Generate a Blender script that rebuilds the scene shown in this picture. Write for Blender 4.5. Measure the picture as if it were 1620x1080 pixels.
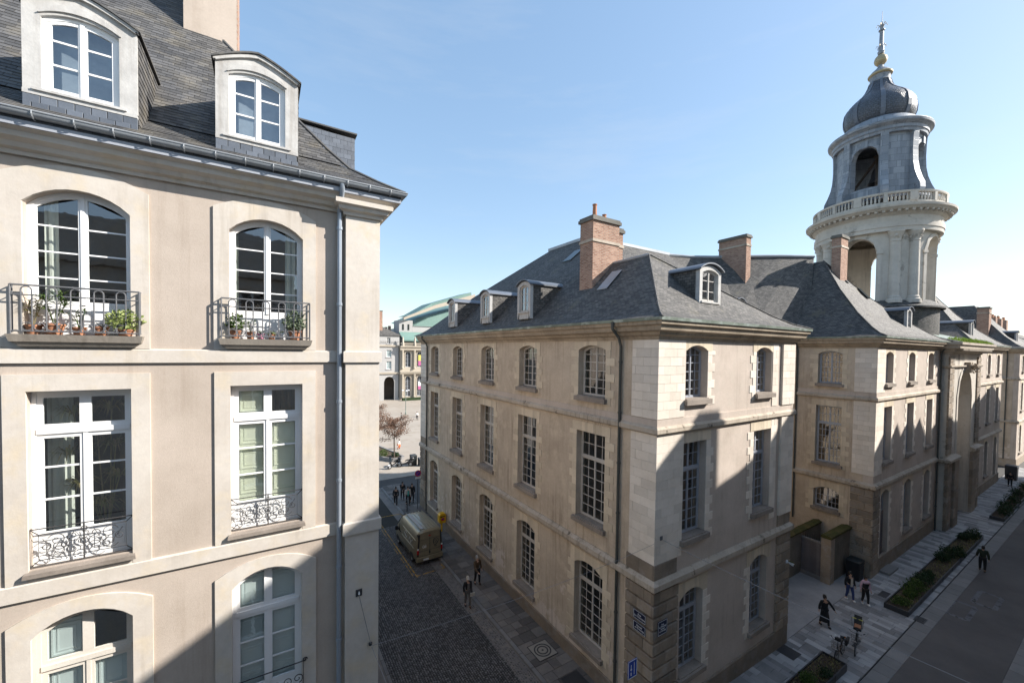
import bpy, bmesh, math, random
from mathutils import Vector as V, Matrix
R = math.radians
rnd = random.Random(7)
for o in list(bpy.data.objects): bpy.data.objects.remove(o, do_unlink=True)
scn = bpy.context.scene
col = scn.collection

# ------------------------------------------------------------------ camera
# world: +X along the street, +Y down the side lane to the square, metres
YAW, PIT, ROL = R(32.19991), R(1.441545), R(-0.748013)
CAM = V((0, 0, 14.2))
fwd = V((math.sin(YAW)*math.cos(PIT), math.cos(YAW)*math.cos(PIT), -math.sin(PIT)))
rgt = V((math.cos(YAW), -math.sin(YAW), 0)); dwn = fwd.cross(rgt)
r2 = rgt*math.cos(ROL) + dwn*math.sin(ROL); d2 = -rgt*math.sin(ROL) + dwn*math.cos(ROL)
cd = bpy.data.cameras.new('camera'); cam = bpy.data.objects.new('camera', cd); col.objects.link(cam)
m = Matrix((( r2.x, -d2.x, -fwd.x, CAM.x), (r2.y, -d2.y, -fwd.y, CAM.y), (r2.z, -d2.z, -fwd.z, CAM.z), (0, 0, 0, 1)))
cam.matrix_world = m
cd.sensor_width = 36; cd.lens = 636.28/1620*36
cd.shift_x = -8.81/1620; cd.shift_y = 30.86/1620
cd.clip_start = .05; cd.clip_end = 4000
scn.camera = cam
# ------------------------------------------------------------------ sky, sun, exposure
SUN = V((1.55, -1.0, 1.17)).normalized()          # direction towards the sun
w = bpy.data.worlds.new('World'); scn.world = w; w.use_nodes = True
nt = w.node_tree; bg = nt.nodes['Background']
sky = nt.nodes.new('ShaderNodeTexSky'); sky.sky_type = 'NISHITA'; sky.sun_disc = False
sky.sun_elevation = math.asin(SUN.z); sky.sun_rotation = math.atan2(SUN.x, SUN.y)
sky.air_density = 1.0; sky.dust_density = 0.6; sky.ozone_density = 1.6
gm = nt.nodes.new('ShaderNodeGamma'); gm.inputs[1].default_value = .52; nt.links.new(sky.outputs[0], gm.inputs[0]); hs = nt.nodes.new('ShaderNodeHueSaturation'); hs.inputs['Saturation'].default_value = 1.42; nt.links.new(gm.outputs[0], hs.inputs['Color'])      # flatter, hazier sky all round
wtc = nt.nodes.new('ShaderNodeTexCoord'); wmp = nt.nodes.new('ShaderNodeMapping'); wmp.inputs[3].default_value = (1.1, 1.1, 7.); nt.links.new(wtc.outputs['Generated'], wmp.inputs[0])
wno = nt.nodes.new('ShaderNodeTexNoise'); wno.inputs['Scale'].default_value = 2.2; wno.inputs['Detail'].default_value = 7; wno.inputs['Roughness'].default_value = .62; nt.links.new(wmp.outputs[0], wno.inputs['Vector'])
wmr = nt.nodes.new('ShaderNodeMapRange'); wmr.inputs[1].default_value = .52; wmr.inputs[2].default_value = .78; wmr.inputs[4].default_value = .15; nt.links.new(wno.outputs['Fac'], wmr.inputs[0])
wmx = nt.nodes.new('ShaderNodeMix'); wmx.data_type = 'RGBA'; wmx.inputs[7].default_value = (1.75, 1.85, 1.95, 1); nt.links.new(wmr.outputs[0], wmx.inputs[0]); nt.links.new(hs.outputs[0], wmx.inputs[6])
nt.links.new(wmx.outputs[2], bg.inputs[0]); bg.inputs[1].default_value = 0.114
sl = bpy.data.lights.new('sun', 'SUN'); sl.energy = 2.35; sl.angle = R(0.53); sl.color = (1, .945, .87)
so = bpy.data.objects.new('sun', sl); col.objects.link(so); so.rotation_euler = SUN.to_track_quat('Z', 'Y').to_euler()
so.location = (40, -40, 60)
scn.view_settings.view_transform = 'Standard'; scn.view_settings.look = 'None'
scn.view_settings.exposure = 2.1; scn.view_settings.gamma = 1
scn.render.engine = 'CYCLES'

# ------------------------------------------------------------------ materials
M = {}
def nmat(name):
    mt = bpy.data.materials.new(name); mt.use_nodes = True; M[name] = mt
    t = mt.node_tree; return mt, t, t.nodes['Principled BSDF']
def mathn(t, op, a, b=None):
    n = t.nodes.new('ShaderNodeMath'); n.operation = op
    for i, x in enumerate((a, b)):
        if x is None: continue
        if isinstance(x, (int, float)): n.inputs[i].default_value = x
        else: t.links.new(x, n.inputs[i])
    return n.outputs[0]
def mixc(t, fac, a, b, mode='MIX'):
    n = t.nodes.new('ShaderNodeMix'); n.data_type = 'RGBA'; n.blend_type = mode
    if isinstance(fac, (int, float)): n.inputs[0].default_value = fac
    else: t.links.new(fac, n.inputs[0])
    for i, x in ((6, a), (7, b)):
        if isinstance(x, tuple): n.inputs[i].default_value = (*x[:3], 1)
        else: t.links.new(x, n.inputs[i])
    return n.outputs[2]
def ramp(t, x, lo, hi):
    n = t.nodes.new('ShaderNodeMapRange'); n.inputs[1].default_value = lo; n.inputs[2].default_value = hi
    t.links.new(x, n.inputs[0]); return n.outputs[0]
def noise(t, vec, scale, detail=4, rough=.6, stretch=None):
    if stretch:
        mp = t.nodes.new('ShaderNodeMapping'); mp.inputs[3].default_value = stretch; t.links.new(vec, mp.inputs[0]); vec = mp.outputs[0]
    n = t.nodes.new('ShaderNodeTexNoise'); n.inputs['Scale'].default_value = scale; n.inputs['Detail'].default_value = detail
    n.inputs['Roughness'].default_value = rough; t.links.new(vec, n.inputs['Vector']); return n.outputs['Fac']
def gray(t, f):
    n = t.nodes.new('ShaderNodeCombineColor')
    for i in range(3): t.links.new(f, n.inputs[i])
    return n.outputs[0]
def surf(name, c1, c2=None, rough=.85, scale=.7, fine=14, fineamt=.25, bump=.25, bdist=.01, piece=0., streak=0., streakc=(.1, .08, .06), sscale=1.,
         patch=None, metal=0., spec=.35, local=False, tint=None, low=None):
    """one mottled weathered surface: two colours mixed by broad noise, grain, per-piece variation, drip streaks, patches"""
    mt, t, b = nmat(name); c2 = c2 or tuple(x*.8 for x in c1)
    g = t.nodes.new('ShaderNodeNewGeometry'); pos = g.outputs['Position']
    if local:
        tc = t.nodes.new('ShaderNodeTexCoord'); pos = tc.outputs['Object']
    c = mixc(t, ramp(t, noise(t, pos, scale, 5, .65), .35, .65), c1, c2)
    if tint: c = mixc(t, ramp(t, noise(t, pos, scale*2.3+.3, 4), .5, .72), c, tint)
    if patch:
        pc, ps, lo = patch
        c = mixc(t, ramp(t, noise(t, pos, ps, 6, .7), lo, lo+.05), c, pc)
    if low:
        lc, zm = low; sp = t.nodes.new('ShaderNodeSeparateXYZ'); t.links.new(pos, sp.inputs[0])
        k = mathn(t, 'SUBTRACT', noise(t, pos, .75, 7, .72), mathn(t, 'MULTIPLY', mathn(t, 'MAXIMUM', mathn(t, 'SUBTRACT', sp.outputs[2], .3), 0.), .16/zm*1.6))
        c = mixc(t, ramp(t, k, .49, .525), c, lc)
    if piece:
        oi = t.nodes.new('ShaderNodeObjectInfo')
        r = mathn(t, 'FRACT', mathn(t, 'ADD', oi.outputs['Random'], mathn(t, 'MULTIPLY', g.outputs['Random Per Island'], 7.31)))
        c = mixc(t, 1., c, gray(t, mathn(t, 'ADD', mathn(t, 'MULTIPLY', r, 2*piece), 1-piece)), 'MULTIPLY')
    if streak:
        s = noise(t, pos, sscale, 5, .7, (5, 5, .28))
        s2 = noise(t, pos, .35*sscale, 3)
        c = mixc(t, mathn(t, 'MULTIPLY', mathn(t, 'MULTIPLY', ramp(t, s, .5, .75), ramp(t, s2, .38, .62)), streak), c, streakc)
    fn = noise(t, pos, fine, 4, .7)
    c = mixc(t, 1., c, gray(t, mathn(t, 'ADD', mathn(t, 'MULTIPLY', fn, 2*fineamt), 1-fineamt)), 'MULTIPLY')
    t.links.new(c, b.inputs['Base Color'])
    b.inputs['Roughness'].default_value = rough; b.inputs['Metallic'].default_value = metal; b.inputs['Specular IOR Level'].default_value = spec
    if bump:
        bn = t.nodes.new('ShaderNodeBump'); bn.inputs['Strength'].default_value = bump; bn.inputs['Distance'].default_value = bdist
        t.links.new(mathn(t, 'ADD', fn, noise(t, pos, fine*3.1, 3)), bn.inputs['Height']); t.links.new(bn.outputs[0], b.inputs['Normal'])
    return mt
def courses(name, c1, c2, mortar, bw, bh, ms=.006, rough=.7, bump=.5, bdist=.012, offs=.5, spec=.4, moss=None, var=.5, metal=0.):
    """coursed cover too far off to pick apart (slates, bricks, lead sheets), in metres on the UV map"""
    mt, t, b = nmat(name)
    uv = t.nodes.new('ShaderNodeUVMap'); uv.uv_map = 'UVMap'
    br = t.nodes.new('ShaderNodeTexBrick'); br.offset = offs; br.inputs['Scale'].default_value = 1
    br.inputs['Brick Width'].default_value = bw; br.inputs['Row Height'].default_value = bh; br.inputs['Mortar Size'].default_value = ms
    br.inputs['Color1'].default_value = (*c1, 1); br.inputs['Color2'].default_value = (*c2, 1); br.inputs['Mortar'].default_value = (*mortar, 1)
    t.links.new(uv.outputs[0], br.inputs['Vector'])
    g = t.nodes.new('ShaderNodeNewGeometry'); pos = g.outputs['Position']
    c = br.outputs['Color']
    bn_ = mathn(t, 'ADD', mathn(t, 'MULTIPLY', noise(t, pos, .45, 6, .7), .6), mathn(t, 'MULTIPLY', noise(t, pos, 2.6, 4, .7), .4))
    c = mixc(t, 1., c, gray(t, mathn(t, 'ADD', mathn(t, 'MULTIPLY', bn_, 2*var), 1-var)), 'MULTIPLY')
    if moss: c = mixc(t, ramp(t, noise(t, pos, moss[1], 6, .7), moss[2], moss[2]+.12), c, moss[0])
    fn = noise(t, pos, 30, 3)
    c = mixc(t, 1., c, gray(t, mathn(t, 'ADD', mathn(t, 'MULTIPLY', fn, .5), .75)), 'MULTIPLY')
    t.links.new(c, b.inputs['Base Color'])
    b.inputs['Roughness'].default_value = rough; b.inputs['Specular IOR Level'].default_value = spec; b.inputs['Metallic'].default_value = metal
    bn = t.nodes.new('ShaderNodeBump'); bn.inputs['Strength'].default_value = bump; bn.inputs['Distance'].default_value = bdist
    t.links.new(mathn(t, 'ADD', mathn(t, 'MULTIPLY', br.outputs['Fac'], -1.), mathn(t, 'MULTIPLY', fn, .5)), bn.inputs['Height'])
    t.links.new(bn.outputs[0], b.inputs['Normal'])
    return mt
def plain(name, c, rough=.5, metal=0., spec=.5, emit=0, coat=0):
    mt, t, b = nmat(name); b.inputs['Base Color'].default_value = (*c, 1); b.inputs['Roughness'].default_value = rough
    b.inputs['Metallic'].default_value = metal; b.inputs['Specular IOR Level'].default_value = spec; b.inputs['Coat Weight'].default_value = coat
    g = t.nodes.new('ShaderNodeTexCoord'); fn = noise(t, g.outputs['Object'], 9, 4)
    c_ = mixc(t, 1., c, gray(t, mathn(t, 'ADD', mathn(t, 'MULTIPLY', fn, .36), .82)), 'MULTIPLY'); t.links.new(c_, b.inputs['Base Color'])
    return mt
def leafmat(name, c1, c2):
    mt, t, b = nmat(name); g = t.nodes.new('ShaderNodeNewGeometry')
    c = mixc(t, g.outputs['Random Per Island'], c1, c2); t.links.new(c, b.inputs['Base Color'])
    b.inputs['Roughness'].default_value = .6; b.inputs['Specular IOR Level'].default_value = .3
    tr = t.nodes.new('ShaderNodeBsdfTranslucent'); t.links.new(c, tr.inputs[0])
    mx = t.nodes.new('ShaderNodeMixShader'); mx.inputs[0].default_value = .3
    t.links.new(b.outputs[0], mx.inputs[1]); t.links.new(tr.outputs[0], mx.inputs[2]); t.links.new(mx.outputs[0], t.nodes['Material Output'].inputs[0])
def glassmat(name, tint=(.75, .8, .78), boost=1.9):
    mt, t, b = nmat(name); t.nodes.remove(b)
    tp = t.nodes.new('ShaderNodeBsdfTransparent'); tp.inputs[0].default_value = (*tint, 1)
    gl = t.nodes.new('ShaderNodeBsdfGlossy'); gl.inputs['Roughness'].default_value = .015; gl.inputs[0].default_value = (.95, .97, 1, 1)
    gg = t.nodes.new('ShaderNodeNewGeometry'); dp = t.nodes.new('ShaderNodeVectorMath'); dp.operation = 'DOT_PRODUCT'; t.links.new(gg.outputs['Incoming'], dp.inputs[0]); t.links.new(gg.outputs['True Normal'], dp.inputs[1])
    fr = mathn(t, 'ADD', mathn(t, 'MULTIPLY', mathn(t, 'POWER', mathn(t, 'SUBTRACT', 1., mathn(t, 'ABSOLUTE', dp.outputs['Value'])), 5.), .9), .045)
    g = t.nodes.new('ShaderNodeNewGeometry'); bn = t.nodes.new('ShaderNodeBump'); bn.inputs['Strength'].default_value = .04; bn.inputs['Distance'].default_value = .02
    t.links.new(noise(t, g.outputs['Position'], 3.5, 2), bn.inputs['Height']); t.links.new(bn.outputs[0], gl.inputs['Normal'])
    mx = t.nodes.new('ShaderNodeMixShader'); t.links.new(mathn(t, 'MINIMUM', mathn(t, 'MULTIPLY', fr, boost), 1.), mx.inputs[0])
    t.links.new(tp.outputs[0], mx.inputs[1]); t.links.new(gl.outputs[0], mx.inputs[2]); t.links.new(mx.outputs[0], t.nodes['Material Output'].inputs[0])

surf('stucco', (.475, .405, .345), (.40, .338, .283), fine=26, fineamt=.12, bump=.3, bdist=.008, streak=.5, streakc=(.27, .21, .16))
surf('trim', (.565, .52, .465), (.49, .44, .385), fine=9, fineamt=.12, bump=.15, streak=.6, streakc=(.33, .28, .22), tint=(.55, .475, .37))
surf('trim_dark', (.38, .33, .27), (.27, .23, .18), fine=9, bump=.2, streak=.8)
surf('tan_render', (.53, .445, .35), (.425, .35, .27), fine=11, fineamt=.16, bump=.3, scale=.5, streak=.8, streakc=(.17, .125, .085), patch=((.52, .44, .35), .55, .64), tint=(.56, .475, .365), low=((.60, .52, .45), 4.2))
surf('grey_render', (.52, .445, .385), (.43, .365, .31), fine=11, fineamt=.14, bump=.3, streak=.55, streakc=(.18, .14, .11), tint=(.47, .41, .35))
surf('ashlar', (.70, .635, .555), (.64, .57, .485), fine=8, fineamt=.09, bump=.12, piece=.10, streak=.22, streakc=(.3, .23, .15))
surf('quoin_stone', (.60, .515, .395), (.52, .44, .33), fine=8, fineamt=.12, bump=.15, piece=.13, streak=.35, streakc=(.22, .16, .1))
surf('granite', (.30, .24, .18), (.22, .18, .14), fine=10, fineamt=.2, bump=.3, piece=.26, streak=.3, tint=(.30, .27, .24))
surf('granite_band', (.48, .415, .34), (.36, .305, .24), fine=9, fineamt=.2, bump=.3, streak=.9, streakc=(.07, .06, .045), patch=((.12, .10, .075), 1.4, .60))
surf('cornice_stone', (.40, .325, .24), (.26, .21, .155), fine=8, fineamt=.2, bump=.2, scale=.6, streak=.8, streakc=(.10, .08, .06))
surf('sill_stone', (.30, .255, .215), (.20, .17, .145), fine=10, bump=.2, streak=.5)
surf('tower_stone', (.58, .535, .47), (.46, .42, .365), fine=3, fineamt=.16, bump=.1, streak=1., streakc=(.17, .155, .135), scale=.35, sscale=.28, patch=((.33, .30, .26), .5, .60))
courses('lead_sheet', (.19, .213, .245), (.29, .313, .345), (.085, .095, .11), 1.1, .62, .012, rough=.5, bump=.5, spec=.5, var=.35)
surf('lead_dark', (.15, .17, .205), (.11, .125, .155), rough=.5, fine=4, fineamt=.2, bump=.1)
courses('lead_scales', (.06, .07, .088), (.10, .113, .14), (.035, .038, .045), .26, .2, .02, rough=.42, bump=1., bdist=.04, var=.3, spec=.6)
courses('roof_slate', (.072, .069, .066), (.150, .141, .130), (.036, .035, .034), .23, .125, .008, rough=.7, bump=1., bdist=.03, var=.7, spec=.25, moss=((.15, .135, .10), .7, .58))
courses('roof_slate_near', (.050, .054, .062), (.082, .086, .094), (.024, .026, .03), .22, .11, .004, rough=.6)
surf('slate', (.098, .095, .092), (.074, .073, .074), rough=.62, fine=20, fineamt=.18, bump=.2, piece=.32, tint=(.135, .122, .10), spec=.45)
surf('slate_blue', (.13, .145, .172), (.10, .115, .14), rough=.5, fine=18, fineamt=.14, bump=.2, piece=.22, spec=.5)
surf('zinc', (.36, .38, .40), (.28, .30, .32), rough=.45, metal=.15, fine=7, fineamt=.1, bump=.05, streak=.3, streakc=(.2, .2, .2))
surf('zinc_green', (.22, .26, .22), (.12, .145, .12), rough=.55, metal=.3, fine=7, fineamt=.15, bump=.1, tint=(.36, .41, .38))
surf('pipe_dark', (.055, .062, .058), (.085, .085, .075), rough=.55, fine=10, bump=.05)
surf('pipe_zinc', (.38, .42, .47), (.30, .34, .39), rough=.38, metal=.4, fine=6, fineamt=.1, bump=.03)
courses('brick', (.26, .13, .085), (.43, .26, .185), (.36, .30, .25), .24, .085, .014, rough=.9, bump=.8, bdist=.015, var=.55, spec=.2)
surf('chimney_cap', (.17, .16, .14), (.11, .105, .09), fine=9, bump=.3)
surf('terracotta', (.42, .20, .11), (.34, .15, .085), fine=20, fineamt=.15, local=True)
surf('paint_white', (.80, .80, .80), (.74, .74, .73), rough=.45, fine=30, fineamt=.04, bump=.03)
surf('paint_old', (.62, .585, .53), (.55, .50, .43), rough=.6, fine=24, fineamt=.12, bump=.15)
surf('paint_dormer', (.50, .49, .47), (.40, .39, .375), rough=.75, fine=7, fineamt=.22, bump=.25, streak=.75, streakc=(.25, .22, .19), scale=2.)
surf('paint_grey', (.52, .49, .45), (.43, .41, .38), rough=.55, fine=20, fineamt=.1, bump=.08)
surf('paint_bluegrey', (.36, .38, .42), (.31, .33, .37), rough=.55, fine=20, fineamt=.1, bump=.08)
surf('shutter_green', (.68, .70, .58), (.64, .66, .54), rough=.6, fine=20, fineamt=.04, bump=.05)
surf('shutter_blue', (.58, .65, .66), (.54, .61, .62), rough=.6, fine=20, fineamt=.04, bump=.05)
surf('iron', (.030, .030, .034), (.055, .052, .05), rough=.55, fine=30, fineamt=.2, bump=.1)
surf('iron_grey', (.10, .105, .115), (.14, .14, .145), rough=.55, fine=30, fineamt=.15, bump=.1)
surf('balcony_stone', (.30, .265, .225), (.22, .195, .165), fine=12, fineamt=.18, bump=.3, streak=.6)
surf('curtain', (.66, .68, .63), (.58, .61, .56), rough=.9, fine=9, fineamt=.15, bump=0)
surf('sky_reflection_blue', (.30, .35, .42), (.22, .26, .32), rough=.9, fine=6, fineamt=.2, bump=0, scale=2.5)  # bluish colour standing in for sky reflected in the dormer panes
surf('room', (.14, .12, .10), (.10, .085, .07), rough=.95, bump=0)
glassmat('glass', (.92, .95, .93), 4.2); glassmat('glass_old', (.74, .78, .75), 2.6)
surf('cobble', (.125, .120, .119), (.085, .082, .083), rough=.62, fine=22, fineamt=.25, bump=.3, piece=.5, spec=.45, scale=.4)
surf('cobble_bed', (.030, .028, .025), (.04, .036, .03), rough=.95, fine=20, bump=.3)
surf('asphalt', (.135, .123, .117), (.10, .092, .088), scale=.35, rough=.9, fine=60, fineamt=.25, bump=.5, bdist=.006)
surf('street_ground', (.07, .067, .065), (.055, .053, .05), rough=.9, fine=30, fineamt=.2, bump=.3)
surf('plaza_paving', (.36, .315, .265), (.31, .27, .225), rough=.85, fine=6, fineamt=.1, bump=.1, scale=.12, tint=(.28, .235, .185))
surf('slab_grey', (.33, .322, .316), (.25, .246, .245), rough=.8, fine=14, fineamt=.15, bump=.15, piece=.38)
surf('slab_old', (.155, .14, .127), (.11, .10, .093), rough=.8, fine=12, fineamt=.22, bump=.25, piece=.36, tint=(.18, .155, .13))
surf('kerb_stone', (.20, .193, .188), (.155, .15, .147), rough=.8, fine=14, fineamt=.2, bump=.2, piece=.18)
surf('joint', (.05, .046, .042), (.065, .06, .052), rough=.95, fine=20, bump=.2)
surf('joint_light', (.13, .125, .12), (.10, .096, .092), rough=.95, fine=20, bump=.2)
surf('strip_stone', (.235, .228, .22), (.19, .185, .18), rough=.85, fine=20, fineamt=.12, bump=.15, piece=.12)
surf('marking_yellow', (.50, .27, .03), (.22, .13, .03), rough=.8, fine=25, fineamt=.3, patch=((.085, .078, .072), 4., .50))
surf('marking_faint', (.17, .17, .19), (.10, .10, .11), rough=.8, fine=25, fineamt=.3, patch=((.06, .055, .05), 4., .52))
surf('moss', (.085, .085, .02), (.05, .048, .018), rough=.95, fine=9, fineamt=.3, bump=.5, tint=(.12, .095, .035))
surf('wall_old', (.21, .185, .155), (.14, .125, .10), fine=7, fineamt=.2, bump=.35, streak=.9, patch=((.30, .25, .20), .9, .6))
surf('gate_wood', (.185, .17, .175), (.14, .13, .135), rough=.75, fine=12, fineamt=.15, bump=.2, streak=.5, piece=.12)
surf('copper_green', (.135, .225, .195), (.17, .265, .235), rough=.6, fine=3, fineamt=.15, bump=.05, scale=.1, streak=.4, streakc=(.08, .16, .14))
surf('opera_stone', (.43, .38, .31), (.38, .335, .27), fine=4, fineamt=.1, bump=.05, scale=.2)
surf('opera_grey', (.41, .40, .385), (.36, .35, .34), fine=4, fineamt=.08, bump=.05, scale=.2)
surf('soil', (.075, .055, .038), (.05, .038, .026), rough=1, fine=12, fineamt=.3, bump=.8, bdist=.03, tint=(.13, .10, .06))
surf('bark', (.10, .08, .065), (.07, .055, .045), rough=.95, fine=16, bump=.5)
leafmat('leaf_green', (.045, .085, .018), (.10, .15, .035)); leafmat('leaf_dark', (.02, .045, .018), (.045, .075, .028))
leafmat('leaf_lime', (.20, .26, .07), (.33, .37, .15)); leafmat('leaf_brown', (.16, .085, .055), (.31, .20, .14))
leafmat('leaf_grey', (.13, .17, .11), (.22, .26, .17)); leafmat('leaf_straw', (.36, .28, .16), (.20, .22, .07)); leafmat('grass', (.10, .17, .02), (.22, .30, .05))
for n_, c_, r_ in (('skin', (.45, .27, .19), .5), ('black_cloth', (.012, .012, .014), .85), ('brown_cloth', (.085, .05, .025), .9), ('green_cloth', (.018, .025, .014), .9),
    ('turquoise_cloth', (.05, .36, .33), .85), ('cream_cloth', (.50, .46, .40), .9), ('pink_cloth', (.55, .36, .42), .9), ('denim', (.03, .05, .15), .9), ('grey_cloth', (.12, .115, .11), .9),
    ('white_cloth', (.75, .74, .72), .8), ('orange_cloth', (.75, .16, .03), .8), ('hair_dark', (.02, .014, .01), .6), ('hair_grey', (.35, .33, .31), .7), ('shoe_dark', (.02, .018, .016), .6), ('shoe_brown', (.06, .03, .018), .6),
    ('rubber', (.012, .012, .013), .8), ('rim_grey', (.28, .29, .30), .35), ('lamp_red', (.45, .01, .01), .25), ('lamp_white', (.75, .75, .72), .25), ('lamp_orange', (.7, .2, .01), .3), ('black_plastic', (.016, .016, .018), .5),
    ('dark_glass', (.012, .017, .018), .06), ('plate_white', (.7, .7, .68), .4), ('sign_blue', (.012, .05, .36), .35), ('sign_navy', (.006, .009, .034), .35), ('sign_white', (.78, .79, .8), .4), ('sign_red', (.55, .02, .03), .4),
    ('post_yellow', (.72, .40, .01), .4), ('bin_dark', (.016, .022, .024), .5), ('steel_dark', (.035, .036, .04), .45), ('cctv_white', (.68, .7, .74), .4), ('gold', (.40, .33, .20), .5), ('wicker', (.11, .07, .04), .8),
    ('cable_grey', (.20, .20, .21), .5), ('pale_plate', (.27, .25, .215), .7), ('banner_yellow', (.50, .46, .10), .7), ('banner_pink', (.42, .10, .24), .7), ('ceramic_white', (.62, .62, .63), .25), ('ceramic_pink', (.55, .22, .33), .35), ('tarp_grey', (.40, .40, .40), .8)):
    plain(n_, c_, r_, metal=.35 if n_ == 'gold' else 0.)
mt, t_, b_ = nmat('van_paint'); b_.inputs['Base Color'].default_value = (.3, .26, .17, 1); b_.inputs['Metallic'].default_value = .3; b_.inputs['Roughness'].default_value = .38; b_.inputs['Coat Weight'].default_value = .6
g_ = t_.nodes.new('ShaderNodeTexCoord'); c_ = mixc(t_, ramp(t_, noise(t_, g_.outputs['Object'], 2.2, 6, .7), .35, .7), (.30, .257, .168), (.235, .20, .13)); t_.links.new(c_, b_.inputs['Base Color'])

# ------------------------------------------------------------------ object helpers
LOCAL = set()
def tag(o, label=None, cat=None, group=None, kind=None):
    if label: o['label'] = label
    if cat: o['category'] = cat
    if group: o['group'] = group
    if kind: o['kind'] = kind
    return o
def root(name, label, cat, loc=(0, 0, 0), rz=0., group=None, local=False):
    o = bpy.data.objects.new(name, None); col.objects.link(o); o.location = loc; o.rotation_euler = (0, 0, rz); o.empty_display_size = .2
    if local: LOCAL.add(o.name)
    return tag(o, label, cat, group)
def attach(o, parent):
    col.objects.link(o)
    if parent is not None:
        o.parent = parent
        if parent.type == 'EMPTY' and parent.parent is None and parent.name not in LOCAL:
            o.matrix_parent_inverse = Matrix.Translation(-V(parent.location))
    return o
ZA = V((0, 0, 1))
class MB:
    def __init__(s): s.v = []; s.f = []; s.mi = []
    def add(s, vs, fs):
        k = len(s.v); s.v.extend(tuple(x) for x in vs); s.f.extend(tuple(i+k for i in f) for f in fs)
    def poly(s, *p): s.add(p, [tuple(range(len(p)))])
    def hexa(s, p):   # 8 corners: bottom ring 0-3, top ring 4-7
        s.add(p, [(3, 2, 1, 0), (4, 5, 6, 7), (0, 1, 5, 4), (1, 2, 6, 5), (2, 3, 7, 6), (3, 0, 4, 7)])
    def box(s, x0, x1, y0, y1, z0, z1):
        s.hexa([(x0, y0, z0), (x1, y0, z0), (x1, y1, z0), (x0, y1, z0), (x0, y0, z1), (x1, y0, z1), (x1, y1, z1), (x0, y1, z1)])
    def lbox(s, P, u0, u1, z0, z1, d0, d1, zt0=None, zt1=None):   # box in facade coordinates; zt0/zt1: top height at u0/u1
        a = z1 if zt0 is None else zt0; b = z1 if zt1 is None else zt1
        s.hexa([P(u0, z0, d0), P(u1, z0, d0), P(u1, z0, d1), P(u0, z0, d1), P(u0, a, d0), P(u1, b, d0), P(u1, b, d1), P(u0, a, d1)])
    def prism(s, pts, off):   # planar polygon extruded by a vector
        n = len(pts); pts = [V(p) for p in pts]; off = V(off)
        s.add(pts + [p+off for p in pts], [tuple(range(n)), tuple(range(2*n-1, n-1, -1))] + [(i, (i+1) % n, (i+1) % n+n, i+n) for i in range(n)])
    def tube(s, pts, r, n=6, closed=False, r2=None):
        pts = [V(p) for p in pts]; k = len(pts); vs = []; fs = []
        prev = None
        for i, p in enumerate(pts):
            a = pts[i-1] if (i > 0 or closed) else p; b = pts[(i+1) % k] if (i < k-1 or closed) else p
            d = (b-a); d = d.normalized() if d.length > 1e-9 else ZA
            if prev is None:
                u = d.orthogonal().normalized()
            else:
                u = prev - d*prev.dot(d); u = u.normalized() if u.length > 1e-6 else d.orthogonal().normalized()
            prev = u; q = d.cross(u)
            rr = r if r2 is None else r+(r2-r)*i/max(1, k-1)
            for j in range(n):
                t = 2*math.pi*j/n; vs.append(p+(u*math.cos(t)+q*math.sin(t))*rr)
        m_ = k if closed else k-1
        for i in range(m_):
            for j in range(n):
                a, b = i*n, ((i+1) % k)*n; fs.append((a+j, a+(j+1) % n, b+(j+1) % n, b+j))
        if not closed: fs += [tuple(range(n-1, -1, -1)), tuple(range((k-1)*n, k*n))]
        s.add(vs, fs)
    def lathe(s, prof, c=(0, 0, 0), n=24, a0=0., a1=2*math.pi):
        full = abs(a1-a0-2*math.pi) < 1e-6; k = n if full else n+1; vs = []; fs = []; L = len(prof)
        for j in range(k):
            a = a0+(a1-a0)*j/n
            for r, z in prof: vs.append((c[0]+r*math.cos(a), c[1]+r*math.sin(a), c[2]+z))
        for j in range(n):
            b = (j+1) % k
            for i in range(L-1): fs.append((j*L+i, b*L+i, b*L+i+1, j*L+i+1))
        s.add(vs, fs)
    def sweep(s, prof, path, closed=False):
        """closed cross-section (out, z) swept along a plan path, outward = right-hand side, mitred"""
        pts = [V((p[0], p[1])) for p in path]; k = len(pts); L = len(prof); vs = []
        for i in range(k):
            d0 = (pts[i]-pts[i-1]).normalized() if (i > 0 or closed) else None; d1 = (pts[(i+1) % k]-pts[i]).normalized() if (i < k-1 or closed) else None
            d0 = d0 or d1; d1 = d1 or d0
            n0 = V((d0.y, -d0.x)); n1 = V((d1.y, -d1.x)); b = (n0+n1); b = b/(1+n0.dot(n1))
            for o, z in prof: vs.append((pts[i].x+b.x*o, pts[i].y+b.y*o, z))
        fs = []
        for i in range(k if closed else k-1):
            for j in range(L):
                a, b2 = i*L, ((i+1) % k)*L; fs.append((a+j, a+(j+1) % L, b2+(j+1) % L, b2+j))
        if not closed: fs += [tuple(range(L)), tuple(range(k*L-1, (k-1)*L-1, -1))]
        s.add(vs, fs)
    def mesh(s, name, mat, smooth=False):
        me = bpy.data.meshes.new(name); me.from_pydata(s.v, [], s.f); me.update()
        uvl = me.uv_layers.new(name='UVMap').data
        for p in me.polygons:
            n = p.normal
            if abs(n.z) > .995: t = V((1, 0, 0)); b = V((0, 1, 0))
            else: t = ZA.cross(n).normalized(); b = n.cross(t)
            for li, vi in zip(p.loop_indices, p.vertices):
                c = me.vertices[vi].co; uvl[li].uv = (c.dot(t), c.dot(b))
        if smooth:
            me.polygons.foreach_set('use_smooth', [True]*len(me.polygons)); 
            if smooth != 'full':
                me.set_sharp_from_angle(angle=R(35))
        me.materials.append(M[mat]); return me
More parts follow.
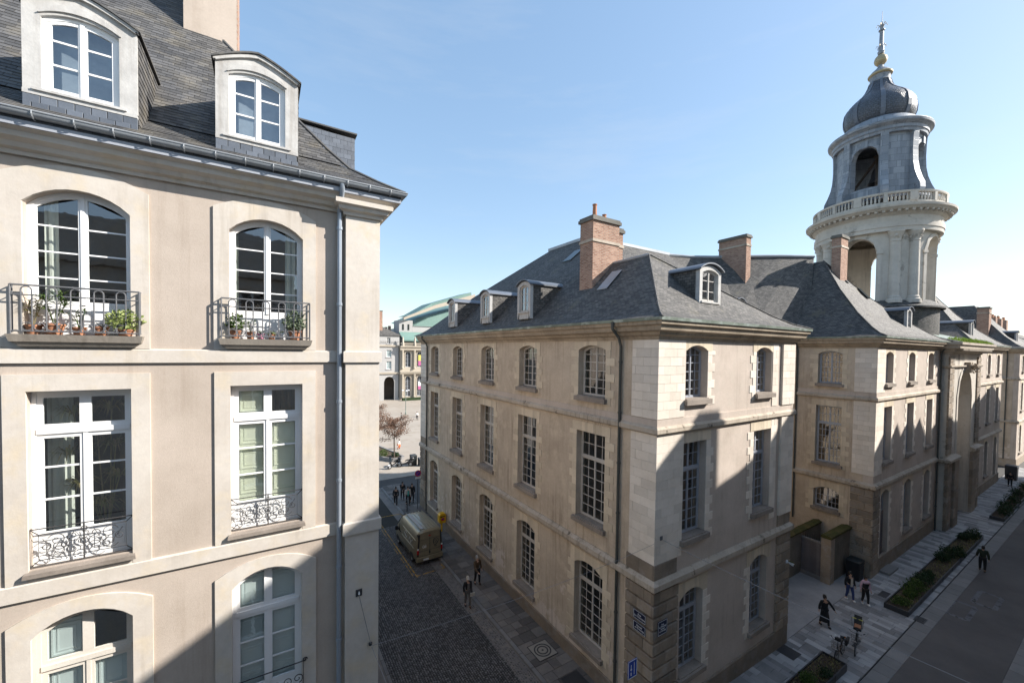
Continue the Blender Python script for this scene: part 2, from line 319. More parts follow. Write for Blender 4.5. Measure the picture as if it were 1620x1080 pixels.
    def build(s, name, mat, parent=None, smooth=False, loc=None, kind=None):
        o = bpy.data.objects.new(name, s.mesh(name, mat, smooth))
        if loc: o.location = loc
        if kind: o['kind'] = kind
        return attach(o, parent)
def plane(P0, U, N):
    P0, U, N = V(P0), V(U), V(N)
    return lambda u, z, d=0.: P0 + U*u - N*d + ZA*z
def arcz(op, u):
    u0, u1, za, zb, rise = op
    if not rise: return zb
    w2 = (u1-u0)/2; r = (w2*w2+rise*rise)/(2*rise); x = max(-w2, min(w2, u-(u0+u1)/2))
    return zb-r+math.sqrt(max(0, r*r-x*x))
def wall(mb, P, u0, u1, z0, z1, ops=(), t=.5, sub=0):
    br = {u0, u1}
    for o in ops:
        br |= {o[0], o[1]}
        if o[4]: br |= {o[0]+(o[1]-o[0])*i/10 for i in range(1, 10)}
    if sub: br |= {u0+(u1-u0)*i/sub for i in range(1, sub)}
    br = sorted(br); br = [b for i, b in enumerate(br) if i == 0 or b-br[i-1] > 1e-5]
    for a, b in zip(br, br[1:]):
        um = (a+b)/2; ca = cb = z0
        segs = []
        for o in sorted((o for o in ops if o[0] < um < o[1]), key=lambda o: o[2]):
            if o[2] > max(ca, cb)+1e-4: segs.append((ca, cb, o[2], o[2]))
            ca, cb = arcz(o, a), arcz(o, b)
            mb.poly(P(a, ca, 0), P(b, cb, 0), P(b, cb, t), P(a, ca, t))
            if o[2] > z0+1e-4: mb.poly(P(a, o[2], 0), P(b, o[2], 0), P(b, o[2], t), P(a, o[2], t))
        segs.append((ca, cb, z1, z1))
        for (pa, pb, qa, qb) in segs:
            mb.poly(P(a, pa, 0), P(b, pb, 0), P(b, qb, 0), P(a, qa, 0)); mb.poly(P(a, pa, t), P(b, pb, t), P(b, qb, t), P(a, qa, t))
        mb.poly(P(a, z1, 0), P(b, z1, 0), P(b, z1, t), P(a, z1, t))
    for o in ops:
        for u in o[:2]:
            e = arcz(o, u); mb.poly(P(u, o[2], 0), P(u, e, 0), P(u, e, t), P(u, o[2], t))
    for u in (u0, u1): mb.poly(P(u, z0, 0), P(u, z1, 0), P(u, z1, t), P(u, z0, t))
CHB = {}
def cham(sx, sy, sz, mat, b=.008):
    k = (round(sx, 2), round(sy, 2), round(sz, 2), mat, b)
    if k in CHB: return CHB[k]
    hx, hy, hz = k[0]/2, k[1]/2, k[2]/2; b = min(b, hx*.6, hy*.6, hz*.6)
    bm = bmesh.new(); idx = {}
    for x in (-1, 1):
        for y in (-1, 1):
            for z in (-1, 1):
                idx[x, y, z] = (bm.verts.new((x*hx, y*(hy-b), z*(hz-b))), bm.verts.new((x*(hx-b), y*hy, z*(hz-b))), bm.verts.new((x*(hx-b), y*(hy-b), z*hz)))
    S = (-1, 1)
    for s in S:
        bm.faces.new([idx[s, y, z][0] for y, z in ((-1, -1), (1, -1), (1, 1), (-1, 1))])
        bm.faces.new([idx[x, s, z][1] for x, z in ((-1, -1), (1, -1), (1, 1), (-1, 1))])
        bm.faces.new([idx[x, y, s][2] for x, y in ((-1, -1), (1, -1), (1, 1), (-1, 1))])
    for p in S:
        for q in S:
            bm.faces.new([idx[p, q, -1][0], idx[p, q, 1][0], idx[p, q, 1][1], idx[p, q, -1][1]])
            bm.faces.new([idx[p, -1, q][0], idx[p, 1, q][0], idx[p, 1, q][2], idx[p, -1, q][2]])
            bm.faces.new([idx[-1, p, q][1], idx[1, p, q][1], idx[1, p, q][2], idx[-1, p, q][2]])
            for r_ in S: bm.faces.new(idx[p, q, r_])
    bmesh.ops.recalc_face_normals(bm, faces=bm.faces)
    me = bpy.data.meshes.new('block'); bm.to_mesh(me); bm.free(); me.materials.append(M[mat]); CHB[k] = me; return me
def pieces(parent, name, boxes, mat, limit=300, b=.008, rest=None):
    """boxes: (x0,x1,y0,y1,z0,z1). The ones that show largest become objects, the rest one joined part"""
    def cen(q): return V(((q[0]+q[1])/2, (q[2]+q[3])/2, (q[4]+q[5])/2))
    boxes = sorted(boxes, key=lambda q: (cen(q)-CAM).length)
    for q in boxes[:limit]:
        o = bpy.data.objects.new(name, cham(q[1]-q[0], q[3]-q[2], q[5]-q[4], mat, b)); o.location = cen(q); attach(o, parent)
    if boxes[limit:]:
        mb = MB()
        for q in boxes[limit:]: mb.box(*q)
        mb.build(rest or name, mat, parent, kind='stuff')
def fbox(N, u0, u1, z0, z1, d0, d1, c):
    """axis-aligned box on a facade: N '-y' (plane y=c, u=x) or '-x' (plane x=c, u=y); d outward"""
    return (u0, u1, c-d1, c-d0, z0, z1) if N == '-y' else (c-d1, c-d0, u0, u1, z0, z1)

def ringz(op, ins):
    u0, u1, za, zb, rise = op
    o2 = (u0+ins, u1-ins, za+ins, zb-ins, rise*(u1-u0-2*ins)/(u1-u0) if rise else 0)
    n = 10 if rise else 1
    return [(o2[0], o2[2])]+[(o2[0]+(o2[1]-o2[0])*i/n, arcz(o2, o2[0]+(o2[1]-o2[0])*i/n)) for i in range(n+1)]+[(o2[1], o2[2])]
def ring(mb, P, op, w, d0, d1, openbottom=False):
    a, b = ringz(op, 0), ringz(op, w)
    if openbottom: b[0] = (b[0][0], a[0][1]); b[-1] = (b[-1][0], a[-1][1])
    n = len(a)
    for i in range(n-1 if openbottom else n):
        j = (i+1) % n
        q = [a[i], a[j], b[j], b[i]]
        mb.hexa([P(*x, d0) for x in q]+[P(*x, d1) for x in q])
def window(parent, P, op, d, leaves=2, ncol=1, zrows=(), transom=None, tr_rows=(), panel=0., fw=.06, mw=.028, lw=.045, mat='paint_white', matT=None, glass='glass', indiv=True, name='window', pp=None):
    """casement window: frame ring, meeting stile, transom, glazing bars, each pane a sub-part"""
    u0, u1, za, zb, rise = op; mb = MB(); e = .055
    ring(mb, P, op, fw, d, d+.07)
    um = (u0+u1)/2
    iu0, iu1, iz0 = u0+fw, u1-fw, za+fw
    arc = lambda u: arcz((iu0, iu1, iz0, zb-fw, rise*(iu1-iu0)/(u1-u0) if rise else 0), u)
    zt = transom
    if panel: mb.lbox(P, iu0, iu1, iz0, iz0+panel, d+.015, d+.05); mb.lbox(P, iu0+.1, um-.1, iz0+.08, iz0+panel-.08, d+.005, d+.015); mb.lbox(P, um+.1, iu1-.1, iz0+.08, iz0+panel-.08, d+.005, d+.015)
    zlo = iz0+panel
    cells = []
    def leaf(a, b, z0, z1, rows, arch, nc):
        """sash between u=a..b, z0..z1 (z1 None: up to the arch)"""
        top = (lambda u: arc(u)) if arch else (lambda u: z1)
        mb.lbox(P, a, a+lw, z0, 0, d+.012, d+e, top(a), top(a+lw)); mb.lbox(P, b-lw, b, z0, 0, d+.012, d+e, top(b-lw), top(b))
        mb.lbox(P, a+lw, b-lw, z0, z0+lw, d+.012, d+e)
        n = 5 if arch else 1
        for i in range(n):
            p, q = a+lw+(b-a-2*lw)*i/n, a+lw+(b-a-2*lw)*(i+1)/n
            mb.hexa([P(p, top(p)-lw, d+.012), P(q, top(q)-lw, d+.012), P(q, top(q)-lw, d+e), P(p, top(p)-lw, d+e), P(p, top(p), d+.012), P(q, top(q), d+.012), P(q, top(q), d+e), P(p, top(p), d+e)])
        us = [a+lw+(b-a-2*lw)*i/nc for i in range(nc+1)]
        for u in us[1:-1]: mb.lbox(P, u-mw/2, u+mw/2, z0+lw, 0, d+.02, d+.048, top(u)-lw, top(u)-lw)
        zs = [z0+lw]+list(rows)
        for z in rows: mb.lbox(P, a+lw, b-lw, z-mw/2, z+mw/2, d+.022, d+.046)
        for ca, cb in zip(us, us[1:]):
            for i, z in enumerate(zs):
                if i+1 < len(zs): cells.append((ca, cb, z, zs[i+1], zs[i+1]))
                else: cells.append((ca, cb, z, top(ca)-lw, top(cb)-lw))
    splits = [iu0+(iu1-iu0)*i/leaves for i in range(leaves+1)]
    for i in range(leaves):
        a, b = splits[i], splits[i+1]
        if zt is None: leaf(a, b, zlo, None, zrows, True, ncol)
        else:
            leaf(a, b, zlo, zt, zrows, False, ncol); leaf(a, b, zt+.09, None, tr_rows, True, ncol)
    if leaves == 2: mb.lbox(P, um-.028, um+.028, zlo, 0, d-.004, d+.012, arc(um) if zt is None else zt, arc(um) if zt is None else zt)
    if zt is not None: mb.lbox(P, iu0, iu1, zt, zt+.09, d-.015, d+.06)
    wo = mb.build(name, mat, parent)
    if indiv:
        for (a, b, z0, ta, tb) in cells:
            pm = MB(); j = [rnd.uniform(-.0015, .0015) for _ in range(3)]
            j.append(j[0]-j[1]+j[2])
            c = P((a+b)/2, (z0+ta)/2, d+.034)
            pm.poly(P(a, z0, d+.034+j[0])-c, P(b, z0, d+.034+j[1])-c, P(b, tb, d+.034+j[2])-c, P(a, ta, d+.034+j[3])-c)
            pm.build('pane', glass, pp or wo, loc=c)
    else:
        pm = MB()
        for (a, b, z0, ta, tb) in cells:
            j = [rnd.uniform(-.001, .001) for _ in range(3)]; j.append(j[0]-j[1]+j[2])
            pm.poly(P(a, z0, d+.034+j[0]), P(b, z0, d+.034+j[1]), P(b, tb, d+.034+j[2]), P(a, ta, d+.034+j[3]))
        pm.build('panes', glass, pp or wo, kind='stuff')
    return wo
def leaves(mb, c, rad, n, size, flat=0., seed=0, shell=.35, asp=.5):
    q = random.Random(seed); c = V(c)
    for _ in range(n):
        while True:
            p = V((q.uniform(-1, 1), q.uniform(-1, 1), q.uniform(-1, 1)))
            if shell < p.length < 1: break
        p = V((p.x*rad[0], p.y*rad[1], p.z*rad[2]))+c
        a = V((q.gauss(0, 1), q.gauss(0, 1), q.gauss(0, 1)*(1-flat))).normalized(); b = a.orthogonal().normalized(); b.rotate(Matrix.Rotation(q.uniform(0, 6.28), 3, a))
        s = size*q.uniform(.6, 1.3); b2 = a.cross(b)
        mb.poly(p-a*s*.5, p+b*s*asp*.5-b2*s*.1, p+a*s*.5, p-b*s*asp*.5-b2*s*.1)
def blades(mb, c, n, length, width, seed=0, up=.6, droop=.5, ysq=1.):
    q = random.Random(seed); c = V(c)
    for _ in range(n):
        a = q.uniform(0, 6.283); e = q.uniform(-.2, 1)*up; L = length*q.uniform(.6, 1.15)
        h = V((math.cos(a), math.sin(a)*ysq, 0)); side = V((-h.y, h.x, 0)).normalized()*width*.5
        p0 = c; p1 = c+h*L*.5*math.cos(e)+ZA*L*.5*math.sin(e+.4); p2 = c+h*L*math.cos(e)+ZA*(L*math.sin(e+.1)-droop*L*.5)
        mb.poly(p0-side*.5, p0+side*.5, p1+side, p1-side); mb.poly(p1-side, p1+side, p2)

# ================================================================== the setting: ground, lane, street, square
def gb(x): return -.67 if x <= 12.6 else (-1.07 if x >= 24 else -.67-.40*(x-12.6)/11.4)     # ground under the paving
def gt(x): return gb(x)+.12                                                                   # top of pavement
mb = MB(); xs = [-500, -60, 12.6, 24, 140, 700]
for a, b in zip(xs, xs[1:]): mb.poly((a, -400, gb(a)), (b, -400, gb(b)), (b, 900, gb(b)), (a, 900, gb(a)))
tag(mb.build('ground', 'street_ground'), kind='structure')
mb = MB(); mb.box(-60, 140, 46.5, 160, -.75, -.664); tag(mb.build('square', 'plaza_paving'), kind='structure')
mb = MB(); mb.box(4.75, 10.5, 6.9, 46.5, -.72, -.664)
lane = tag(mb.build('lane', 'cobble_bed'), kind='structure')
mb = MB(); q = random.Random(3)
for i in range(int((34-7.0)/.112)):
    y0 = 7.0+i*.112
    n = int(5.7/.108)
    for j in range(n):
        x = 4.80+(j+.5)*.108+q.uniform(-.008, .008); ph = ((x-4.8) % 1.43)-.715
        bul = math.sqrt(1.05**2-ph*ph)-.77; y = y0+bul+q.uniform(-.008, .008); tl = -ph/math.sqrt(1.05**2-ph*ph)
        if y > 33.8: continue
        h = .047+q.uniform(-.007, .003); c, s_ = 1/math.sqrt(1+tl*tl), tl/math.sqrt(1+tl*tl); z1 = -.645+q.uniform(-.008, .008)
        bx = []
        for hh, zz in ((h, -.672), (h*.74, z1)):
            for a, b in ((-1, -1), (1, -1), (1, 1), (-1, 1)): bx.append((x+(a*c-b*s_)*hh, y+(a*s_+b*c)*hh, zz))
        mb.add(bx, [(4, 5, 6, 7), (0, 1, 5, 4), (1, 2, 6, 5), (2, 3, 7, 6), (3, 0, 4, 7)])
mb.build('cobbles', 'cobble', lane, kind='stuff')
# lane pavement beside the city hall: kerb stones and old slabs
mb = MB(); mb.box(10.66, 12.62, 9.0, 44, -.70, -.565)
pav = tag(mb.build('lane_pavement', 'joint'), kind='structure')
q = random.Random(5); bx = []; y = 9.2
while y < 43.5:
    h = q.uniform(.42, .72); cuts = [10.675]; 
    while cuts[-1] < 12.0: cuts.append(cuts[-1]+q.uniform(.42, .85))
    cuts[-1] = 12.6
    for a, b in zip(cuts, cuts[1:]): bx.append((a, b-.012, y, y+h-.014, -.64, -.55+q.uniform(-.006, .006)))
    y += h
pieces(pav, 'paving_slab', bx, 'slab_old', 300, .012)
pieces(pav, 'kerb_stone', [(10.46, 10.66, 9.0+i*1.02, 9.0+i*1.02+1.0, -.72, -.545+q.uniform(-.004, .004)) for i in range(34)], 'kerb_stone', 300, .02)
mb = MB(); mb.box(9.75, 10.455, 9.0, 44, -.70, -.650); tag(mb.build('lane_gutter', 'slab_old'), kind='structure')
mb = MB(); mb.box(2.2, 4.62, 9.0, 46, -.72, -.56); lp = tag(mb.build('far_lane_pavement', 'slab_old'), kind='structure')
pieces(lp, 'kerb_stone', [(4.62, 4.78, 9.0+i*1.02, 9.0+i*1.02+1.0, -.72, -.545) for i in range(34)], 'kerb_stone', 300, .02)
# street: asphalt with stone margins, slab pavement along the city hall
def strip(name, y0, y1, up, mat, x0=-60, x1=140, kind='structure'):
    mb = MB(); xs = [x0]+[x for x in (12.6, 24) if x0 < x < x1]+[x1]
    for a, b in zip(xs, xs[1:]):
        mb.hexa([(a, y0, gb(a)-.1), (b, y0, gb(b)-.1), (b, y1, gb(b)-.1), (a, y1, gb(a)-.1), (a, y0, gb(a)+up), (b, y0, gb(b)+up), (b, y1, gb(b)+up), (a, y1, gb(a)+up)])
    return tag(mb.build(name, mat), kind=kind)
strip('street', 3.42, 6.22, .104, 'asphalt')
mg = strip('street_margin', 6.225, 6.93, .098, 'joint_light'); mg2 = strip('near_pavement', -.9, 3.415, .098, 'joint_light')
q = random.Random(9); bx = []; x = 10.0
while x < 100:
    L = q.uniform(.8, 1.1); z = gb(x+L/2); bx.append((x, x+L-.012, 6.23, 6.92, z+.03, z+.112)); bx.append((x, x+L-.012, 2.75, 3.41, z+.03, z+.112)); x += L
pieces(mg, 'margin_slab', bx, 'strip_stone', 300, .01, 'margin_slabs')
sp = strip('street_pavement', 6.96, 10.05, .10, 'joint_light', 12.66, 140)
mb = MB(); mb.box(23.2, 34.8, 10.06, 12.9, -1.2, -.962); tag(mb.build('forecourt', 'slab_grey'), kind='structure')
q = random.Random(11); bx = []; x = 12.7
while x < 88:
    wd = q.choice((.30, .36, .42)); y = 6.98-q.uniform(0, .7)
    while y < 10.0:
        L = q.uniform(.55, 1.15); a, b = max(y, 6.98), min(y+L, 10.04); z = gb(x+wd/2)
        if b-a > .08: bx.append((x, x+wd-.01, a, b-.01, z+.02, z+.121+q.uniform(-.0025, .0025)))
        y += L
    x += wd
pieces(sp, 'paving_slab', bx, 'slab_grey', 300, .006, 'paving_slabs')
# faded parking and yellow bay markings
def marking(name, rects, mat):
    mb = MB()
    for (x0, y0, x1, y1, w_) in rects:
        a, b = V((x0, y0)), V((x1, y1)); d = (b-a).normalized(); n = V((-d.y, d.x))*w_/2
        zz = lambda p: (-.640 if p.y > 9 else gb(p.x)+.11)
        mb.poly(*[(p.x, p.y, zz(p)) for p in (a-n, b-n, b+n, a+n)])
    return tag(mb.build(name, mat), kind='structure')
zz = [(8.42, 25.3, 8.30, 36.2, .09), (8.22, 25.6, 8.10, 36.0, .05), (8.42, 25.45, 10.45, 25.5, .10), (10.3, 26.2, 10.4, 25.5, .09), (8.3, 36.1, 10.4, 36.0, .10), (10.42, 31.5, 10.42, 36.0, .11)]
marking('yellow_bay_marking', zz, 'marking_yellow')
fm = []
for (cx_, cy_) in ((35.3, 5.85), (38.2, 5.2)):
    for (a, b) in (((-1.1, -.45), (1.1, -.45)), ((-1.1, .45), (1.1, .45)), ((-1.1, -.45), (-1.1, .45)), ((1.1, -.45), (1.1, .45))): fm.append((cx_+a[0], cy_+a[1], cx_+b[0], cy_+b[1], .22))
marking('street_marking', fm, 'marking_faint')
# manhole plate with rings, drain grate and cellar plate
def mh():
    r = root('manhole_cover', 'square pale stone manhole cover carved with dark concentric rings, beside the city hall wall', 'manhole cover', (11.6, 15.75, -.55))
    mb = MB(); mb.box(11.07, 12.12, 15.22, 16.28, -.60, -.538); mb.build('plate', 'pale_plate', r)
    for k, rr in enumerate((.40, .25)):
        m2 = MB(); m2.lathe([(rr-.035, -.537), (rr-.03, -.530), (rr+.03, -.530), (rr+.035, -.537)], (11.6, 15.75, 0), 40); m2.build('ring', 'iron', r)
    m2 = MB(); m2.lathe([(0, -.531), (.05, -.531), (.055, -.538)], (11.6, 15.75, 0), 20); m2.build('centre_stud', 'iron', r)
    m2 = MB(); m2.sweep([(0, -.56), (.03, -.56), (.03, -.528), (0, -.528)], [(11.07, 15.22), (12.12, 15.22), (12.12, 16.28), (11.07, 16.28)], True); m2.build('rim', 'iron', r)
mh()
def flatplate(name, label, cat, x0, x1, y0, y1, mat, slots=0):
    z = gt((x0+x1)/2); r = root(name, label, cat, ((x0+x1)/2, (y0+y1)/2, z))
    mb = MB(); mb.box(x0, x1, y0, y1, z-.05, z+.006); mb.build('plate', mat, r)
    for i in range(slots):
        xx = x0+(x1-x0)*(i+.5)/slots; m2 = MB(); m2.box(xx-.018, xx+.018, y0+.03, y1-.03, z+.0065, z+.014); m2.build('bar', 'iron', r)
    mb = MB(); mb.sweep([(0, z-.04), (.03, z-.04), (.03, z+.012), (0, z+.012)], [(x0, y0), (x1, y0), (x1, y1), (x0, y1)], True); mb.build('rim', 'steel_dark', r)
flatplate('drain_grate', 'slotted dark drain grate in the pale street margin beside the long planter', 'drain', 31.6, 32.25, 6.62, 7.02, 'steel_dark', 7)
flatplate('cellar_plate', 'dark square cellar plate set in the pavement at the city hall corner', 'plate', 21.9, 22.85, 9.15, 10.0, 'steel_dark', 0)
flatplate('inspection_cover', 'dark rectangular inspection cover among pale slabs beside the long planter', 'cover', 32.9, 33.75, 8.62, 8.98, 'iron', 0)
flatplate('lane_hatch', 'dark rectangular hatch sunk in the old slabs past the ringed manhole', 'hatch', 11.3, 12.2, 13.0, 13.9, 'iron', 0)

# ================================================================== the apartment building on the near corner
AB = root('apartment_building', 'beige rendered apartment building with white windows, iron balconies and slate mansard roof', 'building', (-1.3, 10.5, -.6))
LP = plane((0, 10, 0), (1, 0, 0), (0, -1, 0))
COLS = (-2.71, .06)
opA = [(c-.66, c+.66, 14.36, 16.86, .30) for c in COLS]
opB = [(c-.65, c+.65, 10.40, 13.42, 0) for c in COLS]
opC = [(c-.64, c+.64, 6.35, 9.52, .30) for c in COLS]
opD = [(c-.64, c+.64, 2.1, 5.0, 0) for c in COLS]
mb = MB(); wall(mb, LP, -5.2, 2.27, -1, 17.68, opA+opB+opC+opD, .34)
wl = mb.build('wall', 'stucco', AB)
mb = MB(); mb.box(1.93, 2.27, 10.345, 34, -1, 17.68); mb.box(-5.2, -4.9, 10.345, 34, -1, 17.68); mb.box(-4.9, 1.92, 33.7, 34, -1, 17.68); mb.build('side_wall', 'stucco', AB)
mb = MB()
for z in (9.9, 13.9, 17.55, 5.6): mb.box(-4.89, 1.92, 10.36, 33.6, z-.2, z)
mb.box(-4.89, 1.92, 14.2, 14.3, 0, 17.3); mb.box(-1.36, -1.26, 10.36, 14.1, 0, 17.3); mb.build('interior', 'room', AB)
def surround(mb, P, oi, oo, d0, d1, gable=False):
    a, b = ringz(oo, 0), ringz(oi, 0)
    if gable:
        f = lambda o: [(u, z if i in (0, 12) else o[3]-o[4]*(abs(2*(u-o[0])/(o[1]-o[0])-1)**1.35)) for i, (u, z) in enumerate(ringz(o, 0))]
        a = f(oo); b = f(oi) if gable == 2 else b
    if len(a) != len(b):
        n = 11; u0, u1 = oi[0], oi[1]; b = [(u0, oi[2])]+[(u0+(u1-u0)*i/10, oi[3]) for i in range(11)]+[(u1, oi[2])]
        u0, u1 = oo[0], oo[1]; a = [(u0, oo[2])]+[(u0+(u1-u0)*i/10, arcz(oo, u0+(u1-u0)*i/10)) for i in range(11)]+[(u1, oo[2])]
    for i in range(len(a)-1):
        q = [a[i], a[i+1], b[i+1], b[i]]; mb.hexa([P(*x, d0) for x in q]+[P(*x, d1) for x in q])
for k, c in enumerate(COLS):
    for oi, oo in ((opA[k], (c-.91, c+.91, 14.15, 17.24, .26)), (opB[k], (c-.905, c+.905, 10.2, 13.70, 0)), (opC[k], (c-.915, c+.915, 5.6, 9.76, .27))):
        oi2 = (oi[0]+.004, oi[1]-.004, oo[2], oi[3]-.004, oi[4]) if oo[2] < oi[2] else oi
        mb = MB(); surround(mb, LP, oi2, oo, -.035, .02); mb.build('window_surround', 'trim', AB)
    mb = MB(); mb.lbox(LP, c-.66, c+.66, 14.15, 14.36, -.03, .0); mb.build('apron', 'trim', AB); mb = MB(); mb.lbox(LP, c-.65, c+.65, 10.2, 10.27, -.03, .0); mb.build('apron', 'trim', AB)
for z0, z1, o in ((13.89, 14.145, .05), (9.92, 10.20, .055), (5.3, 5.58, .055)):
    mb = MB(); mb.sweep([(0, z0), (o, z0), (o, z1-.02), (o-.03, z1), (0, z1)], [(-5.2, 10), (1.555, 10)]); mb.build('string_course', 'trim', AB)
    mb = MB(); mb.sweep([(0, z0), (o, z0), (o, z1-.02), (o-.03, z1), (0, z1)], [(1.56, 10), (1.56, 9.8), (2.30, 9.8), (2.30, 34)]); mb.build('string_course', 'trim', AB)
mb = MB(); mb.box(1.56, 2.305, 9.8, 10.8, -1, 17.69); mb.build('corner_pilaster', 'trim', AB)
mb = MB(); mb.sweep([(0, 17.28), (.06, 17.28), (.08, 17.34), (.16, 17.37), (.2, 17.44), (.31, 17.49), (.33, 17.57), (.41, 17.61), (.43, 17.70), (-.1, 17.70)], [(-5.2, 10), (2.28, 10), (2.28, 34)]); mb.build('cornice', 'trim', AB); mb = MB(); mb.sweep([(.40, 17.615), (.445, 17.615), (.447, 17.705), (.40, 17.705)], [(-5.2, 10), (2.28, 10), (2.28, 34)]); mb.build('fascia', 'paint_bluegrey', AB)
mb = MB(); mb.sweep([(0, 17.2), (.05, 17.2), (.07, 17.27), (.15, 17.30), (.17, 17.37), (.24, 17.4), (.24, 17.5), (0, 17.5)], [(1.56, 10), (1.56, 9.8), (2.305, 9.8), (2.305, 10.8)]); mb.build('pilaster_capital', 'trim', AB)
gp = [(.485+.085*math.cos(a), 17.83+.085*math.sin(a)) for a in [math.pi+math.pi*i/10 for i in range(11)]]+[(.485+.075*math.cos(a), 17.83+.075*math.sin(a)) for a in [2*math.pi-math.pi*i/10 for i in range(11)]]
mb = MB(); mb.sweep(gp, [(-5.2, 10), (2.28, 10), (2.28, 34)]); mb.tube([(-5.2, 9.43, 17.835), (2.85, 9.43, 17.835)], .014, 6)
gut = mb.build('gutter', 'zinc', AB, True)
x = -4.9
while x < 2.8:
    mb = MB(); pts = [(x, 9.515+.092*math.cos(a), 17.83+.092*math.sin(a)) for a in [math.pi*.98+math.pi*.9*i/8 for i in range(9)]]; mb.tube([(x, 9.62, 17.86)]+[(x, 9.515-.1*math.cos(a), 17.83-.1*math.sin(a)) for a in [math.pi-math.pi*i/8 for i in range(9)]][::-1], .011, 5); mb.build('bracket', 'zinc', gut); x += .46
# downpipe
mb = MB(); mb.tube([(1.44, 9.5, 17.76), (1.44, 9.52, 17.62), (1.44, 9.7, 17.42), (1.44, 9.86, 17.25), (1.44, 9.88, 17.0), (1.44, 9.88, -.4)], .052, 10); dp = mb.build('downpipe', 'pipe_zinc', AB, True)
for z in (16.9, 15.2, 13.0, 11.2, 9.2, 7.5): mb = MB(); mb.lathe([(.05, z-.03), (.066, z-.03), (.066, z+.03), (.05, z+.03)], (1.44, 9.88, 0), 10); mb.box(1.42, 1.46, 9.9, 9.99, z-.015, z+.015); mb.build('pipe_collar', 'pipe_zinc', dp)
# roof
RP = [(0, 17.86), (.5, 18.17), (1.04, 18.55), (1.5, 19.10), (2.1, 19.90), (3.3, 21.62), (5.2, 24.3)]
mb = MB(); mb.sweep([(.44-d, z-.03) for d, z in RP]+[(.44-d, z-.16) for d, z in reversed(RP)], [(-5.2, 10), (2.28, 10), (2.28, 34)])
rf = mb.build('roof', 'roof_slate_near', AB)
def rprof(s):
    for (d0, z0), (d1, z1) in zip(RP, RP[1:]):
        L = math.hypot(d1-d0, z1-z0)
        if s <= L: return d0+(d1-d0)*s/L, z0+(z1-z0)*s/L, V((0, (d1-d0)/L, (z1-z0)/L))
        s -= L
    return None
mb = MB(); q = random.Random(2); s = 0.; row = 0
while True:
    g = rprof(s)
    if g is None: break
    d, z, tg = g; nrm = V((0, -tg.z, tg.y)); x = -5.2-(row % 2)*.105+q.uniform(-.02, .02)
    while x < 2.72-d:
        wv = .205; e = min(x+wv-.006, 2.74-d); th = .004+q.uniform(-.002, .006)
        if e-x > .04:
            b0 = V((0, 9.56+d, z))+nrm*(.004); sk = q.uniform(-.006, .006)
            lo = [V((x, 0, 0))+b0+tg*sk, V((e, 0, 0))+b0-tg*sk]; up = [v+tg*.19-nrm*.010 for v in lo]; lo = [v+nrm*th*.5 for v in lo]
            mb.hexa([lo[0], lo[1], up[1], up[0]]+[v+nrm*.006 for v in (lo[0], lo[1], up[1], up[0])])
        x += wv
    s += .112; row += 1
mb.build('slates', 'slate', rf, kind='stuff')
mb = MB(); mb.tube([(2.83-d+.0, 9.56+d, z+.02) for d, z in RP], .035, 6); mb.build('hip_flashing', 'slate', rf)
# chimney
ch = MB(); ch.box(-1.70, -.60, 13.25, 14.4, 19.5, 27); co = ch.build('chimney', 'stucco', AB)
mb = MB(); mb.box(-.598, -.585, 13.26, 14.4, 20.5, 26.9); mb.build('brick_flank', 'brick', co)
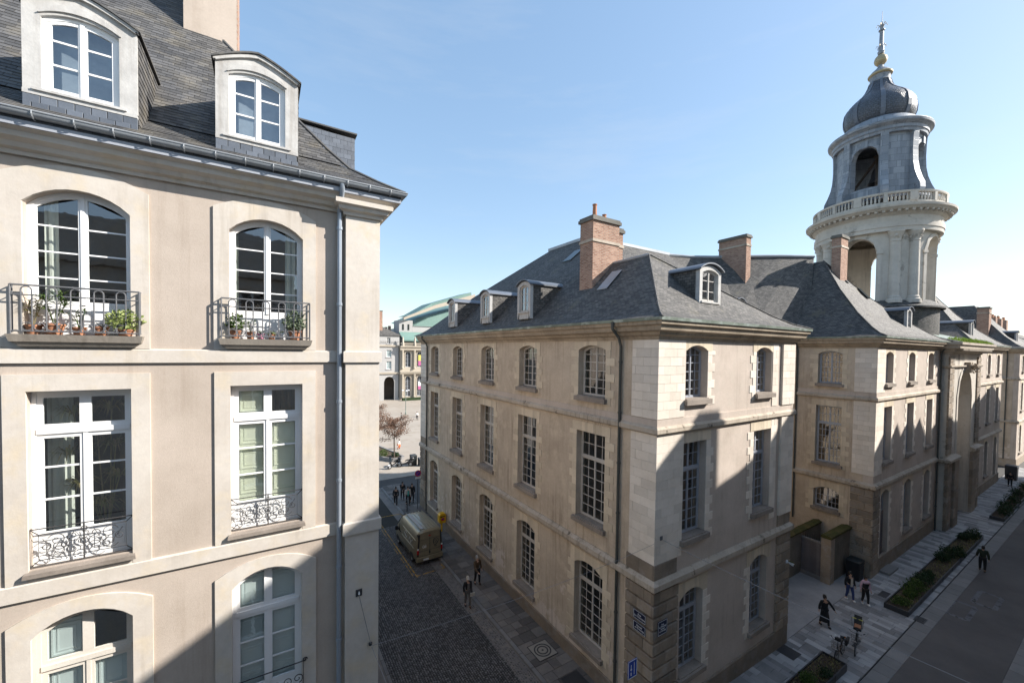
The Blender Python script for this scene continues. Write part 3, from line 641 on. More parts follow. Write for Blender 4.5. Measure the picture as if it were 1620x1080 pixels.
# dormers
def dormer_ab(u0, u1):
    P = plane((0, 9.94, 0), (1, 0, 0), (0, -1, 0)); c = (u0+u1)/2
    oi = (u0+.215, u1-.235, 18.40, 19.74, .13); oo = (u0, u1, 18.34, 20.12, .30)
    mb = MB(); surround(mb, P, oi, oo, 0, .12, 1); surround(mb, P, (oi[0]-.01, oi[1]+.01, 19.648, oi[3]+.05, .14), (oi[0]-.03, oi[1]+.03, 19.648, oi[3]+.17, .26), -.03, .01)
    surround(mb, P, (u0+.01, u1-.01, 19.80, 20.06, .28), (u0-.03, u1+.03, 19.79, 20.125, .30), -.05, .02, 2)
    dm = mb.build('dormer', 'paint_dormer', AB)
    mb = MB(); mb.lbox(P, u0, u1, 18.3, 18.37, -.02, .12); mb.lbox(P, oi[0]-.1, oi[1]+.1, 18.37, 18.41, -.05, .1); mb.build('sill', 'paint_dormer', dm)
    mb = MB(); mb.lbox(P, u0+.02, u1-.02, 17.95, 18.3, .03, .12); mb.build('apron', 'roof_slate_near', dm)
    q = random.Random(int(u0*100)); bx = []
    for r_ in range(3):
        z1 = 18.30-r_*.115; x = u0-.2+(r_ % 2)*.1
        while x < u1:
            a, b = max(x, u0), min(x+.2-.006, u1)
            if b-a > .03: bx.append((a, b, 9.94-.012+r_*-.002+q.uniform(-.004, .004), 9.968, z1-.135, z1-.004))
            x += .2
    pieces(dm, 'slate', bx, 'slate_blue', 300, .003)
    mb = MB()
    for u in (u0+.01, u1-.05): mb = MB(); mb.prism([(u, 10.0, 18.0), (u, 10.0, 19.80), (u, 11.95, 19.80), (u, 11.7, 19.4), (u, 10.6, 18.2)], (.04, 0, 0)); mb.build('cheek', 'roof_slate_near', dm)
    # slates on the cheek that shows
    mb = MB(); z = 18.1; row = 0
    while z < 19.75:
        y = 10.0-(row % 2)*.1; ye = 10.05+(z-18.05)*1.04
        while y < ye:
            mb.hexa([(u1-.01+.012, max(y, 9.99), z), (u1+.014, y+.19, z), (u1, y+.19, z+.15), (u1, max(y, 9.99), z+.15), (u1+.018, max(y, 9.99), z), (u1+.02, y+.19, z), (u1+.006, y+.19, z+.15), (u1+.006, max(y, 9.99), z+.15)]); y += .195
        z += .115; row += 1
    mb.build('cheek_slates', 'slate', dm, kind='stuff')
    top = [(u0-.06+(u1-u0+.12)*i/12, 20.135-.33*abs(i/6-1)**1.35) for i in range(13)]
    mb = MB()
    for (a, za), (b, zb) in zip(top, top[1:]):
        mb.hexa([(a, 9.86, za), (b, 9.86, zb), (b, 12.3, zb), (a, 12.3, za), (a, 9.86, za+.035), (b, 9.86, zb+.035), (b, 12.3, zb+.035), (a, 12.3, za+.035)])
    mb.build('dormer_roof', 'slate', dm)
    zr = [18.40+.1+.4*i for i in (1, 2)]
    window(dm, P, oi, .05, 2, 1, zr, fw=.05, lw=.055, mw=.03, pp=dm, name='window_frame')
    mb = MB(); mb.box(u0+.1, u1-.1, 10.3, 10.34, 18.2, 19.75); mb.build('pane_backing', 'sky_reflection_blue', dm)  # added sheet behind the dormer glass, its colour imitates reflected sky
dormer_ab(-3.32, -1.93); dormer_ab(-.80, .62)
mb = MB(); mb.prism([(2.30, 12.95, 18.3), (2.30, 12.95, 20.42), (.2, 12.95, 20.55), (.4, 12.95, 18.5)], (0, 1.2, 0)); sd = mb.build('side_dormer', 'roof_slate_near', AB)
mb = MB(); mb.box(.1, 2.36, 12.88, 14.2, 20.56, 20.60); mb.build('dormer_roof', 'slate', sd)
mb = MB(); z = 18.4; row = 0
while z < 20.35:
    x = .3+(row % 2)*.1
    while x < 2.28: mb.box(x, min(x+.195, 2.30), 12.928-.004*(row % 2), 12.946, z, z+.125); x += .2
    z += .128; row += 1
mb.build('cheek_slates', 'slate_blue', sd, kind='stuff')
# windows
for k, c in enumerate(COLS):
    window(AB, LP, opA[k], .17, 2, 1, [15.36, 15.80, 16.24], panel=.50, fw=.045, lw=.06, mw=.026)
    window(AB, LP, opB[k], .16, 2, 1, [11.52, 12.08], transom=12.66, panel=.42, fw=.06, lw=.075, mw=.03)
    window(AB, LP, opC[k], .16, 2, 1, [7.42, 7.92], transom=8.52, panel=.45, fw=.06, lw=.075, mw=.03, mat='paint_white' if k else 'paint_old')
    window(AB, LP, opD[k], .12, 2, 1, [3.3, 3.8], panel=.45)
def shutter(op_, zs, mat, d=.27, leaves_=2):
    u0, u1 = op_[0]+.05, op_[1]-.05; um = (u0+u1)/2; mb = MB()
    for (z0, z1, which) in zs:
        for i, (a, b) in enumerate(((u0, um-.01), (um+.01, u1))):
            if which is not None and i != which: continue
            mb.lbox(LP, a, b, z0, z1, d, d+.03)
            n = max(1, round((z1-z0)/.6)); h = (z1-z0)/n
            for j in range(n):
                zz0, zz1 = z0+j*h+.06, z0+(j+1)*h-.06; ring(mb, LP, (a+.1, b-.1, zz0, zz1, 0), .03, d-.014, d); ring(mb, LP, (a+.17, b-.17, zz0+.07, zz1-.07, 0), .02, d-.008, d)
    mb.build('inner_shutter', mat, AB)
shutter(opB[1], [(10.5, 12.62, None), (12.78, 13.38, 0)], 'shutter_green'); shutter(opC[1], [(6.4, 8.5, None), (8.62, 9.3, None)], 'shutter_blue'); shutter(opC[0], [(6.4, 8.5, None), (8.62, 9.3, 0)], 'shutter_blue')
def curtain(u0, u1, z0, z1, y, mat='curtain'):
    mb = MB(); n = max(6, int((u1-u0)/.03)); a = [(u0+(u1-u0)*i/n, y+.025*math.sin(i*1.9)) for i in range(n+1)]
    for p, r_ in zip(a, a[1:]): mb.poly((*p, z0), (*r_, z0), (*r_, z1), (*p, z1))
    mb.build('curtain', mat, AB, 'full')
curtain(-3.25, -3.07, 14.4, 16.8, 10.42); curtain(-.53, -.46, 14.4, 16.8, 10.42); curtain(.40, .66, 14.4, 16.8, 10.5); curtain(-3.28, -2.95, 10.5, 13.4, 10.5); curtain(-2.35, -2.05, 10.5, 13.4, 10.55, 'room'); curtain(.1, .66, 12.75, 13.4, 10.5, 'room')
# balconies (upper row): stone slab and hooped iron railing
def arcp(c, r, a0, a1, n, y): return [(c[0]+r*math.cos(a0+(a1-a0)*i/n), y, c[1]+r*math.sin(a0+(a1-a0)*i/n)) for i in range(n+1)]
def balconyA(u0, u1, nh, skew):
    mb = MB(); b = .1
    for z0, z1, i in ((14.17, 14.22, .09), (14.22, 14.25, .04), (14.25, 14.37, 0.)):
        mb.hexa([(x, y, z0) for x, y in ((u0+i+.03, 9.82+i*.6+.03), (u1-i-.03, 9.82+i*.6+.03), (u1-i-.03, 9.99), (u0+i+.03, 9.99))]+[(x, y, z1) for x, y in ((u0+i, 9.82+i*.6), (u1-i, 9.82+i*.6), (u1-i, 9.99), (u0+i, 9.99))])
    mb.build('balcony_slab', 'balcony_stone', AB)
    mb = MB(); y = 9.855; zb, zt = 14.42, 15.17; a, e = u0+.05, u1-.05; r = .011
    for z in (zt, zt-.16, zb): mb.tube([(a, 9.98, z), (a, y, z), (e, y, z), (e, 9.98, z)], r if z < zt else .015, 6)
    for x in (a, e): mb.tube([(x, y, 14.36), (x, y, zt)], .013, 6)
    for x in (a, e): mb.tube([(x, 9.93, zb), (x, 9.93, zt)], r, 6)
    st = (e-a)/(nh*2+1)
    for i in range(nh):
        x0 = a+st*(1+2*i)-.02; x1 = x0+st*.86; h = (x1-x0)/2
        mb.tube([(x0, y, zb), (x0, y, zt-.02-h)]+arcp(((x0+x1)/2, zt-.02-h), h, math.pi, 0, 8, y)+[(x1, y, zb)], r, 6)
        mb.tube(arcp(((x0+x1)/2, zb+.075), .065, 0, 2*math.pi, 12, y)[:-1], .008, 5, True)
        xm = (x1+x1+st*1.14)/2
        if i < nh-1: mb.tube(arcp((xm, zb+.075), .065, 0, 2*math.pi, 12, y)[:-1], .008, 5, True)
    mb.build('railing', 'iron_grey', AB, True)
balconyA(-3.52, -1.87, 5, 0); balconyA(-.77, .89, 5, 0)
def spiral(c, r0, a0, turns, y, sgn=1):
    n = 16; return [(c[0]+r0*(1-.8*i/n)*math.cos(a0+sgn*turns*2*math.pi*i/n), y, c[1]+r0*(1-.8*i/n)*math.sin(a0+sgn*turns*2*math.pi*i/n)) for i in range(n+1)]
def railingB(c):
    mb = MB(); y = 10.03; u0, u1, z0, z1 = c-.645, c+.645, 10.43, 11.07; r = .008; i = .10
    mb.tube([(u0, y, z0), (u1, y, z0), (u1, y, z1), (u0, y, z1)], .011, 5, True); mb.tube([(u0+i, y, z0+i), (u1-i, y, z0+i), (u1-i, y, z1-i), (u0+i, y, z1-i)], .009, 5, True)
    for a, b in ((u0, z0), (u1, z0), (u1, z1), (u0, z1)): mb.tube([(a, y, b), (a+(i if a == u0 else -i), y, b+(i if b == z0 else -i))], r, 5)
    mb.tube([(c, y, z0), (c, y, z1)], .012, 5); zm = (z0+z1)/2
    for s in (-1, 1):
        for (dx, dz, rr, a0, tr) in ((.14, .11, .10, 2.6, 1.4), (.14, -.11, .10, -2.6, -1.4), (.33, .09, .12, .4, 1.3), (.33, -.09, .12, -.4, -1.3), (.46, 0, .07, 1.6, 1.5), (.24, 0, .06, 3, 1.2)):
            p = spiral((0, 0), rr, a0, tr, y); mb.tube([(c+s*(dx+x), y, zm+dz+z) for x, _, z in p], r*.8, 4)
        mb.tube([(c, y, zm+.02), (c+s*.12, y, zm+.2), (c+s*.3, y, zm-.19), (c+s*.5, y, zm+.14)], r*.8, 4)
    mb.tube(arcp((c, zm), .05, 0, 6.283, 10, y)[:-1], r, 4, True); mb.tube(arcp((c, zm+.22), .04, 0, 6.283, 10, y)[:-1], r, 4, True)
    for a, b in ((u0, z0), (u1, z0), (u0, z1), (u1, z1)): mb.tube([(a, y, b), (a*1.0, y+.06, b)], r, 5)
    mb.build('railing', 'iron', AB, True)
for c in COLS:
    railingB(c); mb = MB(); mb.hexa([(c-.70, 9.89, 10.29), (c+.70, 9.89, 10.29), (c+.65, 10.1, 10.29), (c-.65, 10.1, 10.29), (c-.69, 9.895, 10.36), (c+.69, 9.895, 10.36), (c+.65, 10.1, 10.41), (c-.65, 10.1, 10.41)]); mb.build('window_sill', 'sill_stone', AB)
y = 9.93
for c in COLS:
    mb = MB(); mb.tube([(c-.62, y, 6.5), (c+.66, y, 6.5), (c+.66, y, 7.25), (c-.62, y, 7.25)], .014, 5, True)
    for i in range(6): p = spiral((c-.5+i*.21, 6.9), .11, i, 1.3, y); mb.tube(p, .009, 4)
    mb.tube(spiral((c+.69, 7.27), .05, 0, 1.2, y), .012, 5); mb.tube([(c+.66, y, 7.25), (c+.66, 9.99, 7.3)], .01, 5); mb.build('railing', 'iron', AB, True)
# wall plate and cable hook
mb = MB(); mb.box(1.79, 1.93, 9.785, 9.805, 8.42, 8.58); pl = mb.build('wall_plate', 'steel_dark', AB)
mb = MB(); mb.lathe([(0, -.05), (.02, -.03), (.012, .02), (0, .05)], (1.86, 9.77, 8.5), 8); mb.build('insulator', 'sign_white', pl)
mb = MB(); mb.lathe([(0, -.05), (.04, -.03), (.045, .02), (0, .04)], (2.12, 9.77, 7.2), 10); mb.tube([(2.12, 9.8, 7.2), (2.12, 9.72, 7.18)], .012); mb.build('cable_hook', 'iron', AB)

# ================================================================== the city hall
def toothed(N, c, op, lst, proud=.022, z_from=None, z_to=None, sides=(-1, 1), h=.345, seed=0, lint=.42):
    q = random.Random(seed); u0, u1, za, zb, rise = op
    z = za-.30 if z_from is None else z_from; top = zb-rise if rise else zb; i = 0
    while z < top-.05:
        hh = min(h, top-z) if top-z-h < .12 else h
        for s in sides:
            wd = (.52 if (i+(s > 0)) % 2 else .30)+q.uniform(-.03, .03)
            if z+hh <= za+.02 and za-z > .02: pass
            if s < 0: lst.append(fbox(N, u0-wd, u0, z+.004, z+hh-.004, -.01, proud, c))
            else: lst.append(fbox(N, u1, u1+wd, z+.004, z+hh-.004, -.01, proud, c))
        z += hh; i += 1
def lintel(mb, P, op, h, ext, proud=.022):
    u0, u1, za, zb, rise = op
    oo = (u0-ext, u1+ext, zb-rise, zb+h, 0); n = 10
    for i in range(n):
        a, b = u0+(u1-u0)*i/n, u0+(u1-u0)*(i+1)/n
        mb.hexa([P(a, arcz(op, a), -proud), P(b, arcz(op, b), -proud), P(b, arcz(op, b), .02), P(a, arcz(op, a), .02), P(a, zb+h, -proud), P(b, zb+h, -proud), P(b, zb+h, .02), P(a, zb+h, .02)])
    for a, b in ((u0-ext, u0), (u1, u1+ext)): mb.lbox(P, a, b, zb-rise, zb+h, -proud, .02)
def hallwindows(B, P, N, c, u, hw, ztop, zmid, zbot, indiv, mat, quo, glass='glass_old', sides=(-1, 1), seed=0, door=False, nc=2):
    """one column of three city-hall windows with sills, quoined jambs and lintels"""
    dt = -.04
    ot = (u-hw+.05, u+hw-.05, ztop[0], ztop[1], .22); om = (u-hw, u+hw, zmid[0], zmid[1], 0); ob = (u-hw, u+hw, zbot[0], zbot[1], .30)
    n = 6; rows = [ot[2]+(ot[3]-ot[2])*i/n for i in range(1, n)]; rows[-1] -= .03
    window(B, P, ot, .30, 2, nc, rows, fw=.055, lw=.05, mw=.03, mat=mat, glass=glass, indiv=indiv)
    tr = om[2]+(om[3]-om[2])*.68; rows = [om[2]+.1+(tr-om[2]-.1)*i/6 for i in range(1, 6)]
    window(B, P, om, .30, 2, nc, rows, transom=tr, tr_rows=[tr+.12+(om[3]-tr-.15)*.5], fw=.06, lw=.05, mw=.03, mat=mat, glass=glass, indiv=indiv)
    if zbot[1]-zbot[0] > 2.5:
        tr = ob[2]+(ob[3]-ob[2])*.70; rows = [ob[2]+.1+(tr-ob[2]-.1)*i/6 for i in range(1, 6)]
        if door:
            mb = MB(); mb.lbox(P, u-hw, u+hw, zbot[0], tr-.02, .28, .36)
            for k in range(6): mb.lbox(P, u-hw+.1+k*.24, u-hw+.3+k*.24, zbot[0]+.15, tr-.2, .25, .28)
            mb.build('door', 'gate_wood', B)
            window(B, P, (ob[0], ob[1], tr, ob[3], .3), .30, 2, nc, [tr+.5], mat=mat, glass=glass, indiv=False)
        else: window(B, P, ob, .30, 2, nc, rows, transom=tr, tr_rows=[tr+.12+(ob[3]-tr-.2)*.5], fw=.06, lw=.05, mw=.03, mat=mat, glass=glass, indiv=indiv)
    else: window(B, P, ob, .30, 2, nc, [ob[2]+.45, ob[2]+.85], fw=.06, mat=mat, glass=glass, indiv=indiv)
    for o_, e in ((ot, .12), (om, .14), (ob, .12)):
        if door and o_ is ob: continue
        mb = MB(); mb.lbox(P, o_[0]-e, o_[1]+e, o_[2]-.23, o_[2]-.03, -.19, .02); mb.lbox(P, o_[0]+.002, o_[1]-.002, o_[2]-.03, o_[2]+.015, -.10, .3); mb.build('window_sill', 'sill_stone', B)
    for k, o_ in enumerate((ot, om, ob)):
        toothed(N, c, o_, quo, sides=sides, seed=seed*7+k)
        mb = MB(); lintel(mb, P, o_, (.16, .42, .40)[k], .30); mb.build('lintel', 'quoin_stone', B)
    return [ot, om, ob]
def hop(u, hw, ztop, zmid, zbot): return [(u-hw+.05, u+hw-.05, ztop[0], ztop[1], .22), (u-hw, u+hw, zmid[0], zmid[1], 0), (u-hw, u+hw, zbot[0], zbot[1], .30)]
CORN = [(-.1, 14.72), (.05, 14.72), (.08, 14.82), (.20, 14.88), (.24, 14.98), (.40, 15.04), (.44, 15.2), (.53, 15.25), (.54, 15.38), (-.1, 15.38)]
GUTT = [(.44, 15.382), (.60, 15.382), (.615, 15.50), (.585, 15.50), (.575, 15.41), (.45, 15.41)]
BAND1 = [(-.1, 11.08), (.10, 11.08), (.16, 11.14), (.16, 11.30), (.08, 11.38), (-.1, 11.38)]
BAND2 = [(-.1, 5.09), (.14, 5.09), (.20, 5.15), (.20, 5.36), (.06, 5.48), (-.1, 5.48)]
def mouldings(B, path):
    for nm, pr, mt_ in (('cornice', CORN, 'cornice_stone'), ('gutter', GUTT, 'zinc_green'), ('string_course', BAND1, 'granite_band'), ('string_course', BAND2, 'granite_band'),
                        ('plain_course', [(-.1, 11.38), (.045, 11.38), (.045, 11.64), (-.1, 11.64)], 'grey_render'), ('plinth', [(-.1, -1.3), (.07, -1.3), (.07, .05), (.04, .09), (-.1, .09)], 'granite')):
        mb = MB(); mb.sweep(pr, path); mb.build(nm, mt_, B)
def coursed(N, c, u0, u1, z0, z1, h, cuts, lst, proud, gap=.005, seed=0):
    vg = min(gap, .008)
    q = random.Random(seed); n = max(1, round((z1-z0)/h)); hh = (z1-z0)/n
    for i in range(n):
        us = [u0]; off = (.5 if i % 2 else 1.)*cuts
        us.append(u0+off)
        while us[-1]+cuts*.55 < u1: us.append(us[-1]+cuts*q.uniform(.9, 1.1))
        us = [u for u in us if u < u1-.15]+[u1]
        for a, b in zip(us, us[1:]): lst.append(fbox(N, a+vg/2, b-vg/2, z0+i*hh+gap/2, z0+(i+1)*hh-gap/2, -.02, proud, c))
def pipe(B, x, y, z0, z1, dx, dy):
    """downpipe with its swan neck (dx, dy towards the gutter)"""
    mb = MB(); mb.tube([(x+dx*.5, y+dy*.5, z1+.02), (x+dx*.5, y+dy*.5, z1-.25), (x+dx*.12, y+dy*.12, z1-.62), (x, y, z1-.95), (x, y, z0)], .062, 8); p = mb.build('downpipe', 'pipe_dark', B, True)
    z = z1-1.6
    while z > z0+.5:
        mb = MB(); mb.lathe([(.06, z-.04), (.08, z-.04), (.08, z+.04), (.06, z+.04)], (x, y, 0), 8); mb.build('pipe_collar', 'pipe_dark', p); z -= 2.1
def slope(mb, prof, lo, hi):
    """roof slope: prof [(d,z)], lo(d)/hi(d) give plan end points"""
    for (d0, z0), (d1, z1) in zip(prof, prof[1:]):
        a0, a1, b0, b1 = lo(d0), lo(d1), hi(d0), hi(d1); mb.poly((*a0, z0), (*b0, z0), (*b1, z1), (*a1, z1))
def ridge(B, pts, r=.06, mat='zinc'):
    mb = MB(); mb.tube(pts, r, 6); mb.build('ridge', mat, B, True)
def dormer_h(B, P, u, w2, z0, z1, depth, ncol=1, mat='paint_dormer', leaves_=2, bs=.42):
    oo = (u-w2, u+w2, z0, z1, .26); oi = (u-w2+.2, u+w2-.2, z0+bs, z1-.2, .15)
    mb = MB(); surround(mb, P, oi, oo, 0, .2); mb.lbox(P, u-w2+.2, u+w2-.2, z0, z0+bs, .02, .2); mb.lbox(P, u-w2+.1, u+w2-.1, z0+bs-.08, z0+bs, -.06, .02); dm = mb.build('dormer', mat, B)
    mb = MB()
    for a in (u-w2, u+w2-.05): mb = MB(); mb.lbox(P, a, a+.05, z0-.1, z1-.22, .2, depth); mb.build('cheek', 'roof_slate', dm)
    mb = MB(); n = 10; a0, a1 = u-w2-.1, u+w2+.1; o2 = (a0, a1, 0, z1+.06, .30)
    for i in range(n):
        a, b = a0+(a1-a0)*i/n, a0+(a1-a0)*(i+1)/n; mb.hexa([P(a, arcz(o2, a), -.12), P(b, arcz(o2, b), -.12), P(b, arcz(o2, b), depth+.3), P(a, arcz(o2, a), depth+.3), P(a, arcz(o2, a)+.06, -.12), P(b, arcz(o2, b)+.06, -.12), P(b, arcz(o2, b)+.06, depth+.3), P(a, arcz(o2, a)+.06, depth+.3)])
    mb.build('dormer_roof', 'slate_blue', dm)
    window(dm, P, oi, .1, leaves_, 1, [oi[2]+(oi[3]-oi[2])*i/3 for i in (1, 2)], fw=.05, lw=.05, mw=.03, mat='paint_grey', pp=dm, indiv=False, name='window_frame')
    return dm
def chimney(B, x0, x1, y0, y1, z0, z1, band=None, pots=()):
    mb = MB(); mb.box(x0, x1, y0, y1, z0, z1); c = mb.build('chimney', 'brick', B)
    mb = MB(); mb.box(x0-.09, x1+.09, y0-.09, y1+.09, z1+.002, z1+.16); mb.box(x0-.04, x1+.04, y0-.04, y1+.04, z1+.16, z1+.26); mb.build('cap', 'chimney_cap', c)
    if band: mb = MB(); mb.sweep([(0, band), (.05, band), (.05, band+.14), (0, band+.14)], [(x0, y0), (x1, y0), (x1, y1), (x0, y1)], True); mb.build('band', 'granite_band', c)
    for (px, py, h) in pots: mb = MB(); mb.lathe([(0, z1+.26), (.13, z1+.26), (.105, z1+.26+h*.9), (.13, z1+.26+h*.93), (.13, z1+.26+h), (.09, z1+.26+h), (.09, z1+.4)], (px, py, 0), 12); mb.build('chimney_pot', 'terracotta', c, True)
    return c
def skylight(B, pts, mat='dark_glass'):
    mb = MB(); mb.prism(pts, (0, -.05, .06)); mb.build('skylight', mat, B)
# ---- corner pavilion
CP = root('city_hall_pavilion', 'tan stone city hall pavilion with small-paned windows and big brick chimney, beside the lane', 'building', (17.8, 23, -.8))
PA = plane((12.57, 0, 0), (0, 1, 0), (-1, 0, 0)); PS = plane((0, 10, 0), (1, 0, 0), (0, -1, 0))
AC = (13.64, 18.86, 23.70, 28.55, 33.45); AZ = ((12.17, 14.50), (6.45, 10.52), (.70, 4.50))
SC = (14.97, 20.25); SZ = ((12.35, 14.52), (6.71, 10.58), (1.0, 4.48))
opsA = [o for u in AC for o in hop(u, .94, *AZ)]; opsS = [o for u in SC for o in hop(u, .775, *SZ)]
mb = MB(); wall(mb, PA, 10.56, 37, -1.4, 15.3, opsA, .55); wa = mb.build('wall', 'tan_render', CP)
mb = MB(); wall(mb, PS, 12.57, 23.13, -1.4, 15.3, opsS, .55); ws = mb.build('wall', 'grey_render', CP)
mb = MB(); mb.box(22.6, 23.13, 10.56, 20, -1.4, 15.3); mb.box(13.13, 23, 36.5, 37, -1.4, 15.3); mb.build('wall', 'tan_render', CP)
mb = MB()
for z in (.2, 5.6, 11.5, 15.2): mb.box(13.13, 22.59, 10.56, 36.4, z-.25, z)
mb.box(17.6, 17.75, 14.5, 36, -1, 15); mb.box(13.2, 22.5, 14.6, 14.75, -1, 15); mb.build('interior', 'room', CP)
qa = []; qs = []
for i, u in enumerate(AC): hallwindows(CP, PA, '-x', 12.57, u, .94, *AZ, indiv=i < 2, mat='paint_grey', quo=qa, seed=i)
hallwindows(CP, PS, '-y', 10, SC[0], .775, *SZ, indiv=True, mat='paint_bluegrey', quo=qs, seed=11, sides=(1,))
hallwindows(CP, PS, '-y', 10, SC[1], .775, *SZ, indiv=True, mat='paint_bluegrey', quo=qs, seed=12, sides=(-1,))
pieces(wa, 'quoin', qa, 'quoin_stone', 160, .006, 'quoins'); pieces(ws, 'quoin', qs, 'ashlar', 300, .006)
al = []
coursed('-y', 10, 12.545, 14.19, 6.07, 11.06, .345, .72, al, .028, seed=1); coursed('-y', 10, 12.545, 14.19, 11.66, 14.70, .345, .72, al, .028, seed=2)
for z0, z1 in ((6.07, 11.06), (11.66, 14.70)):
    coursed('-y', 10, 21.03, 21.58, z0, z1, .345, .6, al, .028, seed=3); coursed('-y', 10, 21.90, 23.15, z0, z1, .345, .75, al, .10, seed=4)
pieces(ws, 'ashlar_block', al, 'ashlar', 300, .004)
al = []
for z0, z1 in ((6.07, 11.06), (11.66, 14.70)): coursed('-x', 12.57, 9.975, 11.25, z0, z1, .345, .7, al, .028, seed=5); coursed('-x', 12.57, 35.6, 37.02, z0, z1, .345, .7, al, .05, gap=.03, seed=6)
pieces(wa, 'ashlar_block', al, 'ashlar', 300, .004)
ru = []
coursed('-y', 10, 12.45, 13.95, .10, 5.07, .50, .78, ru, .12, gap=.085, seed=7); coursed('-y', 10, 21.88, 23.16, .10, 5.07, .50, .78, ru, .11, gap=.07, seed=8)
pieces(ws, 'rusticated_block', ru, 'granite', 300, .012)
ru = []; coursed('-x', 12.57, 10.0, 11.30, .10, 5.07, .50, .72, ru, .12, gap=.085, seed=9); coursed('-x', 12.57, 35.6, 37.02, .10, 5.07, .50, .72, ru, .085, gap=.07, seed=10)
pieces(wa, 'rusticated_block', ru, 'granite', 300, .012)
for N, c, a, b in (('-y', 10, 12.54, 13.9), ('-x', 12.57, 10, 11.35), ('-y', 10, 21.9, 23.15), ('-x', 12.57, 35.6, 37)):
    pieces(ws if N == '-y' else wa, 'plinth_block', [fbox(N, a+(b-a)*i/2+.004, a+(b-a)*(i+1)/2-.004, 5.49, 6.065, -.02, .05, c) for i in (0, 1)], 'granite')
mouldings(CP, [(12.57, 37), (12.57, 10), (23.13, 10), (23.13, 17)])
pipe(CP, 12.46, 11.8, -.5, 15.4, -1, 0); pipe(CP, 12.46, 35.15, -.5, 15.4, -1, 0)
ZH = [(0, 15.48), (.5, 15.70), (1., 16.08), (2.2, 17.23), (4., 18.99)]; ZH2 = [(4., 18.99), (8.43, 22.66)]
mb = MB()
slope(mb, ZH, lambda d: (11.97+d, 9.4+d), lambda d: (11.97+d, 37.6-1.21*d)); slope(mb, ZH2, lambda d: (11.97+d, 18.3+d-4), lambda d: (11.97+d, 37.6-1.21*d))
slope(mb, ZH, lambda d: (11.97+d, 9.4+d), lambda d: (23.73-1.94*d, 9.4+d)); slope(mb, ZH, lambda d: (23.73-1.94*d, 9.4+d), lambda d: (23.73-1.94*d, 18.3))
slope(mb, ZH2, lambda d: (11.97+d, 18.3+d-4), lambda d: (29.5, 18.3+d-4)); slope(mb, ZH+ZH2[1:], lambda d: (11.97+d, 37.6-1.21*d), lambda d: (29.5, 37.6-1.21*d))
mb.poly((20.4, 22.73, 22.66), (29.5, 22.73, 22.66), (29.5, 27.4, 22.66), (20.4, 27.4, 22.66)); mb.poly((15.97, 18.3, 15.4), (29.5, 18.3, 15.4), (29.5, 18.3, 18.99), (15.97, 18.3, 18.99))
mb.build('roof', 'roof_slate', CP)
ridge(CP, [(11.97+d, 9.4+d, z+.02) for d, z in ZH], .05, 'roof_slate'); ridge(CP, [(23.73-1.94*d, 9.4+d, z+.02) for d, z in ZH], .04, 'roof_slate'); ridge(CP, [(15.97, 13.4, 19.0), (15.97, 18.3, 19.0)], .07)
mb = MB(); mb.box(20.28, 20.55, 22.6, 27.6, 22.6, 22.82); mb.box(20.5, 29.6, 22.6, 22.85, 22.6, 22.82); mb.build('ridge_capping', 'zinc', CP)
for u in (19.62, 24.45, 30.2): dormer_h(CP, plane((12.72, 0, 0), (0, 1, 0), (-1, 0, 0)), u, .68, 16.05, 18.2, 2.6)
dormer_h(CP, plane((0, 10.75, 0), (1, 0, 0), (0, -1, 0)), 16.95, .80, 16.35, 18.12, 2.6, bs=.16)
cb = chimney(CP, 14.45, 16.35, 15.75, 16.75, 17, 21.05, 19.95, ((14.95, 16.2, .75), (15.75, 16.3, .38)))
chimney(CP, 16.36, 16.85, 15.95, 16.75, 17, 20.75, 19.95)
def onroof(x, y, up=.05):
    d = x-11.97
    for (d0, z0), (d1, z1) in zip(ZH+ZH2[1:], (ZH+ZH2[1:])[1:]):
        if d0 <= d <= d1: return (x, y, z0+(z1-z0)*(d-d0)/(d1-d0)+up)
skylight(CP, [onroof(14.2, 14.45), onroof(14.2, 15.15), onroof(15.2, 15.15), onroof(15.2, 14.45)], 'zinc'); skylight(CP, [onroof(17.6, 21.4), onroof(17.6, 22.3), onroof(18.7, 22.3), onroof(18.7, 21.4)])
# ---- concave link between pavilion and wing
LK = root('city_hall_link', 'curved slate-roofed link of the city hall behind the courtyard', 'building', (29, 20, -1))
RG = [(26, 22.73), (29.5, 22.73), (31.7, 22.1), (33.6, 20.9), (35.4, 19.3), (37.6, 17.6), (39.2, 16.6), (39.9, 16.2), (40.2, 16.0)]
EV = [(24.5, 17.0), (27.5, 17.0), (29.3, 16.8), (31.0, 16.4), (32.5, 15.9), (33.6, 15.5), (34.3, 15.2), (35.2, 14.9), (36, 14.6)]
mb = MB()
for (r0, e0), (r1, e1) in zip(zip(RG, EV), list(zip(RG, EV))[1:]):
    prev = None
    for f_, z in ((0, 15.5), (.12, 15.9), (.3, 17.2), (.62, 19.9), (1., 22.6)):
        a = (e0[0]+(r0[0]-e0[0])*f_, e0[1]+(r0[1]-e0[1])*f_, z); b = (e1[0]+(r1[0]-e1[0])*f_, e1[1]+(r1[1]-e1[1])*f_, z)
        if prev: mb.poly(prev[0], prev[1], b, a)
        prev = (a, b)
for a, b in zip(RG, RG[1:]): mb.poly((*a, 22.6), (*b, 22.6), (b[0]+3, b[1]+6, 18), (a[0]+3, a[1]+6, 18))
mb.build('roof', 'roof_slate', LK); mb = MB(); mb.tube([(x, y, 22.65) for x, y in RG], .13, 6); mb.build('ridge', 'zinc', LK, True)
mb = MB(); mb.sweep([(0, -1.2), (0, 15.4), (-.5, 15.4), (-.5, -1.2)], [(23.1, 17.4), (27.5, 17.4), (31.0, 16.9), (33.6, 16), (36, 15.6)]); mb.build('wall', 'tan_render', LK)
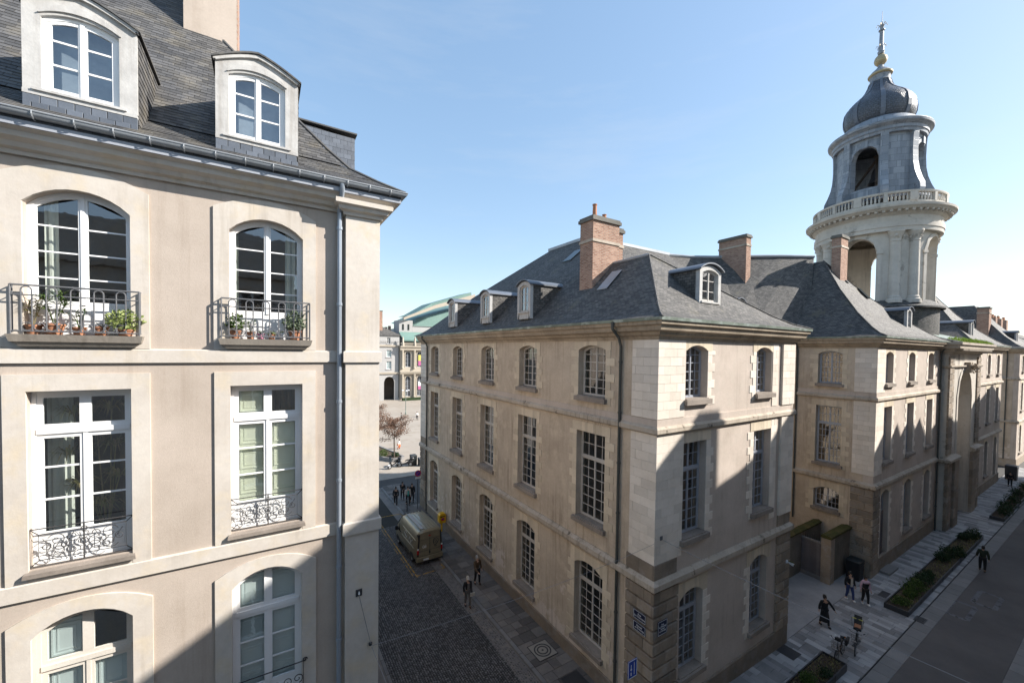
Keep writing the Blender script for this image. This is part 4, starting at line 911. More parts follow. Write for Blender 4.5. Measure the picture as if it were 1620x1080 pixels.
chimney(LK, 33.9, 34.6, 18.4, 20.8, 19.5, 23.9, 23.2)
mb = MB(); mb.lathe([(0, 0), (.62, 0), (.62, .12), (0, .12)], (0, 0, 0), 3); 
dormer_h(LK, plane((0, 16.4, 0), (1, 0, 0), (0, -1, 0)), 29.6, .55, 17.1, 18.2, 1.8)
# ---- wings either side of the portal
WZ = ((12.25, 14.48), (6.75, 10.62), (.83, 4.70))
ZW = [(0, 15.48), (.5, 15.70), (1.1, 16.15), (2.3, 17.30), (4.0, 19.35), (5.88, 22.14)]
def wing(name, label, mirror, detail):
    X = (lambda x: 111-x) if mirror else (lambda x: x)
    B = root(name, label, 'building', (X(42), 13, -1.1))
    cs = [X(37.24), X(42.10), X(47.0)]; a, b = sorted((X(34.9), X(49.6)))
    hw = .80; ops = []; dz = {}
    for i, u in enumerate(cs):
        zb = (-1.0, 4.70) if i == 0 else WZ[2]; ops += hop(u, hw, WZ[0], WZ[1], zb)
    mb = MB(); wall(mb, PS, a, b, -1.6, 15.3, ops, .55); w_ = mb.build('wall', 'grey_render', B)
    qu = []
    for i, u in enumerate(cs): hallwindows(B, PS, '-y', 10, u, hw, WZ[0], WZ[1], (-1.0, 4.70) if i == 0 else WZ[2], indiv=False, mat='paint_bluegrey', quo=qu, seed=20+i, door=(i == 0))
    pieces(w_, 'quoin', qu, 'ashlar', 300 if detail else 0, .006, 'quoins')
    # the flank facing the courtyard
    PF = plane((34.9, 0, 0), (0, 1, 0), (-1, 0, 0)) if not mirror else plane((76.1, 0, 0), (0, 1, 0), (1, 0, 0))
    fo = hop(12.66, .79, (12.13, 14.5), (6.3, 10.48), (2.95, 4.5))
    fo2 = hop(16.0, .5, (12.13, 14.5), (6.3, 10.48), (2.0, 4.5))
    mb = MB(); wall(mb, PF, 10.56, 18, -1.6, 15.3, fo+(fo2 if not mirror else []), .55); wf = mb.build('wall', 'tan_render', B)
    if not mirror:
        qu = []; hallwindows(B, PF, '-x', 34.9, 12.66, .79, (12.13, 14.5), (6.3, 10.48), (2.95, 4.5), indiv=True, mat='paint_bluegrey', quo=qu, seed=31, nc=3)
        hallwindows(B, PF, '-x', 34.9, 16.0, .5, (12.13, 14.5), (6.3, 10.48), (2.0, 4.5), indiv=False, mat='paint_grey', quo=qu, seed=32)
        pieces(wf, 'quoin', qu, 'quoin_stone', 300, .006)
        al = []; 
        for z0, z1 in ((6.0, 11.06), (11.66, 14.70)): coursed('-x', 34.9, 9.975, 11.2, z0, z1, .345, .65, al, .03, seed=41)
        pieces(wf, 'ashlar_block', al, 'ashlar', 300, .004)
        ru = []; coursed('-x', 34.9, 10.0, 11.22, .1, 5.07, .50, .8, ru, .08, gap=.07, seed=43); coursed('-x', 34.9, 10.0, 11.22, -1.0, .1, .50, .8, ru, .08, gap=.07, seed=44); pieces(wf, 'rusticated_block', ru, 'granite', 300, .012)
        ru = []; coursed('-y', 10, 34.81, 36.1, -1.0, 5.07, .50, .7, ru, .08, gap=.07, seed=45); pieces(w_, 'rusticated_block', ru, 'granite', 300, .012)
        al = []
        for z0, z1 in ((6.0, 11.06), (11.66, 14.70)): coursed('-y', 10, 34.87, 36.4, z0, z1, .345, .7, al, .03, seed=46)
        pieces(w_, 'ashlar_block', al, 'ashlar', 300, .004)
        mouldings(B, [(34.9, 18), (34.9, 10), (49.6, 10)]); pipe(B, 34.78, 14.75, 1.6, 15.4, -1, 0); pipe(B, 49.35, 9.87, -.95, 15.4, 0, -1)
    else:
        mouldings(B, [(61.4, 10), (76.1, 10), (76.1, 18)]); pipe(B, 61.6, 9.87, -.95, 15.4, 0, -1)
    mb = MB()
    for z in (.2, 5.6, 11.5, 15.2): mb.box(min(X(35.5), X(49)), max(X(35.5), X(49)), 10.57, 18, z-.25, z)
    mb.box(min(X(35.5), X(49.6)), max(X(35.5), X(49.6)), 15.6, 15.7, -1, 15); mb.build('interior', 'room', B)
    mb = MB(); slope(mb, ZW, lambda d: (X(34.3+d), 9.4+d), lambda d: (X(50.3-1.72*d), 9.4+d)); slope(mb, ZW, lambda d: (X(34.3+d), 9.4+d), lambda d: (X(34.3+d), 19)); slope(mb, ZW, lambda d: (X(50.3-1.72*d), 9.4+d), lambda d: (X(50.3-1.72*d), 19))
    mb.build('roof', 'roof_slate', B)
    ridge(B, [(X(34.3+d), 9.4+d, z+.02) for d, z in ZW], .05, 'roof_slate'); ridge(B, [(X(50.3-1.72*d), 9.4+d, z+.02) for d, z in ZW], .04, 'roof_slate')
    dormer_h(B, plane((0, 10.9, 0), (1, 0, 0), (0, -1, 0)), X(44.9), .62, 16.0, 18.15, 2.4, leaves_=1)
    if not mirror:
        chimney(B, 40.25, 41.6, 14.1, 14.75, 19, 23.9, 23.1)
        skylight(B, [(42.6, 13.0, 18.95), (43.1, 13.0, 18.95), (43.1, 13.7, 19.85), (42.6, 13.7, 19.85)]); skylight(B, [(41.2, 14.0, 20.2), (41.6, 14.0, 20.2), (41.6, 14.3, 20.65), (41.2, 14.3, 20.65)])
    return B
wing('city_hall_wing', 'stone city hall wing with arched upper windows and rusticated corner, between courtyard gate and portal', False, True)
wing('city_hall_wing', 'far city hall wing beyond the tall arched portal, with steep slate roof', True, False)
# ---- portal with the giant niche
PT = root('city_hall_portal', 'tall weathered stone portal bay with giant arched niche and weeds along its cornice', 'portal', (55.6, 9.9, -1.1))
PP = plane((0, 9.5, 0), (1, 0, 0), (0, -1, 0)); nic = (53.1, 58.1, -1.2, 12.98, 2.5)
mb = MB(); wall(mb, PP, 49.9, 61.3, -1.6, 15.0, [nic], 2.2); pw = mb.build('wall', 'tower_stone', PT)
mb = MB(); wall(mb, plane((0, 11.7, 0), (1, 0, 0), (0, -1, 0)), 50, 61.2, -1.6, 15, [(54.4, 56.8, -1.2, 4.0, 1.0)], .4); mb.build('niche_back', 'grey_render', PT)
mb = MB(); mb.box(54.4, 56.8, 11.85, 11.95, -1.2, 4.0); mb.build('door', 'gate_wood', PT)
ru = []
for a, b in ((49.85, 51.3), (59.9, 61.35)): coursed('-y', 9.5, a, b, 5.6, 14.2, .52, .8, ru, .10, gap=.05, seed=51)
for a, b in ((49.8, 51.2), (60.0, 61.4)): coursed('-y', 9.5, a, b, -1.0, 5.0, .52, .8, ru, .20, gap=.05, seed=52)
for a, b in ((51.5, 53.05), (58.15, 59.7)): coursed('-y', 9.5, a, b, -1.0, 4.95, .8, 1.6, ru, .30, gap=.012, seed=53)
pieces(pw, 'rusticated_block', ru, 'granite', 300, .012)
for nm, pr in (('cornice', [(-.1, 14.4), (.1, 14.4), (.14, 14.55), (.35, 14.65), (.38, 14.8), (.75, 14.9), (.78, 15.15), (.9, 15.22), (.92, 15.42), (-.1, 15.42)]), ('string_course', [(-.1, 13.2), (.12, 13.2), (.2, 13.3), (.2, 13.42), (-.1, 13.42)]), ('string_course', [(-.1, 4.98), (.32, 4.98), (.42, 5.1), (.42, 5.3), (-.1, 5.5)])):
    for pth in ([[(49.88, 10.2), (49.88, 9.5), (53.0, 9.5)], [(58.2, 9.5), (61.32, 9.5), (61.32, 10.2)]] if pr[0][1] == 4.98 else [[(49.88, 10.2), (49.88, 9.5), (61.32, 9.5), (61.32, 10.2)]]):
        mb = MB(); mb.sweep(pr, pth); mb.build(nm, 'granite_band', PT)
mb = MB(); surround(mb, PP, nic, (52.7, 58.5, -1.2, 13.38, 2.7), -.06, .02); mb.build('arch_moulding', 'tower_stone', PT)
mb = MB()
for i in range(26): x = 50.2+i*.43; mb.box(x, x+.2, 8.72, 9.12, 14.72, 14.89)
mb.build('modillions', 'granite_band', PT, kind='stuff')
mb = MB(); mb.prism([(55.25, 9.1, 12.7), (55.95, 9.1, 12.7), (56.1, 9.1, 13.7), (55.1, 9.1, 13.7)], (0, .5, 0)); leaves(mb, (55.6, 9.0, 13.2), (.5, .35, .55), 60, .3, seed=4, asp=.8); mb.build('keystone_carving', 'granite_band', PT)
mb = MB(); mb.poly((49.9, 8.7, 15.43), (61.3, 8.7, 15.43), (61.3, 12.5, 16.6), (49.9, 12.5, 16.6)); mb.poly((49.9, 12.5, 16.6), (61.3, 12.5, 16.6), (61.3, 19, 16.4), (49.9, 19, 16.4)); mb.build('roof', 'zinc_green', PT)
mb = MB(); q = random.Random(8)
for i in range(1500):
    x = 50.2+11*q.random(); y = 8.65+1.1*q.random()**1.5; z = 15.43+(y-8.7)*.3; h = .1+.32*q.random()*abs(math.sin(x*1.7)+.3*math.sin(x*5)); a = q.uniform(0, 6.28); l = V((math.cos(a)*.03, math.sin(a)*.03, 0)); p = V((x, y, z)); mb.poly(p-l, p+l, p+V((q.gauss(0, .08), q.gauss(0, .08), h)))
mb.build('weeds', 'grass', PT, kind='stuff')
# ---- far pavilion past the second courtyard
FP = root('city_hall_far_pavilion', 'distant city hall pavilion beyond the far wing, slate roof and tall brick chimney', 'building', (93, 15, -1.1))
PF = plane((87.9, 0, 0), (0, 1, 0), (-1, 0, 0)); PG = plane((0, 10, 0), (1, 0, 0), (0, -1, 0))
ops = hop(90.5, .78, *WZ)+hop(95.5, .78, *WZ); fo = hop(14, .7, *WZ)
mb = MB(); wall(mb, PG, 87.9, 99, -1.6, 15.3, ops, .5); w1 = mb.build('wall', 'grey_render', FP); mb = MB(); wall(mb, PF, 10.51, 20, -1.6, 15.3, fo, .5); mb.build('wall', 'tan_render', FP)
qu = []
for i, u in enumerate((90.5, 95.5)): hallwindows(FP, PG, '-y', 10, u, .78, *WZ, indiv=False, mat='paint_bluegrey', quo=qu, seed=60+i)
hallwindows(FP, PF, '-x', 87.9, 14, .7, *WZ, indiv=False, mat='paint_bluegrey', quo=qu, seed=63); pieces(w1, 'quoin', qu, 'ashlar', 0, .006, 'quoins')
mouldings(FP, [(87.9, 20), (87.9, 10), (99, 10)]); pipe(FP, 87.78, 11.1, 0, 15.4, -1, 0)
mb = MB()
for z in (.2, 5.6, 11.5, 15.2): mb.box(88.5, 99, 10.6, 20, z-.25, z)
mb.box(88.5, 99, 14, 14.1, -1, 15); mb.build('interior', 'room', FP)
mb = MB(); slope(mb, ZW, lambda d: (87.3+d, 9.4+d), lambda d: (99.6-d*.6, 9.4+d)); slope(mb, ZW, lambda d: (87.3+d, 9.4+d), lambda d: (87.3+d, 22)); mb.poly((93.18, 15.28, 22.14), (96.1, 15.28, 22.14), (96.1, 22, 22.14), (93.18, 22, 22.14)); mb.build('roof', 'roof_slate', FP)
chimney(FP, 89.6, 91.2, 13.2, 14.4, 17, 21.3, 20.6)
dormer_h(FP, plane((0, 10.9, 0), (1, 0, 0), (0, -1, 0)), 93, .6, 16.0, 18.0, 2.4)
for (x0, x1, y0, y1, ze, zr, lab, cm) in ((112, 126, 11, 26, 15.5, 20.5, 'distant slate-roofed house with brick chimneys beyond the far pavilion', 'stucco'), (128, 150, 12, 34, 16.5, 22.5, 'farthest tall slate-roofed house closing the street view', 'trim_dark')):
    H = root('distant_house', lab, 'house', ((x0+x1)/2, (y0+y1)/2, -1.1)); mb = MB(); mb.box(x0, x1, y0, y1, -1.2, ze); mb.build('wall', cm, H); ym = (y0+y1)/2
    mb = MB(); mb.prism([(x0-.4, y0-.5, ze+.002), (x0-.4, ym, zr), (x0-.4, y1+.5, ze+.002)], (x1-x0+.8, 0, 0)); mb.build('roof', 'roof_slate', H)
    for i in range(3): xx = x0+1.5+i*(x1-x0-4)/2; mb = MB(); mb.box(xx, xx+1.4, ym-2.6, ym-1.6, zr-4, zr+1.0); c_ = mb.build('chimney', 'brick', H); [(lambda m_: m_.build('chimney_pot', 'terracotta', c_))((lambda m_: (m_.lathe([(.16, zr+1.0), (.12, zr+1.6), (0, zr+1.6)], (xx+.25+k*.45, ym-2.1, 0), 8), m_)[1])(MB())) for k in range(3)]
    for j in range(4):
        for z in (2, 6, 10): mb = MB(); yy = y0+1.5+j*(y1-y0-3)/3; mb.box(x0-.03, x0-.001, yy-.5, yy+.5, z, z+2); mb.build('window', 'dark_glass', H)
# ---- courtyard wall, gate and yard wall
CW = root('courtyard_wall', 'low mossy-topped wall closing the courtyard behind the plank gate', 'wall', (29, 13, -1.0))
mb = MB(); mb.box(23.2, 34.75, 12.85, 13.25, -1.4, 1.85); mb.build('wall', 'wall_old', CW); mb = MB(); mb.prism([(23.2, 12.78, 1.852), (23.2, 13.32, 1.852), (23.2, 13.32, 1.97), (23.2, 12.98, 2.06), (23.2, 12.78, 1.96)], (11.5, 0, 0)); mb.build('coping', 'moss', CW)
YW = root('yard_wall', 'short mossy-topped stone wall with square pier beside the city hall wing', 'wall', (33, 11.3, -1.0))
mb = MB(); mb.box(32.1, 34.75, 11.12, 11.5, -1.4, 2.05); mb.build('wall', 'wall_old', YW); mb = MB(); mb.box(31.5, 32.098, 11.05, 11.6, -1.4, 2.05); mb.build('pier', 'granite', YW)
mb = MB(); mb.prism([(31.45, 11.02, 2.052), (31.45, 11.62, 2.052), (31.45, 11.62, 2.20), (31.45, 11.28, 2.28), (31.45, 11.02, 2.2)], (3.33, 0, 0)); mb.build('coping', 'moss', YW)
GT = root('courtyard_gate', 'weathered grey plank gate topped with short iron spikes in the courtyard', 'gate', (31.75, 12.2, -.97))
for i in range(8): mb = MB(); a = 11.62+i*.152; mb.box(31.7, 31.745+.008*(i % 2), a, a+.146, -.94, 1.48); mb.build('plank', 'gate_wood', GT)
mb = MB(); mb.box(31.66, 31.8, 11.61, 12.84, 1.482, 1.60); mb.build('top_rail', 'strip_stone', GT); mb = MB(); mb.box(31.62, 31.82, 11.61, 12.84, -1.0, -.72); mb.build('bottom_rail', 'strip_stone', GT)
for i in range(9): mb = MB(); a = 11.68+i*.135; mb.tube([(31.73, a, 1.6), (31.73, a, 2.05)], .013, 5, r2=.002); mb.build('spike', 'iron', GT)
# step at the wing door
mb = MB(); mb.box(36.4, 38.1, 9.35, 9.92, -1.0, -.80); tag(mb.build('door_step', 'strip_stone'), 'pale stone doorstep under the wing door past the rusticated corner', 'step')
# ================================================================== the belfry
TX, TY = 55.5, 16.5
BT = root('bell_tower', 'round stone belfry with balustrade, lead lantern and onion dome, rising over the city hall', 'tower', (TX, TY, 15.5)); BT.scale = (1.03, 1.03, 1)
def cyl(Rr, a0=0.): return lambda u, z, d=0.: V((TX+(Rr-d)*math.cos(a0+u/Rr), TY+(Rr-d)*math.sin(a0+u/Rr), z))
def tl(prof, name, mat, n=48, smooth=True, parent=None):
    mb = MB(); mb.lathe(prof, (TX, TY, 0), n); return mb.build(name, mat, parent or BT, smooth)
tl([(4.95, 14.5), (4.95, 18.9)], 'podium', 'roof_slate'); tl([(5.35, 18.85), (5.35, 19.0), (4.7, 19.5), (4.4, 19.7)], 'podium_skirt', 'roof_slate')
Rd = 4.55; q4 = 2*math.pi*Rd/4
mb = MB(); P = cyl(Rd, -math.pi*1.25)
wall(mb, P, 0, 2*math.pi*Rd, 19.3, 26.4, [(q4*(k+.5)-1.55, q4*(k+.5)+1.55, 19.4, 25.9, 1.53) for k in range(4)], 1.0, 64); dr = mb.build('drum', 'tower_stone', BT, True)
for k in range(4):
    mb = MB(); o = (q4*(k+.5)-1.55, q4*(k+.5)+1.55, 19.4, 25.9, 1.53); surround(mb, P, o, (o[0]-.32, o[1]+.32, 19.4, 26.24, 1.85), -.07, .03); mb.build('arch_moulding', 'tower_stone', BT)
    for s in (-1, 1): mb = MB(); u = o[0]-.18 if s < 0 else o[1]+.18; mb.lbox(P, u-.24, u+.24, 24.15, 24.4, -.13, .3); mb.build('impost', 'tower_stone', BT)
for k in range(4):
    for s in (-1, 1):
        a = math.pi/4+k*math.pi/2+s*.165; c = (TX+(Rd+.02)*math.cos(a), TY+(Rd+.02)*math.sin(a), 0)
        mb = MB(); mb.lathe([(.62, 19.3), (.62, 19.65), (.5, 19.75), (.52, 19.9), (.43, 20.0), (.40, 25.2), (.45, 25.25), (.41, 25.35), (.46, 25.6), (.62, 26.05), (.66, 26.1), (.66, 26.25)], c, 16); pc = mb.build('column', 'tower_stone', BT, True)
        mb = MB(); leaves(mb, (c[0], c[1], 25.75), (.62, .62, .35), 46, .26, seed=k*2+s, shell=.7, asp=.8); mb.build('capital_carving', 'tower_stone', pc)
tl([(4.4, 26.22), (5.0, 26.22), (5.02, 26.55), (5.08, 26.6), (5.08, 27.0), (4.98, 27.05), (4.98, 27.65), (5.1, 27.75), (5.25, 27.85), (5.25, 28.0), (5.62, 28.08), (5.7, 28.2), (5.85, 28.28), (5.88, 28.48), (5.3, 28.6), (3, 28.62)], 'entablature', 'tower_stone', 64)
mb = MB()
for i in range(64):
    a = 2*math.pi*i/64; d = V((math.cos(a), math.sin(a), 0)); s = V((-d.y, d.x, 0))*.11; p = V((TX, TY, 0))
    mb.hexa([p+d*5.0-s+ZA*27.86, p+d*5.55-s+ZA*27.9, p+d*5.55+s+ZA*27.9, p+d*5.0+s+ZA*27.86, p+d*5.0-s+ZA*28.07, p+d*5.58-s+ZA*28.07, p+d*5.58+s+ZA*28.07, p+d*5.0+s+ZA*28.07])
mb.build('modillions', 'tower_stone', BT, kind='stuff')
tl([(5.0, 28.6), (5.2, 28.6), (5.2, 28.95), (5.0, 28.95)], 'balustrade_base', 'tower_stone', 64); tl([(4.98, 29.68), (5.22, 29.68), (5.26, 29.76), (5.26, 29.88), (4.95, 29.92), (4.95, 29.68)], 'balustrade_rail', 'tower_stone', 64)
mb = MB(); mp = MB()
for i in range(112):
    a = 2*math.pi*i/112; c = (TX+5.1*math.cos(a), TY+5.1*math.sin(a), 0); k = i % 14
    if k in (0, 1, 7): continue
    mb.lathe([(.05, 28.95), (.07, 29.05), (.095, 29.2), (.05, 29.45), (.06, 29.6), (.06, 29.68)], c, 6)
mb.build('balusters', 'tower_stone', BT, True, kind='stuff')
for i in range(8):
    for off, hw_ in ((0, .30), (.39, .14)):
        a = i*math.pi/4+.03+off; d = V((math.cos(a), math.sin(a), 0)); s = V((-d.y, d.x, 0))*hw_; p = V((TX, TY, 0)); mb = MB()
        mb.hexa([p+d*4.95-s+ZA*28.9, p+d*5.24-s+ZA*28.9, p+d*5.24+s+ZA*28.9, p+d*4.95+s+ZA*28.9, p+d*4.95-s+ZA*29.8, p+d*5.24-s+ZA*29.8, p+d*5.24+s+ZA*29.8, p+d*4.95+s+ZA*29.8]); mb.build('balustrade_pier', 'tower_stone', BT)
# lead lantern
Rl = 3.35; q4 = 2*math.pi*Rl/4; mb = MB(); P = cyl(Rl, -math.pi*1.25)
wall(mb, P, 0, 2*math.pi*Rl, 29.9, 36.4, [(q4*(k+.5)-1.08, q4*(k+.5)+1.08, 31.25, 35.45, 1.05) for k in range(4)], .5, 48); mb.build('lantern', 'lead_sheet', BT, True)
for k in range(4):
    o = (q4*(k+.5)-1.08, q4*(k+.5)+1.08, 31.25, 35.45, 1.05); mb = MB(); surround(mb, P, o, (o[0]-.26, o[1]+.26, 31.0, 35.75, 1.3), -.09, .03); mb.lbox(P, o[0]-.3, o[1]+.3, 30.95, 31.25, -.15, .1); mb.lbox(P, (o[0]+o[1])/2-.25, (o[0]+o[1])/2+.25, 35.3, 35.95, -.2, .02); mb.build('arch_moulding', 'lead_sheet', BT)
for i in range(8):
    a = math.pi/4+(i//2)*math.pi/2+(-.36 if i % 2 else .36); d = V((math.cos(a), math.sin(a), 0)); s = V((-d.y, d.x, 0)); p = V((TX, TY, 0)); mb = MB()
    pr = [(3.2, 30.0), (4.25, 30.0), (4.35, 30.5), (4.3, 31.0), (4.05, 31.6), (3.8, 32.4), (3.65, 33.3), (3.6, 34.4), (3.62, 35.6), (3.66, 36.3), (3.2, 36.3)]
    mb.prism([p+d*r_+ZA*z-s*.3 for r_, z in pr], s*.6); b = mb.build('scroll_buttress', 'lead_sheet', BT)
    for sg in (-1, 1): mb = MB(); mb.tube([p+d*(3.98+.3*(1-.8*t/14)*math.cos(t*.8))+ZA*(30.75+.3*(1-.8*t/14)*math.sin(t*.8))+s*sg*.31 for t in range(15)], .035, 5); mb.build('volute', 'lead_sheet', b)
tl([(3.2, 29.6), (4.55, 29.6), (4.55, 30.02), (3.3, 30.1)], 'lantern_base', 'lead_sheet'); tl([(2.9, 36.25), (3.66, 36.25), (3.7, 36.5), (3.78, 36.55), (3.78, 36.85), (3.95, 37.0), (4.1, 37.1), (4.14, 37.3), (4.1, 37.38), (3.5, 37.62), (3.1, 37.85), (2.95, 38.25), (2.7, 38.45), (2.2, 38.5)], 'lantern_cornice', 'lead_sheet', 56)
tl([(2.35, 38.4), (2.65, 38.7), (2.82, 39.2), (2.86, 39.8), (2.78, 40.4), (2.55, 40.85), (2.2, 41.25), (1.8, 41.6), (1.45, 41.95), (1.15, 42.35), (0.95, 42.8), (0.84, 43.2)], 'onion_dome', 'lead_scales', 56, 'full')
OP = [(2.41, 38.4), (2.71, 38.7), (2.88, 39.2), (2.92, 39.8), (2.84, 40.4), (2.61, 40.85), (2.26, 41.25), (1.86, 41.6), (1.51, 41.95), (1.21, 42.35), (1.01, 42.8), (0.9, 43.2)]
for i in range(8):
    a = math.pi/8*(2*i+1)+.0; d = V((math.cos(a), math.sin(a), 0)); s = V((-d.y, d.x, 0)); p = V((TX, TY, 0)); mb = MB()
    for (r0, z0), (r1, z1) in zip(OP, OP[1:]): mb.hexa([p+d*(r0-.1)+ZA*z0-s*.13*r0/2.9-s*.06, p+d*r0+ZA*z0-s*.13*r0/2.9-s*.06, p+d*r0+ZA*z0+s*.13*r0/2.9+s*.06, p+d*(r0-.1)+ZA*z0+s*.13*r0/2.9+s*.06, p+d*(r1-.1)+ZA*z1-s*.13*r1/2.9-s*.06, p+d*r1+ZA*z1-s*.13*r1/2.9-s*.06, p+d*r1+ZA*z1+s*.13*r1/2.9+s*.06, p+d*(r1-.1)+ZA*z1+s*.13*r1/2.9+s*.06])
    mb.build('dome_rib', 'lead_dark', BT)
tl([(.84, 43.1), (.9, 43.2), (.8, 43.35), (.82, 43.75), (.88, 43.85)], 'finial_neck', 'lead_sheet', 24); tl([(.86, 43.8), (.98, 43.88), (1.0, 44.0), (.9, 44.1)], 'finial_ring', 'gold', 28)
tl([(.92, 44.08), (.7, 44.35), (.42, 44.6), (.22, 44.85), (.22, 45.0)], 'finial_cap', 'lead_sheet', 24); tl([(.0, 44.95), (.28, 45.0), (.48, 45.25), (.55, 45.5), (.48, 45.8), (.28, 46.05), (0, 46.15)], 'finial_ball', 'gold', 24, 'full')
tl([(.0, 46.1), (.25, 46.15), (.3, 46.4), (.22, 46.5), (.24, 46.9), (.18, 47.0), (.16, 48.5), (.26, 48.6), (.26, 48.68), (.12, 48.8), (.2, 49.1), (.08, 49.4), (.03, 49.6), (.02, 50.6), (0, 50.62)], 'spire', 'lead_sheet', 16)
mb = MB()
for i in range(6):
    a = i*math.pi/3; d = V((math.cos(a), math.sin(a), 0)); mb.tube([V((TX, TY, 49.0)), V((TX, TY, 49.3))+d*.35, V((TX, TY, 49.05))+d*.45], .03, 4); mb.tube([V((TX, TY, 46.9)), V((TX, TY, 47.05))+d*.38, V((TX, TY, 46.85))+d*.42], .03, 4)
mb.build('spire_crockets', 'gold', BT)
mb = MB()
for a in (0, 1.57): d = V((math.cos(a+.3), math.sin(a+.3), 0)); p = V((TX, TY, 0)); mb.tube([p-d*2.8+ZA*32, p+d*2.8+ZA*32], .16, 6); mb.tube([p-d*2.6+ZA*31, p+d*.2+ZA*35.5], .13, 6); mb.tube([p+d*2.6+ZA*31, p-d*.2+ZA*35.5], .13, 6)
mb.build('bell_frame', 'bark', BT); mb = MB(); mb.lathe([(0, 34.2), (.25, 34.15), (.4, 33.8), (.48, 33.2), (.75, 32.6), (.72, 32.55), (.4, 33)], (TX, TY, 0), 20); mb.build('bell', 'steel_dark', BT, True)
tl([(0, 28.5), (4.6, 28.5)], 'vault', 'tower_stone'); tl([(0, 19.35), (4.5, 19.35)], 'belfry_floor', 'tower_stone'); tl([(0, 30.9), (3.2, 30.9)], 'lantern_floor', 'lead_sheet')

# ================================================================== across the square
OH = root('opera_house', 'pale stone opera house with arcaded bays, balustrade and green copper roof across the square', 'building', (46, 122, -.7))
PO = plane((0, 118, 0), (1, 0, 0), (0, -1, 0)); ops = []
for i in range(6): u = 36.0+i*3.55; ops += [(u-.85, u+.85, .3, 6.3, .84), (u-.85, u+.85, 9.0, 13.6, .84)]
mb = MB(); wall(mb, PO, 33.6, 56, -1, 15.2, ops, .6); mb.build('wall', 'opera_stone', OH)
mb = MB(); mb.box(33.6, 34, 118.61, 150, -1, 15.2); mb.box(34.1, 56, 119.4, 119.5, -1, 15); mb.build('inner_wall', 'room', OH)
for k, o in enumerate(ops):
    mb = MB(); surround(mb, PO, o, (o[0]-.25, o[1]+.25, o[2], o[3]+.3, 1.05), -.1, .02); mb.build('arch_moulding', 'opera_stone', OH); window(OH, PO, o, .35, 2, 2, [o[2]+(o[3]-o[2])*j/4 for j in (1, 2, 3)], fw=.1, lw=.08, mw=.05, mat='paint_bluegrey', glass='glass_old', indiv=False)
for i in range(7):
    for z0, z1 in ((.0, 6.9), (8.6, 14.0)): mb = MB(); mb.lathe([(.42, z0), (.42, z0+.4), (.33, z0+.5), (.30, z1-.6), (.42, z1-.1), (.42, z1)], (34.25+i*3.55, 117.7, 0), 10); mb.build('column', 'opera_stone', OH, True)
for pr in ([(0, 6.9), (.7, 6.9), (.9, 7.3), (1.0, 7.7), (0, 7.8)], [(0, 14.0), (.7, 14.0), (.75, 14.6), (1.1, 14.9), (1.1, 15.2), (0, 15.2)]): mb = MB(); mb.sweep(pr, [(33.5, 118), (56, 118)]); mb.build('entablature', 'opera_stone', OH)
mb = MB(); mb.box(33.6, 56, 117.2, 117.5, 15.9, 16.1)
for i in range(80): mb.box(33.8+i*.28, 33.92+i*.28, 117.28, 117.42, 15.2, 15.9)
mb.build('balustrade', 'opera_stone', OH)
for i in range(7): mb = MB(); mb.lathe([(.0, 18.0), (.12, 17.9), (.16, 17.6), (.3, 17.2), (.28, 16.4), (.4, 16.1), (.4, 15.2)], (34.25+i*3.55, 117.35, 0), 10); mb.build('statue', 'opera_stone', OH, True)
mb = MB(); mb.prism([(35, 119.5, 17.0), (56, 119.5, 17.0), (56, 124, 19.6), (35, 124, 19.6)], (0, .1, -.4)); mb.build('copper_roof', 'copper_green', OH)
mb = MB(); mb.box(35.0, 39.2, 124, 130, 15, 23.2); mb.build('stair_tower', 'opera_grey', OH); mb = MB(); mb.box(39.3, 60, 124.2, 150, 15, 21.6); mb.build('attic_wall', 'opera_grey', OH)
for x in (36.2, 37.9): mb = MB(); mb.box(x-.25, x+.25, 123.9, 123.99, 20.2, 22); mb.build('attic_window', 'dark_glass', OH)
mb = MB(); mb.prism([(39.2, 123.9, 21.62), (44, 123.9, 24.2), (60, 123.9, 29.5), (60, 123.9, 21.62)], (0, 26, 2)); mb.build('copper_dome', 'copper_green', OH)
mb = MB(); mb.prism([(36, 122.5, 23.2), (36, 122.5, 23.9), (46, 122.5, 28.4), (60, 122.5, 33), (60, 122.5, 31.6), (46, 122.5, 27.3)], (0, 1.2, 0)); mb.build('pediment_band', 'opera_stone', OH)
mb = MB(); mb.prism([(37.6, 124.5, 24.6), (39.5, 124.5, 25.3), (46, 125.5, 29.2), (60, 125.5, 34), (60, 125.5, 32), (46, 125.5, 28.2), (39.5, 124.5, 24.7)], (0, 10, .3)); mb.build('upper_copper_roof', 'copper_green', OH)
# plain building with the arched passage
AP = root('arcade_building', 'plain pale building with one arched passage and slate hip roof, left of the opera house', 'building', (29, 124, -.7))
P2 = plane((0, 118.6, 0), (1, 0, 0), (0, -1, 0)); oa = [(29.2, 32.2, -1, 6.2, 1.48)]; wn = [(29.9, 31.3, 8.4, 10.7, 0), (29.9, 31.3, 11.9, 14.0, 0), (30.0, 31.0, 15.75, 17.6, 0), (25.5, 26.9, 8.4, 10.7, 0), (25.5, 26.9, 11.9, 14.0, 0), (25.5, 26.5, 15.75, 17.6, 0)]+[(x-.7, x+.7, z0, z1, 0) for x in (21.5, 17, 12.5, 8, 3.5, -1, -5.5, -10, -14.5) for z0, z1 in ((1.0, 4.6), (8.4, 10.7), (11.9, 14.0))]
mb = MB(); wall(mb, P2, -18, 33.58, -1, 18.2, oa+wn, .6); mb.build('wall', 'opera_grey', AP)
mb = MB(); mb.box(-18, 33.5, 122.5, 122.7, -1, 18); mb.build('inner_wall', 'room', AP)
